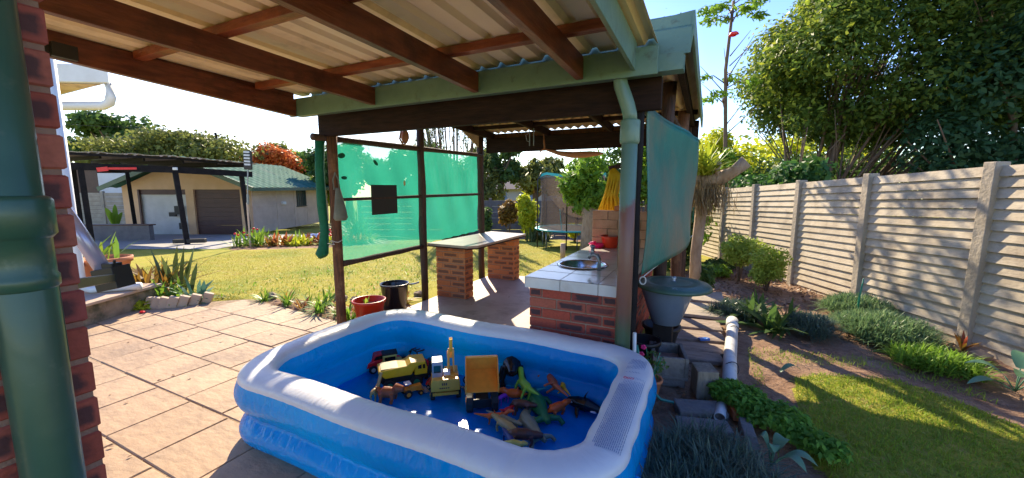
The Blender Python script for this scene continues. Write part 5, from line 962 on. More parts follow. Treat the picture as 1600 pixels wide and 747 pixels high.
m = MB(); m.tube([(-0.44, 3.02, 0.42), (-0.40, 2.97, 0.28), (-0.33, 2.95, 0.14), (-0.25, 2.98, 0.05), (-0.15, 3.02, 0.025), (-0.05, 3.05, 0.022)], 0.011, 8); tag(m.build('garden_hose', M['hose'], origin=(-0.3, 3.0, 0), smooth=True), 'short green hose curving from the post towards the wooden block', 'hose')
m = MB(Matrix.Translation((0.03, 3.31, 0)) @ Matrix.Rotation(R(18), 4, 'Z')); m.prism([(-0.075, -0.09), (0.08, -0.09), (0.075, 0.09), (-0.07, 0.09)], 0.23, off=-0.01)
tag(m.build('wooden_block', M['old_wood'], origin=(0.03, 3.31, 0), bevel=0.008), 'weathered squared wooden block standing beside the trough', 'block')
m = MB(Matrix.Translation((0.03, 3.02, 0)) @ Matrix.Rotation(R(20), 4, 'Z')); m.bx(-0.18, 0.15, -0.09, 0.09, -0.02, 0.05)
tag(m.build('paving_block', M['grey_cement'], origin=(0.03, 3.02, 0), bevel=0.012), 'flat grey cement block in front of the wooden block', 'block')
m = MB(Matrix.Translation((0.07, 2.83, 0)) @ Matrix.Rotation(R(15), 4, 'Z')); m.bx(-0.20, 0.14, -0.08, 0.07, -0.03, 0.03)
tag(m.build('paving_block', M['grey_cement'], origin=(0.07, 2.83, 0), bevel=0.012), 'low grey cement block half buried by the mondo grass', 'block')
m = MB(Matrix.Translation((0.30, 2.80, 0)) @ Matrix.Rotation(R(5), 4, 'Z')); m.bx(-0.035, 0.035, -0.20, 0.15, -0.03, 0.07)
tag(m.build('edge_slab', M['grey_cement'], origin=(0.30, 2.8, 0), bevel=0.008), 'narrow cement edging strip set on edge beside the fern', 'edging')
m = MB(); m.box((0.26, 3.06, 0.03), (0.09, 0.10, 0.07), rz=0.2); tag(m.build('edging_brick', M['terracotta'], origin=(0.26, 3.06, 0), bevel=0.006), 'single red brick in front of the fern', 'brick')
m = MB(); m.tube([(0.14, 2.93, 0.035), (0.15, 3.02, 0.035), (0.155, 3.1, 0.035)], 0.035, 14, cap=False); tag(m.build('pipe_end', M['pvc'], origin=(0.15, 3.0, 0), smooth=True, solid=0.004), 'short open white pipe end poking out by the red brick', 'pipe')
# wide pvc pipe lying on the soil
pp = thing('pvc_pipe', 'long white plastic drain pipe lying on the soil beside the planks', 'pipe', (0.25, 4.3, 0.05))
m = MB(); m.tube([(0.215, 3.42, 0.06), (0.24, 4.0, 0.062), (0.285, 4.72, 0.075), (0.30, 5.05, 0.09)], 0.055, 20); m.build('pipe', M['pvc'], pp, smooth=True)
m = MB(); m.tube([(0.290, 4.84, 0.078), (0.30, 5.07, 0.09)], [0.062, 0.062], 20); m.build('coupling', M['pvc'], pp, smooth=True)
m = MB(); 
for y in (3.75, 4.75, 4.92): m.tube([(0.222 + (y - 3.42) * 0.055 + 0.058 * math.cos(t), y + 0.02 * math.sin(t * 2), 0.062 + (y - 3.4) * 0.012 + 0.058 * math.sin(t)) for t in [k * math.pi / 8 for k in range(17)]], 0.0035, 5)
m.build('wire_tie', M['wire'], pp)
# planks and slabs of the side path
pks = [((-0.12, 3.97), 0.62, 0.22, 14, 'plank', 'short weathered plank just behind the cement trough'), ((-0.02, 4.22), 0.50, 0.26, 10, 'plank', 'broad brown plank beside the white pipe'), ((-0.04, 4.58), 0.52, 0.30, 12, 'plank', 'sunlit weathered plank across the side path'),
       ((-0.06, 4.98), 0.50, 0.34, 6, 'plank', 'third flat slab of the side path'), ((-0.03, 5.62), 0.60, 0.60, 4, 'concrete', 'large pale concrete slab on the side path'), ((-0.05, 6.35), 0.60, 0.60, 4, 'concrete', 'pale concrete slab at the far end of the side path')]
for (c_, a, b, rz_, mt_, lab) in pks:
    m = MB(); m.box((c_[0], c_[1], 0.018), (a, b, 0.04), rz=R(rz_)); tag(m.build('path_slab', M[mt_], origin=(c_[0], c_[1], 0), bevel=0.008), lab, 'slab')
m = MB(); m.box((0.02, 4.42, 0.055), (0.10, 0.05, 0.02), rz=0.5); m.ball((0.06, 4.43, 0.06), 0.02, 8, 1, 1, 0.6); tag(m.build('blue_scrap', col('scrap_blue', (0.02, 0.12, 0.42)), origin=(0.02, 4.42, 0.05)), 'small blue plastic toy lying on the path slab', 'toy')
for (x, y, w, lab) in ((-0.36, 4.02, 0.18, 'dark flowerpot under the shelter edge behind the blue tub'), (-0.45, 3.55, 0.14, 'black bucket standing below the blue tub')):
    m = MB(); m.lathe([(w * 0.6, 0), (w * 0.9, 0.24), (w, 0.25), (w, 0.28), (w * 0.85, 0.28), (w * 0.55, 0.03), (0.001, 0.03)], (x, y, 0), 18, close=False); tag(m.build('dark_pot', M['black'], origin=(x, y, 0), smooth=True), lab, 'pot')

# mondo grass, ferns and other low plants
rs = np.random.RandomState(5)
def patch(name, poly, n, ln, wd, lm, label, cat, mound=0.06, spread=1.2, bend=0.9, seed=1, kind='stuff', stepz=0.0):
    P = scatter(poly, n, rs); cxy = np.mean(np.array(poly), 0); rad = np.max(np.linalg.norm(np.array(poly) - cxy, axis=1)); d = np.linalg.norm(P - cxy, axis=1) / rad
    tuft = mound * (1 - d ** 2) + 0.02 * np.sin(P[:, 0] * 19) * np.cos(P[:, 1] * 17)
    B = np.stack([P[:, 0], P[:, 1], gzv(P[:, 0], P[:, 1]) + np.clip(tuft, 0, 1)], 1)
    o = blades(name, B, ln, wd, lm, origin=(cxy[0], cxy[1], gz(*cxy)), spread=spread, bend=bend, seed=seed); 
    return tag(o, label, cat, kind=kind)
MONDO = [(-0.30, 1.2), (-0.22, 2.36), (-0.08, 2.55), (0.08, 2.62), (0.22, 2.58), (0.32, 2.42), (0.42, 2.2), (0.6, 1.9), (0.7, 1.0)]
patch('mondo_grass', MONDO, 8500, 0.17, 0.006, L_['mondo'], 'dark mondo grass growing thickly beside the pool', 'grass', 0.08, seed=41)
patch('mondo_grass', [(0.05, 5.55), (0.35, 5.95), (0.7, 5.95), (0.62, 5.4), (0.45, 5.3)], 2200, 0.15, 0.009, L_['mondo'], 'dark mondo grass clump beside the far end of the white pipe', 'grass', 0.10, seed=42)
patch('mondo_grass', [(0.88, 5.30), (0.95, 5.65), (1.22, 5.65), (1.28, 5.25), (1.15, 5.0), (0.95, 5.05)], 2600, 0.14, 0.007, L_['mondo'], 'dark mondo grass mound right of the strappy plants', 'grass', 0.12, seed=43)
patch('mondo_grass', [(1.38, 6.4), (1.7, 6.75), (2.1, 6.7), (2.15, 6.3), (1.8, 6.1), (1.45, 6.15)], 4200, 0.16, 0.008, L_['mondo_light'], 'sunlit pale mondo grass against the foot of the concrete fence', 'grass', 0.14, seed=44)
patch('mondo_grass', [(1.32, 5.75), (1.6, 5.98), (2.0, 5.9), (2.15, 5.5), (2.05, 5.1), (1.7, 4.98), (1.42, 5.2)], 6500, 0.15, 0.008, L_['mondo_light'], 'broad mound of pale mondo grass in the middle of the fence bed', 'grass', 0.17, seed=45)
patch('bright_tufts', [(1.62, 4.92), (1.95, 5.0), (2.2, 4.78), (2.1, 4.5), (1.82, 4.48), (1.6, 4.65)], 1100, 0.17, 0.014, L_['bright'], 'bright green strappy tufts at the lawn end of the mondo grass', 'grass', 0.05, seed=46, spread=0.9)
for i, (x, y, s) in enumerate([(0.52, 5.42, 1.0), (0.70, 5.15, 1.1), (0.86, 5.38, 0.9), (0.62, 5.75, 0.9)]):
    if i == 0: ag = tag(blades('strappy_lily', [(x + rnd.gauss(0, .03), y + rnd.gauss(0, .03), gz(x, y)) for _ in range(22)], 0.42, 0.06, L_['mid'], origin=(x, y, gz(x, y)), spread=1.15, bend=0.8, seed=51), 'dark glossy broad-leaved lily in the shaded bed', 'plant', 'lilies in the shaded bed')
    else: copy_tree(ag, (x, y, gz(x, y)), i * 1.3, s)
fern_cl = []
for i in range(30): t = i / 29; fern_cl.append((0.14 + 0.50 * t + rnd.uniform(-0.1, 0.1), 3.42 - 0.62 * t + rnd.uniform(-0.14, 0.12), 0.07 + rnd.uniform(0, 0.06), 0.10, 0.10, 0.05, 340))
tag(leafcloud('fern', fern_cl, 0.020, L_['fern'], origin=(0.35, 3.15, 0), seed=52, up=1.6, aspect=0.55, droop=0.6), 'bright green spreading fern at the near end of the white pipe', 'fern')
def bigleaf(mb, base, tip, w, sag=0.05):
    base, tip = Vector(base), Vector(tip); d = tip - base; s = d.cross(Vector((0, 0, 1))).normalized(); n = 8; vs = []
    for i in range(n + 1):
        t = i / n; c_ = base + d * t + Vector((0, 0, math.sin(t * math.pi) * sag)); ww = w * math.sin(math.pi * min(1, t * 0.92 + 0.08)) ** 0.8
        vs += [c_ - s * ww + Vector((0, 0, 0.25 * ww)), c_, c_ + s * ww + Vector((0, 0, 0.25 * ww))]
    mb.add(vs, [(3 * i + k, 3 * i + k + 1, 3 * i + 4 + k, 3 * i + 3 + k) for i in range(n) for k in range(2)])
for (x, y, lv, lab) in ((0.40, 2.58, [(0.06, 0.07, 0.12, 0.040), (-0.05, 0.02, 0.14, 0.036), (0.15, -0.03, 0.09, 0.036), (0.10, -0.10, 0.10, 0.032), (0.0, -0.06, 0.13, 0.03)], 'pale blue green broad-leaved plant below the fern'), (2.25, 4.45, [(-0.2, 0.05, 0.15, 0.05), (0.1, 0.15, 0.25, 0.07), (-0.05, -0.2, 0.2, 0.06), (0.2, 0.0, 0.22, 0.06), (-0.25, -0.12, 0.06, 0.04), (0.12, -0.18, 0.12, 0.05)], 'broad-leaved plant at the foot of the nearest fence post')):
    m = MB()
    for (dx, dy, dz, w) in lv: m.tube([(x, y, 0), (x + dx * 0.3, y + dy * 0.3, dz * 0.7)], 0.005, 5); bigleaf(m, (x + dx * 0.3, y + dy * 0.3, dz * 0.7), (x + dx * 1.4, y + dy * 1.4, dz), w)
    tag(m.build('broad_leaf_plant', L_['hosta'], origin=(x, y, 0), smooth=True, fixn=False), lab, 'plant')
m = MB(); bigleaf(m, (0.62, 3.95, 0.03), (0.78, 4.05, 0.04), 0.03); tag(m.build('fallen_leaf', L_['hosta'], origin=(0.7, 4, 0.02), fixn=False), 'single pale green leaf lying on the bare soil', 'leaf')
m = MB(); m.tube([cf(4.12, 4.62, 0), cf(4.12, 4.62, 0.3), cf(4.13, 4.60, 0.55)], [0.012, 0.010, 0.006], 6); pl_ = m.build('garden_stake', M['t_green'], origin=cf(4.12, 4.62), smooth=True); tag(pl_, 'thin green stake sticking out of the mondo grass by the fence', 'stake')
# grass on the right lawn patch and scattered litter
P = scatter(LAWN_R, 42000, rs); B = np.stack([P[:, 0], P[:, 1], gzv(P[:, 0], P[:, 1]) - 0.004], 1)
tag(blades('lawn_grass', B, 0.05, 0.0045, L_['grass'], origin=(1.2, 3, 0), spread=1.2, bend=0.8, seg=2, seed=61), 'short green lawn grass on the right', 'grass', kind='stuff')
P = scatter([(0.45, 2.6), (0.5, 4.2), (1.4, 4.5), (2.0, 4.1), (2.0, 4.4), (1.4, 4.75), (0.4, 4.5)], 900, rs); B = np.stack([P[:, 0], P[:, 1], gzv(P[:, 0], P[:, 1])], 1)
tag(blades('stray_grass', B, 0.05, 0.005, L_['grass'], origin=(1.2, 4, 0), spread=1.2, seg=2, seed=62), 'stray grass tufts at the edge of the soil', 'grass', kind='stuff')
LL = [(-8.2, 2.4), (-7.2, 2.5), (-6.3, 3.2), (-5.7, 3.8), (-4.2, 4.3), (-3.75, 6.5), (-2.6, 6.8), (-1.0, 6.7), (-0.9, 8.5), (-5, 13), (-9, 13.0), (-11, 9), (-12.5, 7), (-11, 3.5)]
P = scatter([(-7.2, 2.6), (-6.2, 3.4), (-4.6, 4.3), (-3.9, 6.5), (-3.0, 7.0), (-4, 9), (-8, 8)], 1300, rs); B = np.stack([P[:, 0], P[:, 1], gzv(P[:, 0], P[:, 1])], 1)
tag(blades('lawn_weeds', B, 0.07, 0.018, L_['bright'], origin=(-6, 5, 0), spread=1.4, seg=2, seed=67), 'scattered greener weeds in the yellowish lawn', 'weeds', kind='stuff')
P = scatter(LL, 90000, rs); B = np.stack([P[:, 0], P[:, 1], gzv(P[:, 0], P[:, 1]) - 0.003], 1)
tag(blades('lawn_grass', B, 0.045, 0.010, L_['dry'], origin=(-6, 6, 0), spread=1.2, bend=0.7, seg=1, seed=63), 'sunlit yellowish lawn grass between the patio and the garage', 'grass', kind='stuff')
P = scatter([(-0.3, 6.8), (0.2, 6.2), (1.2, 6.2), (1.6, 7.0), (2.4, 4.8), (2.5, 4.2), (2.2, 8), (0.5, 11), (-0.5, 9)], 2600, rs); Pz = gzv(P[:, 0], P[:, 1]) + 0.012
tag(leafcloud('leaf_litter', [(x, y, z, 0.03, 0.03, 0.008, 1) for (x, y), z in zip(P[:2600], Pz)], 0.028, L_['litter'], origin=(1, 7, 0), seed=64, up=3), 'dry brown leaf litter strewn over the fence bed', 'leaf litter', kind='stuff')
P = scatter([(-0.2, 2.4), (0.0, 2.55), (0.2, 3.3), (0.1, 4.2), (-0.4, 4.1)], 380, rs)
tag(leafcloud('leaf_litter', [(x, y, 0.012, 0.03, 0.03, 0.008, 1) for x, y in P], 0.018, L_['litter'], origin=(0, 3.4, 0), seed=65, up=3), 'small brown leaves scattered between the trough and the blocks', 'leaf litter', kind='stuff')

P = np.concatenate([scatter([(-6.3, 0.5), (-3.0, 0.5), (-3.0, 3.1), (-5.8, 3.3)], 46, rs), scatter([(-3.0, 3.4), (-1.5, 3.3), (-1.5, 6.3), (-2.8, 6.3)], 16, rs)])
tag(leafcloud('leaf_litter', [(x, y, 0.006, 0.02, 0.02, 0.004, 1) for x, y in P], 0.016, L_['litter'], origin=(-4, 2, 0), seed=66, up=4), 'few dry leaves lying on the patio paving', 'leaf litter', kind='stuff')
# ------------------------------------------------------------ concrete fence on the right
fn = thing('concrete_fence', 'long sunlit precast concrete slat fence along the right side', 'fence', cf(5, 6))
FP = [(4.62 + 0.155 * k + 0.0 * k, 3.88 + 1.5 * k) for k in range(-2, 8)]
def fz(k): return 0.0 - 0.058 * (max(0, k + 0.6))
FD = (CF.to_3x3() @ Vector((0.155, 1.5, 0))).normalized(); FNn = Vector((-FD.y, FD.x, 0))
fang = math.atan2(FD.y, FD.x)
for i, (X, Y) in enumerate(FP):
    k = i - 2; p = cf(X, Y, 0, False); z0 = fz(k)
    m = MB(); m.box((p.x, p.y, z0 + 0.90), (0.115, 0.13, 1.96), rz=fang + rnd.uniform(-0.03, 0.03), ry=rnd.uniform(-0.012, 0.012)); m.build('post', M['concrete'], fn, bevel=0.008)
    if i < len(FP) - 1:
        q = cf(*FP[i + 1], 0, False); z1 = fz(k + 1); a = p + FD * 0.05; b = q - FD * 0.05
        m = MB(); ns = 18; H_ = 1.84
        for s in range(ns):
            h0 = s * H_ / ns; h1 = (s + 1) * H_ / ns; j_ = rnd.uniform(-0.003, 0.003)
            # lapped slat: leans out at its foot
            A = [a + FNn * (0.027 + j_) + Vector((0, 0, z0 + h0 + 0.004)), b + FNn * (0.027 + j_) + Vector((0, 0, z1 + h0 + 0.004)), b + FNn * (0.006 + j_) + Vector((0, 0, z1 + h1)), a + FNn * (0.006 + j_) + Vector((0, 0, z0 + h1))]
            Bk = [v - FNn * 0.035 for v in A]
            m.add(A + Bk, [(0, 1, 2, 3), (7, 6, 5, 4), (0, 4, 5, 1), (3, 2, 6, 7), (0, 3, 7, 4), (1, 5, 6, 2)])
        m.build('slat_panel', M['fence_panel'], fn)
# garden bed bricks/scraps at fence foot
p = cf(4.35, 3.55); m = MB(); m.box(p + Vector((0, 0, 0.04)), (0.16, 0.10, 0.09), rz=0.7, rx=0.3); tag(m.build('broken_brick', M['stone'], origin=p, bevel=0.006), 'broken dark brick at the foot of the nearest fence post', 'brick')
p = cf(4.45, 3.78); tag(blades('small_aloe', [tuple(p)] * 12, 0.22, 0.03, L_['croton'], origin=p, spread=0.7, seed=71), 'small orange tinged aloe by the nearest fence post', 'plant')

# shrubs on the right bed
def shrub(name, X, Y, zc, rx, rz_, n, lf, lm, label, cat='shrub', seed=1, stems=5, base=0.0, group=None, nc=9):
    b = cf(X, Y); o = thing(name, label, cat, b, group); r0 = random.Random(seed); cl = []
    for k in range(nc):
        a = r0.uniform(0, 6.28); rr = r0.uniform(0.1, 0.62) * rx; zz = zc + r0.uniform(-0.6, 0.6) * rz_; f = 1 - 0.35 * abs(zz - zc) / rz_
        cl.append((b.x + rr * f * math.cos(a), b.y + rr * f * math.sin(a), b.z + zz, rx * 0.52, rx * 0.52, rz_ * 0.45, n // nc))
    leafcloud('foliage', cl, lf, lm, o, seed=seed)
    m = MB()
    for k in range(stems):
        c_ = cl[k % nc]; p0 = b + Vector((r0.uniform(-.05, .05) * rx, r0.uniform(-.05, .05) * rx, -0.03)); p1 = Vector(c_[:3]); mid = p0.lerp(p1, 0.5) + Vector((0, 0, 0.1 * rz_)); s = max(0.008, rx * 0.045); m.tube([p0, mid, p1], [s, s * 0.7, s * 0.3], 6)
    m.build('stems', M['bark'], o, smooth=True); return o
shrub('clipped_shrub', 4.15, 7.15, 0.56, 0.36, 0.32, 4200, 0.030, L_['shrub'], 'small rounded clipped shrub, the left and farther of the two by the fence', seed=81)
shrub('clipped_shrub', 4.10, 6.30, 0.42, 0.30, 0.36, 4200, 0.026, L_['shrub'], 'small sunlit clipped shrub, the right and nearer of the two by the fence', seed=82)
shrub('low_shrub', 3.95, 7.6, 0.12, 0.40, 0.14, 1200, 0.035, L_['bright'], 'low feathery green shrub at the edge of the side path', seed=83)
shrub('low_shrub', 4.45, 8.6, 0.14, 0.45, 0.16, 1200, 0.035, L_['mid'], 'low dark shrub at the foot of the fence behind the clipped shrubs', seed=84)
shrub('leafy_bush', 3.55, 8.3, 0.9, 0.55, 0.9, 2600, 0.07, L_['mid'], 'dense dark leafy bush behind the driftwood trunk', seed=85)
shrub('leafy_bush', 4.2, 10.2, 1.2, 0.9, 1.0, 2600, 0.08, L_['bright'], 'bright green leafy bush at the far end of the side path', seed=86)
shrub('path_plant', 3.0, 6.1, 0.25, 0.2, 0.25, 500, 0.06, L_['mid'], 'small leafy plant at the foot of the orange lit post', seed=87)
# creeper over the fence
cr_ = thing('creeper', 'dark green creeper spilling over the top of the concrete fence', 'creeper', cf(6.0, 9.2)); cl = []
for k in range(22):
    t = k / 21; X, Y = 5.15 + 0.9 * t, 7.6 + 4.6 * t; c_ = cf(X + 0.35 + rnd.uniform(-.1, .3), Y, 0, False); cl.append((c_.x, c_.y, 1.82 - 0.02 * k + rnd.uniform(-0.15, 0.22), 0.34, 0.34, 0.24, 260))
leafcloud('foliage', cl, 0.075, leafmat('creeper_leaf', [(0.03, 0.10, 0.03), (0.06, 0.16, 0.04), (0.10, 0.2, 0.03)], 0.4), cr_, seed=91)
m = MB()
for c_ in cl[::3]: m.tube([(c_[0], c_[1], gz(c_[0], c_[1])), (c_[0] + 0.05, c_[1], 1.0), (c_[0], c_[1], c_[2])], [0.025, 0.02, 0.012], 6)
m.build('stems', M['bark'], cr_, smooth=True)

# driftwood trunk with epiphytes
dwt = thing('dead_tree_trunk', 'dead weathered tree trunk with a broken branch, hung with moss and an epiphyte', 'tree', (-0.12, 6.75, 0))
m = MB(); m.tube([(-0.14, 6.7, -0.05), (-0.16, 6.7, 0.6), (-0.12, 6.68, 1.1), (-0.10, 6.66, 1.55), (-0.06, 6.62, 1.72), (0.10, 6.56, 1.74), (0.28, 6.52, 1.84), (0.42, 6.50, 1.96)], [0.10, 0.085, 0.08, 0.10, 0.12, 0.10, 0.085, 0.09], 14, jit=0.14); m.tube([(0.08, 6.55, 1.72), (0.06, 6.5, 1.86), (0.09, 6.5, 1.96)], [0.05, 0.035, 0.03], 8, jit=0.15); m.tube([(-0.08, 6.64, 1.5), (-0.22, 6.6, 1.8), (-0.25, 6.6, 1.95)], [0.06, 0.05, 0.03], 8, jit=0.1); m.build('trunk', M['drift'], dwt, smooth=True)
mo = [( -0.10 + rnd.gauss(0, .13), 6.60 + rnd.gauss(0, .09), 1.62 + rnd.gauss(0, .10)) for _ in range(700)]
o = blades('hanging_moss', [(x, y, z) for x, y, z in mo], 0.42, 0.012, M['moss'], dwt, spread=0.5, bend=0.2, seg=2, seed=92)
rootz = 1.64
co = np.empty(len(o.data.vertices) * 3); o.data.vertices.foreach_get('co', co); co = co.reshape(-1, 3); bz = np.repeat(np.array(mo)[:, 2], 6); co[:, 2] = bz - (co[:, 2] - bz) * 0.9; o.data.vertices.foreach_set('co', co.ravel()); o.data.update()
blades('epiphyte', [(-0.08 + rnd.gauss(0, .06), 6.55 + rnd.gauss(0, .05), 1.78) for _ in range(60)], 0.62, 0.045, L_['epiphyte'], dwt, spread=1.0, bend=0.7, seed=93)
blades('epiphyte', [(-0.30 + rnd.gauss(0, .05), 6.5 + rnd.gauss(0, .05), 1.85) for _ in range(40)], 0.5, 0.035, L_['epiphyte'], dwt, spread=1.1, bend=0.5, seed=94)

# ------------------------------------------------------------ things behind the counters
# yellow rope bundle
yr = thing('yellow_rope', 'bundle of bright yellow rope draped over a post behind the blocks', 'rope', (-1.2, 5.5, 1.2))
m = MB()
for k in range(26):
    t = k / 25; x = -1.30 + 0.16 * t; y = 5.45 + 0.05 * math.sin(k * 2.1); m.tube([(-1.22 + 0.04 * t, 5.48, 1.86), (x + 0.06, y, 1.75), (x + 0.01 + 0.02 * math.sin(k), y, 1.5), (-1.38 + 0.32 * t + 0.01 * math.sin(k * 3), y, 1.26 + 0.03 * math.sin(k * 1.7))], 0.014, 6)
m.build('strands', M['yellow_rope'], yr, smooth=True)
m = MB(); m.tube([(-1.0, 5.6, 0.0), (-1.0, 5.6, 1.0), (-1.02, 5.58, 1.6), (-1.0, 5.55, 2.05)], [0.06, 0.055, 0.05, 0.04], 10, jit=0.12); m.tube([(-1.0, 5.57, 1.9), (-1.15, 5.5, 1.88), (-1.25, 5.47, 1.86)], 0.03, 8, jit=0.1); tag(m.build('dark_branch', M['dark_post'], origin=(-1.0, 5.6, 0), smooth=True), 'dark twisted branch standing upright behind the yellow rope', 'branch')
shrub('climbing_plant', 3.2, 9.6, 2.2, 0.75, 0.75, 1600, 0.10, L_['bright'], 'bright broad-leaved plant showing between the rope and the swan neck pipe', seed=95)
st = thing('potted_tree', 'bushy green fern crown growing on a thick fibrous stump', 'tree', cf(2.35, 11.8)); b = cf(2.35, 11.8)
m = MB(); m.tube([b, b + Vector((0, 0, 0.5)), b + Vector((0.02, 0, 1.0)), b + Vector((0, 0, 1.35))], [0.34, 0.31, 0.30, 0.36], 14, jit=0.12); m.build('trunk', M['drift'], st, smooth=True)
cl = [(b.x + rnd.gauss(0, .35), b.y + rnd.gauss(0, .3), b.z + 1.9 + rnd.gauss(0, .33), 0.42, 0.42, 0.35, 330) for _ in range(14)]; leafcloud('crown', cl, 0.10, L_['bright'], st, seed=96, aspect=0.35)
p = cf(1.30, 10.1); m = MB(); m.tube([p, p + Vector((0, 0, 0.42))], 0.065, 12); tag(m.build('wooden_stump', M['stone_top'], origin=p, smooth=True), 'short pale round post standing on the sunlit lawn', 'post')
# trampoline
tc_ = cf(2.0, 13.4); tm = thing('trampoline', 'trampoline with teal padding and black mesh safety net on the lawn', 'trampoline', tc_)
zt = tc_.z + 0.62; RR = 1.15
def circ(r, z, n=40, a0=0, a1=2 * math.pi): return [(tc_.x + r * math.cos(a0 + (a1 - a0) * k / n), tc_.y + r * math.sin(a0 + (a1 - a0) * k / n), z) for k in range(n + 1)]
m = MB(); m.tube(circ(RR, zt), 0.09, 8, flat=0.35, cap=False); m.build('pad', M['teal'], tm, smooth=True)
m = MB(); m.lathe([(0.001, zt - tc_.z), (RR - 0.05, zt - tc_.z + 0.01)], tc_, 32, close=False); m.build('mat', M['black'], tm)
for k in range(6):
    a = k * math.pi / 3 + 0.25 + YAW; m = MB(); x, y = tc_.x + (RR + 0.05) * math.cos(a), tc_.y + (RR + 0.05) * math.sin(a)
    m.tube([(x, y, gz(x, y)), (x, y, zt + 1.6), (tc_.x + (RR - .08) * math.cos(a), tc_.y + (RR - .08) * math.sin(a), zt + 1.85)], 0.022, 8); m.build('pole', M['black'], tm, smooth=True)
    m = MB(); x2, y2 = tc_.x + (RR - .1) * math.cos(a + .3), tc_.y + (RR - .1) * math.sin(a + .3); m.tube([(x2, y2, zt - 0.03), (x2, y2, gz(x2, y2))], 0.02, 8); m.build('leg', M['tap_grey'], tm, smooth=True)
m = MB(); m.grid(60, 6, lambda a, b: (tc_.x + (RR - .08 - .06 * math.sin(b * 3.14)) * math.cos(a * 6.283), tc_.y + (RR - .08 - .06 * math.sin(b * 3.14)) * math.sin(a * 6.283), zt + 0.02 + b * 1.8 - (0.10 * abs(math.sin(a * 9.42)) * b))); m.build('safety_net', M['tramp_net'], tm, smooth=True, fixn=False)
m = MB(); m.grid(60, 1, lambda a, b: (tc_.x + (RR - .06) * math.cos(a * 6.283), tc_.y + (RR - .06) * math.sin(a * 6.283), zt + 1.76 + b * 0.08 - 0.10 * abs(math.sin(a * 9.42)))); m.build('net_hem', M['teal'], tm, fixn=False)
pz = cf(1.45, 12.32, 0); m = MB(); m.bar((pz.x, pz.y, zt), (pz.x, pz.y, zt + 0.9), 0.05, 0.01); m.bar((pz.x + 0.09, pz.y + .03, zt), (pz.x + .02, pz.y, zt + 0.7), 0.03, 0.01); m.build('door_flap', M['teal'], tm)

# back concrete fence, shrubs in front of it
bf = thing('garden_wall', 'grey precast concrete wall along the far end of the garden', 'wall', cf(-2, 18.5))
xs = [-7.0 + 1.5 * k for k in range(10)]
for k, X in enumerate(xs):
    Yb = 18.5 + 0.02 * X; p = cf(X, Yb); m = MB(); m.box((p.x, p.y, p.z + 0.85), (0.13, 0.13, 1.75), rz=YAW); m.build('post', M['grey_fence'], bf, bevel=0.01)
    if k < len(xs) - 1:
        p2 = cf(X + 1.5, Yb + 0.03); m = MB()
        for s in range(6): m.bar(p.lerp(p2, 0.04) + Vector((0, 0, 0.14 + s * 0.27)), p.lerp(p2, 0.96) + Vector((0, 0, 0.14 + s * 0.27)), 0.05, 0.255)
        m.build('slat_panel', M['grey_fence'], bf, bevel=0.012)
shrub('yellow_shrub', 0.55, 15.9, 1.0, 0.55, 0.85, 2600, 0.075, L_['yellow'], 'bright yellow leaved shrub in front of the garden wall', seed=101)
shrub('bronze_shrub', -0.15, 16.6, 1.15, 0.5, 0.6, 1800, 0.075, L_['bronze'], 'bronze orange leaved shrub left of the yellow one', seed=102)
shrub('small_shrub', -1.05, 16.6, 0.85, 0.28, 0.6, 700, 0.07, L_['mid'], 'thin dark green shrub against the garden wall', seed=103)
shrub('dark_shrub', 1.1, 16.0, 0.35, 0.5, 0.4, 1100, 0.07, L_['mid'], 'low dark green shrub under the yellow one', seed=104)
shrub('lime_shrub', 2.4, 15.4, 0.35, 0.4, 0.35, 900, 0.07, L_['yellow'], 'small lime shrub behind the trampoline legs', seed=105)
shrub('hedge_plant', 3.4, 15.6, 0.5, 0.9, 0.45, 1600, 0.08, L_['mid'], 'dark green plants behind the fern topped stump', seed=106)
for i, (X, Y, lab) in enumerate(((0.75, 15.1, 'grey green aloe at the foot of the yellow shrub'), (1.25, 15.2, 'grey green aloe beside the trampoline leg'))):
    tag(blades('aloe_plant', clump_pts(X, Y, 0.08, 22), 0.55, 0.06, L_['snake'], origin=cf(X, Y), spread=0.7, seed=107 + i), lab, 'plant')

# ------------------------------------------------------------ garage, carport and flower bed on the left
ga = thing('garage', 'peach double garage with green tiled roof and one brown roller door', 'garage', cf(-12.5, 19))
GX0, GX1, GY0, GY1 = -18.4, -12.45, 19.0, 27.0; gzz = -0.62
gw = MB(); 
def gbox(mb, a, b, c_, d_, z0, z1): cbox(mb, a, b, c_, d_, z0, z1)
D1, D2 = (-17.65, -15.42), (-15.05, -12.85); zd = 1.52; ze = 1.66
gbox(gw, GX0, D1[0], GY0, GY0 + 0.2, gzz, ze); gbox(gw, D1[1], D2[0], GY0, GY0 + 0.2, gzz, zd); gbox(gw, D2[1], GX1, GY0, GY0 + 0.2, gzz, ze); gbox(gw, D1[0], D2[1], GY0, GY0 + 0.2, zd, ze)
xm = (GX0 + GX1) / 2; zr = 2.95
gw.add([CF @ Vector(v) for v in ((GX0, GY0, ze), (GX1, GY0, ze), (xm, GY0, zr), (GX0, GY0 + .2, ze), (GX1, GY0 + .2, ze), (xm, GY0 + .2, zr))], [(0, 1, 2), (5, 4, 3), (0, 3, 4, 1), (1, 4, 5, 2), (2, 5, 3, 0)])
gw.build('front_wall', M['peach_wall'], ga)
m = MB(); ns = 11
for s in range(ns): gbox(m, GX1 - 0.15, GX1 + 0.01 + 0.015 * (s % 2 == 0) * 0, GY0 + 0.2, GY1, gzz + s * 0.207 + 0.012, gzz + (s + 1) * 0.207)
gbox(m, GX1 - 0.14, GX1 - 0.008, GY0 + 0.2, GY1, gzz, ze); gbox(m, GX0, GX0 + 0.15, GY0 + 0.2, GY1, gzz, ze); gbox(m, GX0, GX1, GY1, GY1 + 0.15, gzz, ze); sw = m.build('side_wall', M['cream_wall'], ga)
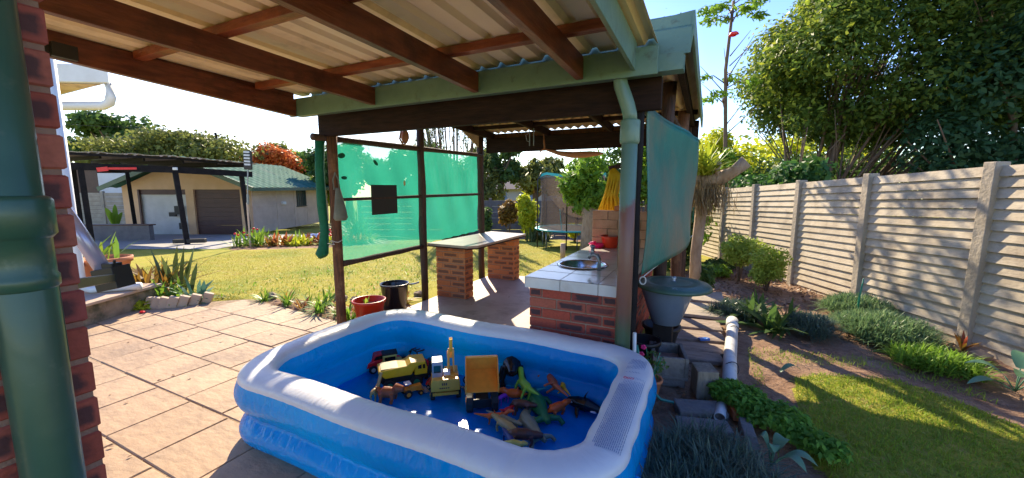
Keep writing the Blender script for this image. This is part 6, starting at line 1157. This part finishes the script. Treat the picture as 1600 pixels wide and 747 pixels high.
for Y in (19.2, 21.2, 22.9, 24.3): m = MB(); gbox(m, GX1 + 0.012, GX1 + 0.03, Y, Y + 0.08, gzz, ze); m.build('pilaster', M['cream_wall'], sw)
m = MB(); gbox(m, GX1 - 0.05, GX1 + 0.03, 23.2, 24.25, 0.55, 1.52); wi = m.build('window', M['dark_glass'], ga)
m = MB(); 
for k in range(5): gbox(m, GX1 + 0.032, GX1 + 0.045, 23.25 + k * 0.22, 23.28 + k * 0.22, 0.56, 1.5)
gbox(m, GX1 + 0.0, GX1 + 0.055, 23.15, 24.3, 0.50, 0.55); m.build('burglar_bars', M['black'], wi)
m = MB(); gbox(m, D1[0], D1[1], GY0 + 0.12, GY0 + 0.16, gzz, zd - 0.28); gbox(m, D1[0], D1[1], GY0 + 0.10, GY0 + 0.16, zd - 0.28, zd - 0.24); m.build('white_door', M['white_door'], ga)
m = MB(); gbox(m, D1[0], D1[1], GY0 + 0.05, GY0 + 0.12, zd - 0.24, zd); gbox(m, D1[0] - 0.02, D1[0] + 0.06, GY0 - 0.02, GY0 + 0.05, gzz, zd); m.build('door_header', M['brown_door'], ga)
m = MB()
for s in range(10): gbox(m, D2[0], D2[1], GY0 + 0.10 - 0.0, GY0 + 0.14, gzz + s * 0.214 + 0.006, gzz + (s + 1) * 0.214)
m.build('roller_door', M['brown_door'], ga)
def roofplane(x0, z0, x1, z1, y0, y1):
    m = MB(); n = 60; nr = 12
    m.grid(nr * 2, 90, lambda a, b: CF @ Vector((x0 + (x1 - x0) * a, y0 + (y1 - y0) * b, z0 + (z1 - z0) * a + 0.018 * (1 if (int(round(a * nr * 2)) % 2) else 0) + 0.022 * math.sin(b * 90 * 1.25)))); return m
roofplane(xm, zr + 0.1, GX1 + 0.55, ze - 0.05, GY0 - 0.55, GY1 + 0.3).build('roof_right', M['tile_roof'], ga, fixn=False)
roofplane(xm, zr + 0.1, GX0 - 0.55, ze - 0.05, GY0 - 0.55, GY1 + 0.3).build('roof_left', M['tile_roof'], ga, fixn=False)
m = MB()
for (xa, xb) in ((xm, GX1 + 0.57), (xm, GX0 - 0.57)): m.bar(CF @ Vector((xa, GY0 - 0.56, zr + 0.02)), CF @ Vector((xb, GY0 - 0.56, ze - 0.13)), 0.03, 0.2)
m.bar(CF @ Vector((GX1 + 0.57, GY0 - 0.56, ze - 0.13)), CF @ Vector((GX1 + 0.57, GY1 + 0.3, ze - 0.13)), 0.03, 0.16); m.build('barge_board', M['dark_green_paint'], ga)
m = MB(); m.box(CF @ Vector((GX1 + 0.06, 21.8, 0.78)), (0.12, 0.3, 0.16), rz=YAW); m.build('wall_lamp', M['white_paint'], ga, bevel=0.02)
m = MB(); gbox(m, -15.9, -15.6, GY0 - 0.15, GY0 - 0.02, 0.35, 0.75); gbox(m, -16.2, -15.9, GY0 - 0.12, GY0 - 0.02, 0.25, 0.45); gbox(m, -15.75, -15.55, GY0 - 0.15, GY0 - 0.02, -0.35, -0.05); tag(m.build('garden_tools', M['black'], origin=cf(-15.8, 18.9)), 'dark tools leaning in the half open white garage doorway', 'tools')

cp = thing('carport', 'dark timber carport with a thin sheet roof in front of the garage', 'carport', cf(-12.5, 14))
PP = [(-13.35, 12.6), (-11.55, 14.1), (-10.75, 16.3)]; BK = [(-17.4, 18.4), (-19.5, 16.2)]
def leanpost(X, Y, dX, h, r=0.08):
    m = MB(); a = cf(X, Y, -0.02); b = cf(X - dX, Y, 0, False); b.z = h; m.bar(a, b, r * 1.7, r * 1.7, up=(0.3, 1, 0)); m.build('post', M['black_wood'], cp, bevel=0.006)
leanpost(*PP[0], 0.05, 2.3, 0.085); leanpost(*PP[1], 0.18, 2.3, 0.09); leanpost(*PP[2], 0.15, 2.25, 0.09); leanpost(-17.0, 18.0, 0.1, 2.3, 0.08); leanpost(-17.3, 16.0, 0.0, 2.4, 0.09)
def cbar(mb, A, B, w, h): mb.bar(CF @ Vector(A), CF @ Vector(B), w, h)
m = MB(); cbar(m, (-14.6, 11.55, 2.28), (-11.6, 14.1, 2.22), 0.08, 0.22); cbar(m, (-11.7, 14.0, 2.22), (-10.6, 16.5, 2.14), 0.08, 0.22); m.build('front_beam', M['black_wood'], cp)
m = MB(); cbar(m, (-14.6, 11.5, 2.66), (-11.55, 14.05, 2.60), 0.06, 0.08); cbar(m, (-11.6, 14.0, 2.60), (-10.55, 16.4, 2.50), 0.06, 0.08)
for t in np.linspace(0, 1, 6): X, Y = -14.6 + 3.0 * t, 11.55 + 2.55 * t; cbar(m, (X, Y, 2.2), (X, Y, 2.66), 0.09, 0.09)
for t in np.linspace(0, 1, 4): X, Y = -11.6 + 1.0 * t, 14.1 + 2.4 * t; cbar(m, (X, Y, 2.15), (X, Y, 2.55), 0.09, 0.09)
m.build('upper_frame', M['black_wood'], cp)
m = MB(); nC = 60
def rp(a, b):
    if a < 0.62: t = a / 0.62; X, Y, z = -14.9 + 3.35 * t, 11.4 + 2.65 * t, 2.72 - 0.06 * t
    else: t = (a - 0.62) / 0.38; X, Y, z = -11.55 + 1.15 * t, 14.05 + 2.5 * t, 2.66 - 0.10 * t
    X2, Y2 = X - 5.2 * b, Y + 4.0 * b * (1 - 0.4 * a); return CF @ Vector((X2, Y2, z + 0.02 * math.sin(a * 200) + 0.10 * b))
m.grid(140, 6, rp); m.build('roof_sheet', M['house_roof'], cp, fixn=False)
m = MB(); m.grid(40, 1, lambda a, b: rp(a, 0) + Vector((0, 0, 0.01 - 0.0 * b)) + CF.to_3x3() @ Vector((0.10, -0.10, 0)) * (1 - b)); m.build('roof_edge', M['concrete'], cp, solid=0.02, fixn=False)
m = MB()
for t in np.linspace(0.05, 0.95, 7): a_, b_ = rp(t, 0.02), rp(t, 0.95); m.bar(a_ - Vector((0, 0, .12)), b_ - Vector((0, 0, .12)), 0.06, 0.12)
m.build('rafters', M['black_wood'], cp)
m = MB(); cbar(m, (-11.95, 14.0, -0.28), (-11.0, 14.25, -0.28), 0.16, 0.14); m.build('foot_beam', M['black'], cp, bevel=0.01)
p = cf(-11.42, 13.75, 0, False); m = MB(); m.box((p.x, p.y, 2.24), (0.14, 0.06, 0.09), rz=YAW); tag(m.build('white_lamp', M['white_paint'], origin=(p.x, p.y, 2.24), bevel=0.01), 'small white lamp on the carport beam above the leaning post', 'lamp')
m = MB(); cbar(m, (-13.0, 12.8, 2.20), (-12.35, 13.35, 2.23), 0.05, 0.07); cbar(m, (-13.05, 12.75, 2.16), (-12.85, 12.9, 2.2), 0.06, 0.13); tag(m.build('red_tool', M['t_red'], origin=cf(-12.7, 13.0)), 'red handled tool fixed along the carport beam', 'tool')
m = MB(); gbox(m, -14.9, -13.9, 10.6, 12.0, 2.56, 2.78); m.add([], []); tag(m.build('roof_box', M['green_paint'], origin=cf(-14.4, 11.3), bevel=0.02), 'pale green box gutter end at the left of the carport roof', 'gutter')
m = MB(); gbox(m, -17.6, -14.45, 15.85, 16.05, -0.5, 0.10); lw = tag(m.build('low_wall', M['grey_fence'], origin=cf(-15.5, 15.9)), 'low dark grey retaining wall under the carport', 'wall')
m = MB(); gbox(m, -17.6, -14.4, 15.8, 16.12, 0.103, 0.15); o = m.build('coping', M['brown_door'], lw)
wf = thing('garden_fence', 'brownish precast concrete fence behind the carport', 'fence', cf(-22, 21))
for k in range(8):
    X = -28 + k * 1.5; m = MB(); gbox(m, X, X + 0.13, 21.5, 21.63, -0.7, 1.42); m.build('post', M['concrete'], wf); m = MB()
    for s in range(9): gbox(m, X + 0.135, X + 1.495, 21.55, 21.60 + 0.01 * (s % 2), -0.68 + s * 0.225, -0.68 + (s + 1) * 0.225 - 0.015)
    m.build('slat_panel', M['concrete'], wf)
bl = thing('banana_plant', 'young banana plant with broad bright leaves beside the garage wall', 'plant', cf(-17.5, 17.6)); m = MB(); b = cf(-17.5, 17.6, 0.2)
for (dx, dz, w) in ((-0.25, 1.1, 0.16), (0.05, 1.25, 0.14), (0.25, 0.9, 0.13), (-0.1, 0.9, 0.15), (0.12, 0.8, 0.12)): q = CF.to_3x3() @ Vector((dx, 0.1 * dx, 0)); bigleaf(m, b + q * 0.2 + Vector((0, 0, 0.2)), b + q * 1.3 + Vector((0, 0, dz)), w, 0.1)
m.build('leaves', L_['bright'], bl, smooth=True, fixn=False); m = MB(); m.tube([b - Vector((0, 0, 0.6)), b + Vector((0, 0, 0.35))], 0.06, 8); m.build('stem', M['t_green'], bl)
nh = thing('pale_house', 'pale blue white house wall beyond the carport fence', 'house', cf(-25, 26)); m = MB(); gbox(m, -25.6, -23.9, 25, 29, -0.9, 2.5); m.build('wall', M['house_white'], nh); m = MB(); gbox(m, -27.6, -25.62, 25, 29, -0.9, 2.7); m.build('timber_wall', M['brown_door'], nh); m = MB(); gbox(m, -27.7, -23.8, 24.9, 29.1, 2.705, 2.8); m.build('roof', M['house_roof'], nh)
# pole mounted solar lamp
sl = thing('solar_lamp', 'solar street lamp with a slotted panel on a thin pole beside the garage', 'lamp', cf(-8.9, 13.4)); 
def cV(X, Y, z): return CF @ Vector((X, Y, z))
m = MB(); m.tube([cV(-8.8, 13.4, 1.35), cV(-8.77, 13.4, 1.8), cV(-8.72, 13.4, 2.2)], [0.018, 0.02, 0.025], 8); m.tube([cV(-8.82, 13.4, 1.05), cV(-8.8, 13.4, 1.38)], 0.035, 8); m.build('arm', M['tap_grey'], sl)
m = MB(); m.tube([cV(-8.85, 13.4, -0.4), cV(-8.84, 13.4, 1.1)], 0.03, 8); m.build('pole', M['cream_wall'], sl)
m = MB(); m.box(cV(-8.70, 13.4, 2.50), (0.28, 0.06, 0.62), rz=YAW, ry=0.05); hd = m.build('head', M['black'], sl, bevel=0.03)
m = MB()
for k in range(5): m.box(cV(-8.70, 13.36, 2.36 + k * 0.10), (0.19, 0.03, 0.055), rz=YAW, ry=0.05)
m.build('light_panel', M['lamp_face'], hd)
# flower bed in front of the garage: counted clumps
gb = 'plants in the flower bed before the garage'
kinds2 = [('croton', 'bronze_plant', 0.42, 0.07, 26, 'bronze and orange leafed plant in the flower bed before the garage'), ('yellow', 'yellow_plant', 0.38, 0.06, 30, 'yellow green leafy plant in the flower bed before the garage'), ('strap', 'strap_plant', 0.6, 0.05, 22, 'green strap-leaved plant in the flower bed before the garage')]
pro = {}
for i in range(34):
    t = i / 33; X = -9.3 + 3.9 * t + rnd.uniform(-.1, .1); Y = 13.4 + 1.0 * t + (i % 3) * 0.45 + rnd.uniform(-.15, .15); k = 2 if i < 6 else (0, 1, 0, 1, 1, 0, 2)[i % 7]; b = cf(X, Y); kn, nm, ln, wd, nb, lab = kinds2[k]
    if k not in pro: pro[k] = tag(blades(nm, [tuple(b + Vector((rnd.gauss(0, .08), rnd.gauss(0, .08), 0))) for _ in range(nb)], ln, wd, L_[kn], origin=b, spread=1.2, bend=0.6, seed=120 + i), lab, 'plant', gb)
    else: copy_tree(pro[k], b, rnd.uniform(0, 6.28), rnd.uniform(0.8, 1.3))
m = MB()
for k in range(26): b = cf(-9.2 + (k % 5) * 0.08 if k < 9 else -6.0 + rnd.uniform(-0.8, 0.5), 13.2 + rnd.uniform(0, .9), rnd.uniform(0.35, 0.6)); m.ball(b, 0.045, 6, 1, 1, 0.8)
tag(m.build('red_blossoms', M['t_red'], origin=cf(-7, 13.5)), 'scattered red blossoms above the flower bed plants', 'flowers', kind='stuff')
tag(blades('palm_bush', clump_pts(-6.0, 15.6, 0.2, 130), 1.5, 0.05, L_['mid'], origin=cf(-6.0, 15.6), spread=1.2, bend=0.8, seed=131), 'dark arching palm bush beside the garage side wall', 'palm')
p = cf(-7.4, 15.2, 0.12); m = MB(); m.ball(p, 0.55, 14, 1.4, 0.7, 0.35, jit=0.12); tag(m.build('blue_bag', M['blue_cloth'], origin=p), 'crumpled blue and white plastic sheet lying by the garage side wall', 'plastic sheet')

# white eave at the upper left
we = thing('white_eave', 'white flat roof corner with a square gutter pipe behind the brick pillar', 'roof', cf(-8.5, 7, 0)); m = MB()
ep = [CF @ Vector((x, y, 0)) for x, y in ((-5.80, 6.0), (-9.3, 5.7), (-12, 8.0), (-7.6, 6.9))]
m.prism([(p.x, p.y) for p in ep], 0.25, off=3.10); m.build('fascia', M['white_paint'], we, bevel=0.01)
m = MB(); ep2 = [ep[0].lerp(ep[2], 0.03), ep[1].lerp(ep[3], 0.05), ep[2].lerp(ep[0], 0.03), ep[3].lerp(ep[1], 0.05)]; m.prism([(p.x, p.y) for p in ep2], 0.01, off=3.085); m.build('soffit', M['wave_roof'], we)
m = MB(); m.tube([CF @ Vector(v) for v in ((-5.90, 6.1, 3.12), (-5.90, 6.1, 2.92), (-5.93, 6.1, 2.84), (-6.02, 6.1, 2.80), (-9.3, 6.1, 2.78))], 0.062, 14); m.build('drain_pipe', M['white_paint'], we, smooth=True)
m = MB(); gbox(m, -13, -9.8, 6.2, 7.6, -0.1, 3.08); m.build('wall', M['house_white'], we); 

# ------------------------------------------------------------ background trees and houses
def tree(name, X, Y, h, crown, trunk_r, n, lf, lm, label, seed=1, low=0.3, nc=24, stems=1, group=None, asp=0.5, spreadz=1.0, barkm='bark'):
    """crown = (rx, ry, zc, rz) relative to the foot"""
    b = cf(X, Y); o = thing(name, label, 'tree', b, group); r0 = random.Random(seed); rx, ry, zc, rz_ = crown; cl = []
    for k in range(nc):
        while True:
            d = Vector((r0.uniform(-1, 1), r0.uniform(-1, 1), r0.uniform(-1, 1)))
            if 0.35 < d.length < 1: break
        f = r0.uniform(0.22, 0.38); q = CF.to_3x3() @ Vector((d.x * rx * (1 - f * 0.6), d.y * ry * (1 - f * 0.6), 0)); cl.append((b.x + q.x, b.y + q.y, b.z + zc + d.z * rz_ * (1 - f * 0.6), rx * f * r0.uniform(.8, 1.2), rx * f, rz_ * f * 1.05, n // nc))
    leafcloud('crown', cl, lf, lm, o, seed=seed, shell=0.35, aspect=asp)
    m = MB()
    for s in range(stems):
        a = s * 6.28 / max(1, stems) + r0.uniform(-.3, .3); off = Vector((math.cos(a), math.sin(a), 0)) * (0.25 * stems ** 0.5 * trunk_r * 2 if stems > 1 else 0); top_ = b + Vector((math.cos(a) * rx * 0.25 * (stems > 1), math.sin(a) * rx * 0.25 * (stems > 1), zc - rz_ * 0.35)); p0 = b + off + Vector((0, 0, -0.1))
        m.tube([p0, p0.lerp(top_, .5) + Vector((r0.uniform(-.1, .1), 0, 0)), top_], [trunk_r, trunk_r * .75, trunk_r * .55], 9, jit=0.08)
        for k in range(5 if stems > 1 else 9): c_ = cl[(s * 5 + k) % nc]; e = Vector(c_[:3]); st_ = p0.lerp(top_, r0.uniform(.6, 1)); m.tube([st_, st_.lerp(e, .5) + Vector((0, 0, .06 * rz_)), e], [trunk_r * .4, trunk_r * .25, trunk_r * .08], 6)
    m.build('trunk', M[barkm], o, smooth=True); return o
# the great evergreen right of the fence: multi stemmed
def clumps_crown(name, X, Y, pts, n, lf, lm, label, stems, seed, trunk_r=0.14):
    b = cf(X, Y); o = thing(name, label, 'tree', b); r0 = random.Random(seed); cl = []
    for (x, y, z, r) in pts: q = CF @ Vector((x, y, 0)); cl.append((q.x, q.y, z, r, r, r * 0.85, int(n * r * r)))
    leafcloud('crown', cl, lf, lm, o, seed=seed, shell=0.5, aspect=0.5, up=0.7)
    m = MB(); qs = [Vector(c_[:3]) for c_ in cl]
    for s in range(stems):
        p0 = b + Vector((r0.uniform(-.5, .5), r0.uniform(-.4, .4), -0.1)); e = qs[r0.randrange(len(qs))]; mid = p0.lerp(e, .45) + Vector((0, 0, 0.15)); m.tube([p0, p0.lerp(mid, .5) + Vector((r0.uniform(-.1, .1), 0, .1)), mid, e], [trunk_r * r0.uniform(.6, 1), trunk_r * .6, trunk_r * .45, 0.015], 7, jit=0.06)
        for k in range(3): e2 = e + Vector((r0.uniform(-1, 1), r0.uniform(-1, 1), r0.uniform(-.6, .6))); m.tube([mid, mid.lerp(e2, .5) + Vector((0, 0, .1)), e2], [trunk_r * .3, trunk_r * .2, 0.01], 5)
    m.build('trunk', M['bark'], o, smooth=True); return o
r0 = random.Random(77); pts = []
def outl(px, Y): return (px - 800) / 625 * Y
for i in range(150):                                   # an uneven domed crown, leaning out over the left side
    while True:
        a, b_, c_ = r0.uniform(-1, 1), r0.uniform(-1, 1), r0.uniform(-1, 1)
        if 0.55 < a * a + b_ * b_ + c_ * c_ < 1: break
    x, y, z = 9.9 + a * 4.4, 12.6 + b_ * 3.0, 5.9 + c_ * 3.4
    if z < 3.5: z = 3.5 + r0.uniform(0, .8)
    x = max(x + 1.6, 7.2 + 0.80 * max(0, z - 3.9))
    pts.append((x, y, z, r0.uniform(0.55, 1.05)))
et = clumps_crown('evergreen_tree', 9.3, 12.4, pts, 1150, 0.072, L_['big'], 'huge domed multi-stemmed evergreen tree beyond the concrete fence', 26, 201, 0.075)
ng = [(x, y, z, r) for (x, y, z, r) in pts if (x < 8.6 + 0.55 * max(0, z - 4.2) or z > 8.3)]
leafcloud('sun_tinted_growth', [(*(CF @ Vector((x - 0.12, y - 0.1, 0))).xy, z + 0.12, r, r, r * .85, int(260 * r * r)) for (x, y, z, r) in ng], 0.075, leafmat('sun_tinted_leaf', [(0.30, 0.38, 0.04), (0.48, 0.50, 0.06), (0.20, 0.30, 0.04)], 0.5), et, seed=209, shell=0.75, up=1.0)  # young leaf colour with sunlight painted in, on left and top clumps only
pts = []
for i in range(90): pts.append((r0.uniform(10.5, 18), r0.uniform(8.5, 11.5), r0.uniform(1.2, 8.5), r0.uniform(0.6, 1.1)))
clumps_crown('dark_tree', 13.0, 10.5, pts, 800, 0.08, L_['dark'], 'dark dense tree filling the right edge beyond the fence', 10, 202)
pts = [(outl(px_, 14) , 14 + r0.uniform(-1, 1), 1.2 + r0.uniform(0, 1.2), r0.uniform(.5, .8)) for px_ in range(1130, 1600, 22)]
clumps_crown('understorey_bush', 10.5, 14.0, pts, 520, 0.09, L_['mid'], 'dim bushes under the great evergreen tree', 10, 203, 0.05)
tree('sunlit_bush', 7.4, 15.0, 4, (1.6, 1.2, 2.6, 1.6), 0.1, 5200, 0.09, L_['yellow'], 'sunlit yellow green bush between the shelter and the great evergreen', seed=204)
tree('sunlit_bush', 6.4, 12.4, 3, (1.0, 0.8, 2.0, 1.0), 0.08, 3000, 0.09, L_['bright'], 'bright green bush behind the driftwood epiphyte', seed=205)
tree('sunlit_tree', 13.0, 19.5, 5, (6.0, 2, 3.0, 2.2), 0.12, 9000, 0.13, L_['yellow'], 'sunlit yellow green foliage seen through the stems of the great evergreen', seed=207, nc=36, stems=4)
pts = [(7.4 + 0.48 * i, 16.5 + r0.uniform(-.6, .6), 0.9 + r0.uniform(0, 1.9), r0.uniform(.7, 1.1)) for i in range(34)]
clumps_crown('hedge', 14.0, 16.5, pts, 420, 0.11, L_['mid'], 'long dark hedge behind the great evergreen tree', 8, 208, 0.05)
# thin tall papaya-like tree
pt = thing('papaya_tree', 'tall thin papaya tree with a tuft of leaves against the blue sky', 'tree', cf(6.75, 13)); b = cf(6.75, 13); m = MB(); m.tube([b, b + Vector((0.05, 0, 3)), b + Vector((-.1, 0, 5.6)), b + Vector((0.0, 0, 7.6))], [0.07, 0.06, 0.05, 0.04], 8)
tips = []
for k in range(16):
    a = k * 2.4; st_ = b + Vector((0, 0, 7.5 - 0.05 * k)) if k < 11 else b + Vector((-0.1, 0, 5.4 - 0.2 * (k - 11))); e = st_ + Vector((math.cos(a) * 0.75, math.sin(a) * 0.75, 0.15 - 0.05 * (k % 3))); m.tube([st_, st_.lerp(e, .5) + Vector((0, 0, .15)), e], [0.02, 0.015, 0.008], 5); tips.append(e)
for k in range(9): a = k * 0.9; st_ = b + Vector((0, 0, 3.6 + 0.3 * k)); e = st_ + Vector((math.cos(a) * .9, math.sin(a) * .9, .9)); m.tube([st_, e], [0.02, 0.006], 5)
m.build('trunk', M['bark'], pt, smooth=True); leafcloud('crown', [(t_.x, t_.y, t_.z, .32, .32, .12, 60) for t_ in tips], 0.085, L_['bright'], pt, seed=206, shell=0.2, aspect=0.4)
m = MB(); m.ball(b + Vector((0.05, -.1, 6.6)), 0.10, 8, 1.4, 1, 0.7, jit=.2); m.build('red_bloom', M['t_red'], pt)
tree('thin_tree', 3.5, 10.2, 5, (0.9, 0.9, 4.7, 1.3), 0.06, 420, 0.08, L_['mid'], 'thin sparse tree standing behind the garden shelter roof', seed=210, nc=14)
# far trees and hedges
tree('flat_topped_tree', -24.5, 29, 5, (6.8, 2.0, 5.2, 1.7), 0.25, 19000, 0.15, L_['olive'], 'wide flat-topped olive green tree behind the carport', seed=211, nc=50, stems=5)
tree('tall_tree', -42, 44, 9, (6.5, 3, 8.0, 3.6), 0.4, 9000, 0.28, L_['mid'], 'tall dark green tree at the far left behind the flat-topped tree', seed=212, nc=30, asp=0.6)
tree('tall_tree', -27, 46, 9, (3.2, 3, 5.8, 3.0), 0.35, 5000, 0.28, L_['olive'], 'hazy round tree right of the tall dark one', seed=213)
tree('broad_tree', -17.5, 34, 6, (3.0, 2, 4.0, 1.9), 0.3, 6500, 0.18, L_['bright'], 'bright green tree behind the garage roof left of the red one', seed=214)
tree('flame_tree', -18.6, 31.5, 6, (2.6, 2, 4.6, 1.7), 0.3, 8000, 0.14, L_['redt'], 'tree covered in orange red leaves behind the garage roof', seed=215, nc=34)
tree('broad_tree', -14.4, 34, 7, (3.0, 2, 4.3, 2.2), 0.3, 6500, 0.18, L_['mid'], 'dark green tree right of the red leaved tree', seed=216)
tree('lime_tree', -12.6, 28, 6, (1.5, 1.4, 2.6, 1.5), 0.2, 3000, 0.14, L_['yellow'], 'small lime yellow tree between the garage and the netting post', seed=217)
tree('broad_tree', -11.0, 27, 7, (2.8, 2, 4.2, 2.1), 0.3, 6500, 0.16, L_['mid'], 'dark round tree seen behind the worn front left post', seed=218)
tree('garden_tree', -5.6, 24, 6, (3.2, 2, 3.0, 2.3), 0.25, 12000, 0.14, L_['mid'], 'green tree seen through the left netting panel', seed=219)
tree('garden_tree', -2.6, 24, 6, (2.4, 1.6, 2.8, 2.0), 0.2, 9000, 0.14, L_['olive'], 'olive tree seen through the right netting panel', seed=220)
tree('gnarled_tree', -0.6, 24, 7, (1.4, 1.5, 4.0, 1.5), 0.22, 3000, 0.15, L_['mid'], 'open branched dark tree just right of the rear netting post', seed=221, nc=16)
tree('gnarled_tree', 1.4, 25, 6, (2.2, 1.5, 3.3, 1.3), 0.24, 4200, 0.15, L_['olive'], 'spreading gnarled tree behind the yellow shrub', seed=222, nc=20)
tree('broad_tree', 4.4, 24, 6, (2.4, 2, 3.1, 1.8), 0.3, 6000, 0.15, L_['bright'], 'sunlit green tree behind the trampoline', seed=223)
tree('broad_tree', 7.5, 22, 7, (2.6, 2, 3.6, 2.4), 0.3, 6000, 0.15, L_['mid'], 'green tree behind the fern topped stump', seed=224)
bmb = thing('bamboo_clump', 'tall clump of drooping bamboo beyond the netting', 'bamboo', cf(-2.4, 17.0)); m = MB(); b = cf(-2.4, 17.0); lv = []
for k in range(30):
    x = rnd.uniform(-1.5, 1.4); q = CF.to_3x3() @ Vector((x, rnd.uniform(-.4, .4), 0)); tz = rnd.uniform(4.8, 6.4); base = b + q * 0.35; topp = b + q + Vector((0, 0, tz)); tip = topp + CF.to_3x3() @ Vector((rnd.uniform(-.5, .5), -.3, 0)) - Vector((0, 0, rnd.uniform(1.2, 2.6))); m.tube([base, base.lerp(topp, .6), topp, topp.lerp(tip, .4) + Vector((0, 0, .1)), tip], [0.03, 0.025, 0.015, 0.009, 0.005], 5)
    for t in np.linspace(0, 1, 12): p_ = topp.lerp(tip, t); lv.append((p_.x, p_.y, p_.z, .10, .10, .16, 9))
m.build('culms', M['t_green'] if False else M['bark'], bmb, smooth=True); leafcloud('leaves', lv, 0.085, L_['bamboo'], bmb, seed=231, shell=0.1, aspect=0.2, droop=1.0)
hs = thing('distant_house', 'pale distant house beyond the garden wall', 'house', cf(0, 32)); m = MB(); gbox(m, -8, 6, 32, 38, -1.4, 1.55); m.build('wall', M['house_white'], hs); m = MB()
m.add([CF @ Vector(v) for v in ((-8.5, 31.5, 1.5), (6.5, 31.5, 1.5), (6.5, 38.5, 1.5), (-8.5, 38.5, 1.5), (-6, 35, 2.9), (4, 35, 2.9))], [(0, 1, 5, 4), (2, 3, 4, 5), (1, 2, 5), (3, 0, 4), (0, 3, 2, 1)]); m.build('roof', M['house_roof'], hs)
m = MB(); 
for x in (-1.6, 0.6, 2.4): gbox(m, x, x + 1.2, 31.95, 32.02, 0.2, 1.2)
m.build('window', M['blue_cloth'], hs)
# utility pole and wires
up_ = thing('utility_pole', 'slanting dark utility pole behind the flat-topped tree', 'pole', cf(-21.3, 30)); m = MB(); m.tube([cf(-20.9, 30), CF @ Vector((-21.7, 30, 5.6))], 0.09, 8); m.bar(CF @ Vector((-22.1, 30, 5.2)), CF @ Vector((-21.2, 30, 5.5)), .07, .07); m.build('pole', M['black_wood'], up_)
for k, (za, zb, lab) in enumerate(((6.1, 5.3, 'upper thin overhead wire crossing the sky'), (5.2, 4.9, 'lower thin overhead wire crossing the sky'))):
    m = MB(); n = 24; m.tube([CF @ Vector((-44 + 44 * t / n, 34 - 8 * t / n, za + (zb - za) * t / n - 1.0 * math.sin(math.pi * t / n) + (1.2 if k == 0 else 0.6))) for t in range(n + 1)], 0.012, 4); tag(m.build('overhead_wire', M['wire'], origin=cf(-20, 30)), lab, 'wire')

ordw = ['first', 'second', 'third', 'fourth', 'fifth', 'sixth', 'seventh', 'eighth', 'ninth', 'tenth', 'eleventh', 'twelfth', 'thirteenth', 'fourteenth']
short = {'plants in the border along the patio edge': 'patio border', 'plants in the flower bed before the garage': 'bed before the garage', 'tilted edging bricks': 'edging row by the ledge', 'lilies in the shaded bed': 'shaded bed', 'rocks edging the border': 'border edge'}
byl = {}
for o_ in bpy.data.objects:
    if o_.get('group') in short and o_.get('label'): byl.setdefault((o_['group'], o_['label']), []).append(o_)
def sx_(o_): v = CF.inverted() @ o_.location; return v.x / max(0.1, v.y)
for (g_, l_n), os_ in byl.items():
    if len(os_) < 2: continue
    os_.sort(key=sx_); head = {'plant': ' '.join(l_n.split(' in the ')[0].split()[:5]), 'brick': 'weathered tan tilted brick', 'rock': 'rough brown rock'}[os_[0]['category']]
    for k_, o_ in enumerate(os_): o_['label'] = '%s, %s of its kind from left, %s' % (head, ordw[k_], short[g_]) if len(os_) > 1 else l_n
print('objects', len(bpy.data.objects), 'faces', sum(len(m_.polygons) for m_ in bpy.data.meshes))
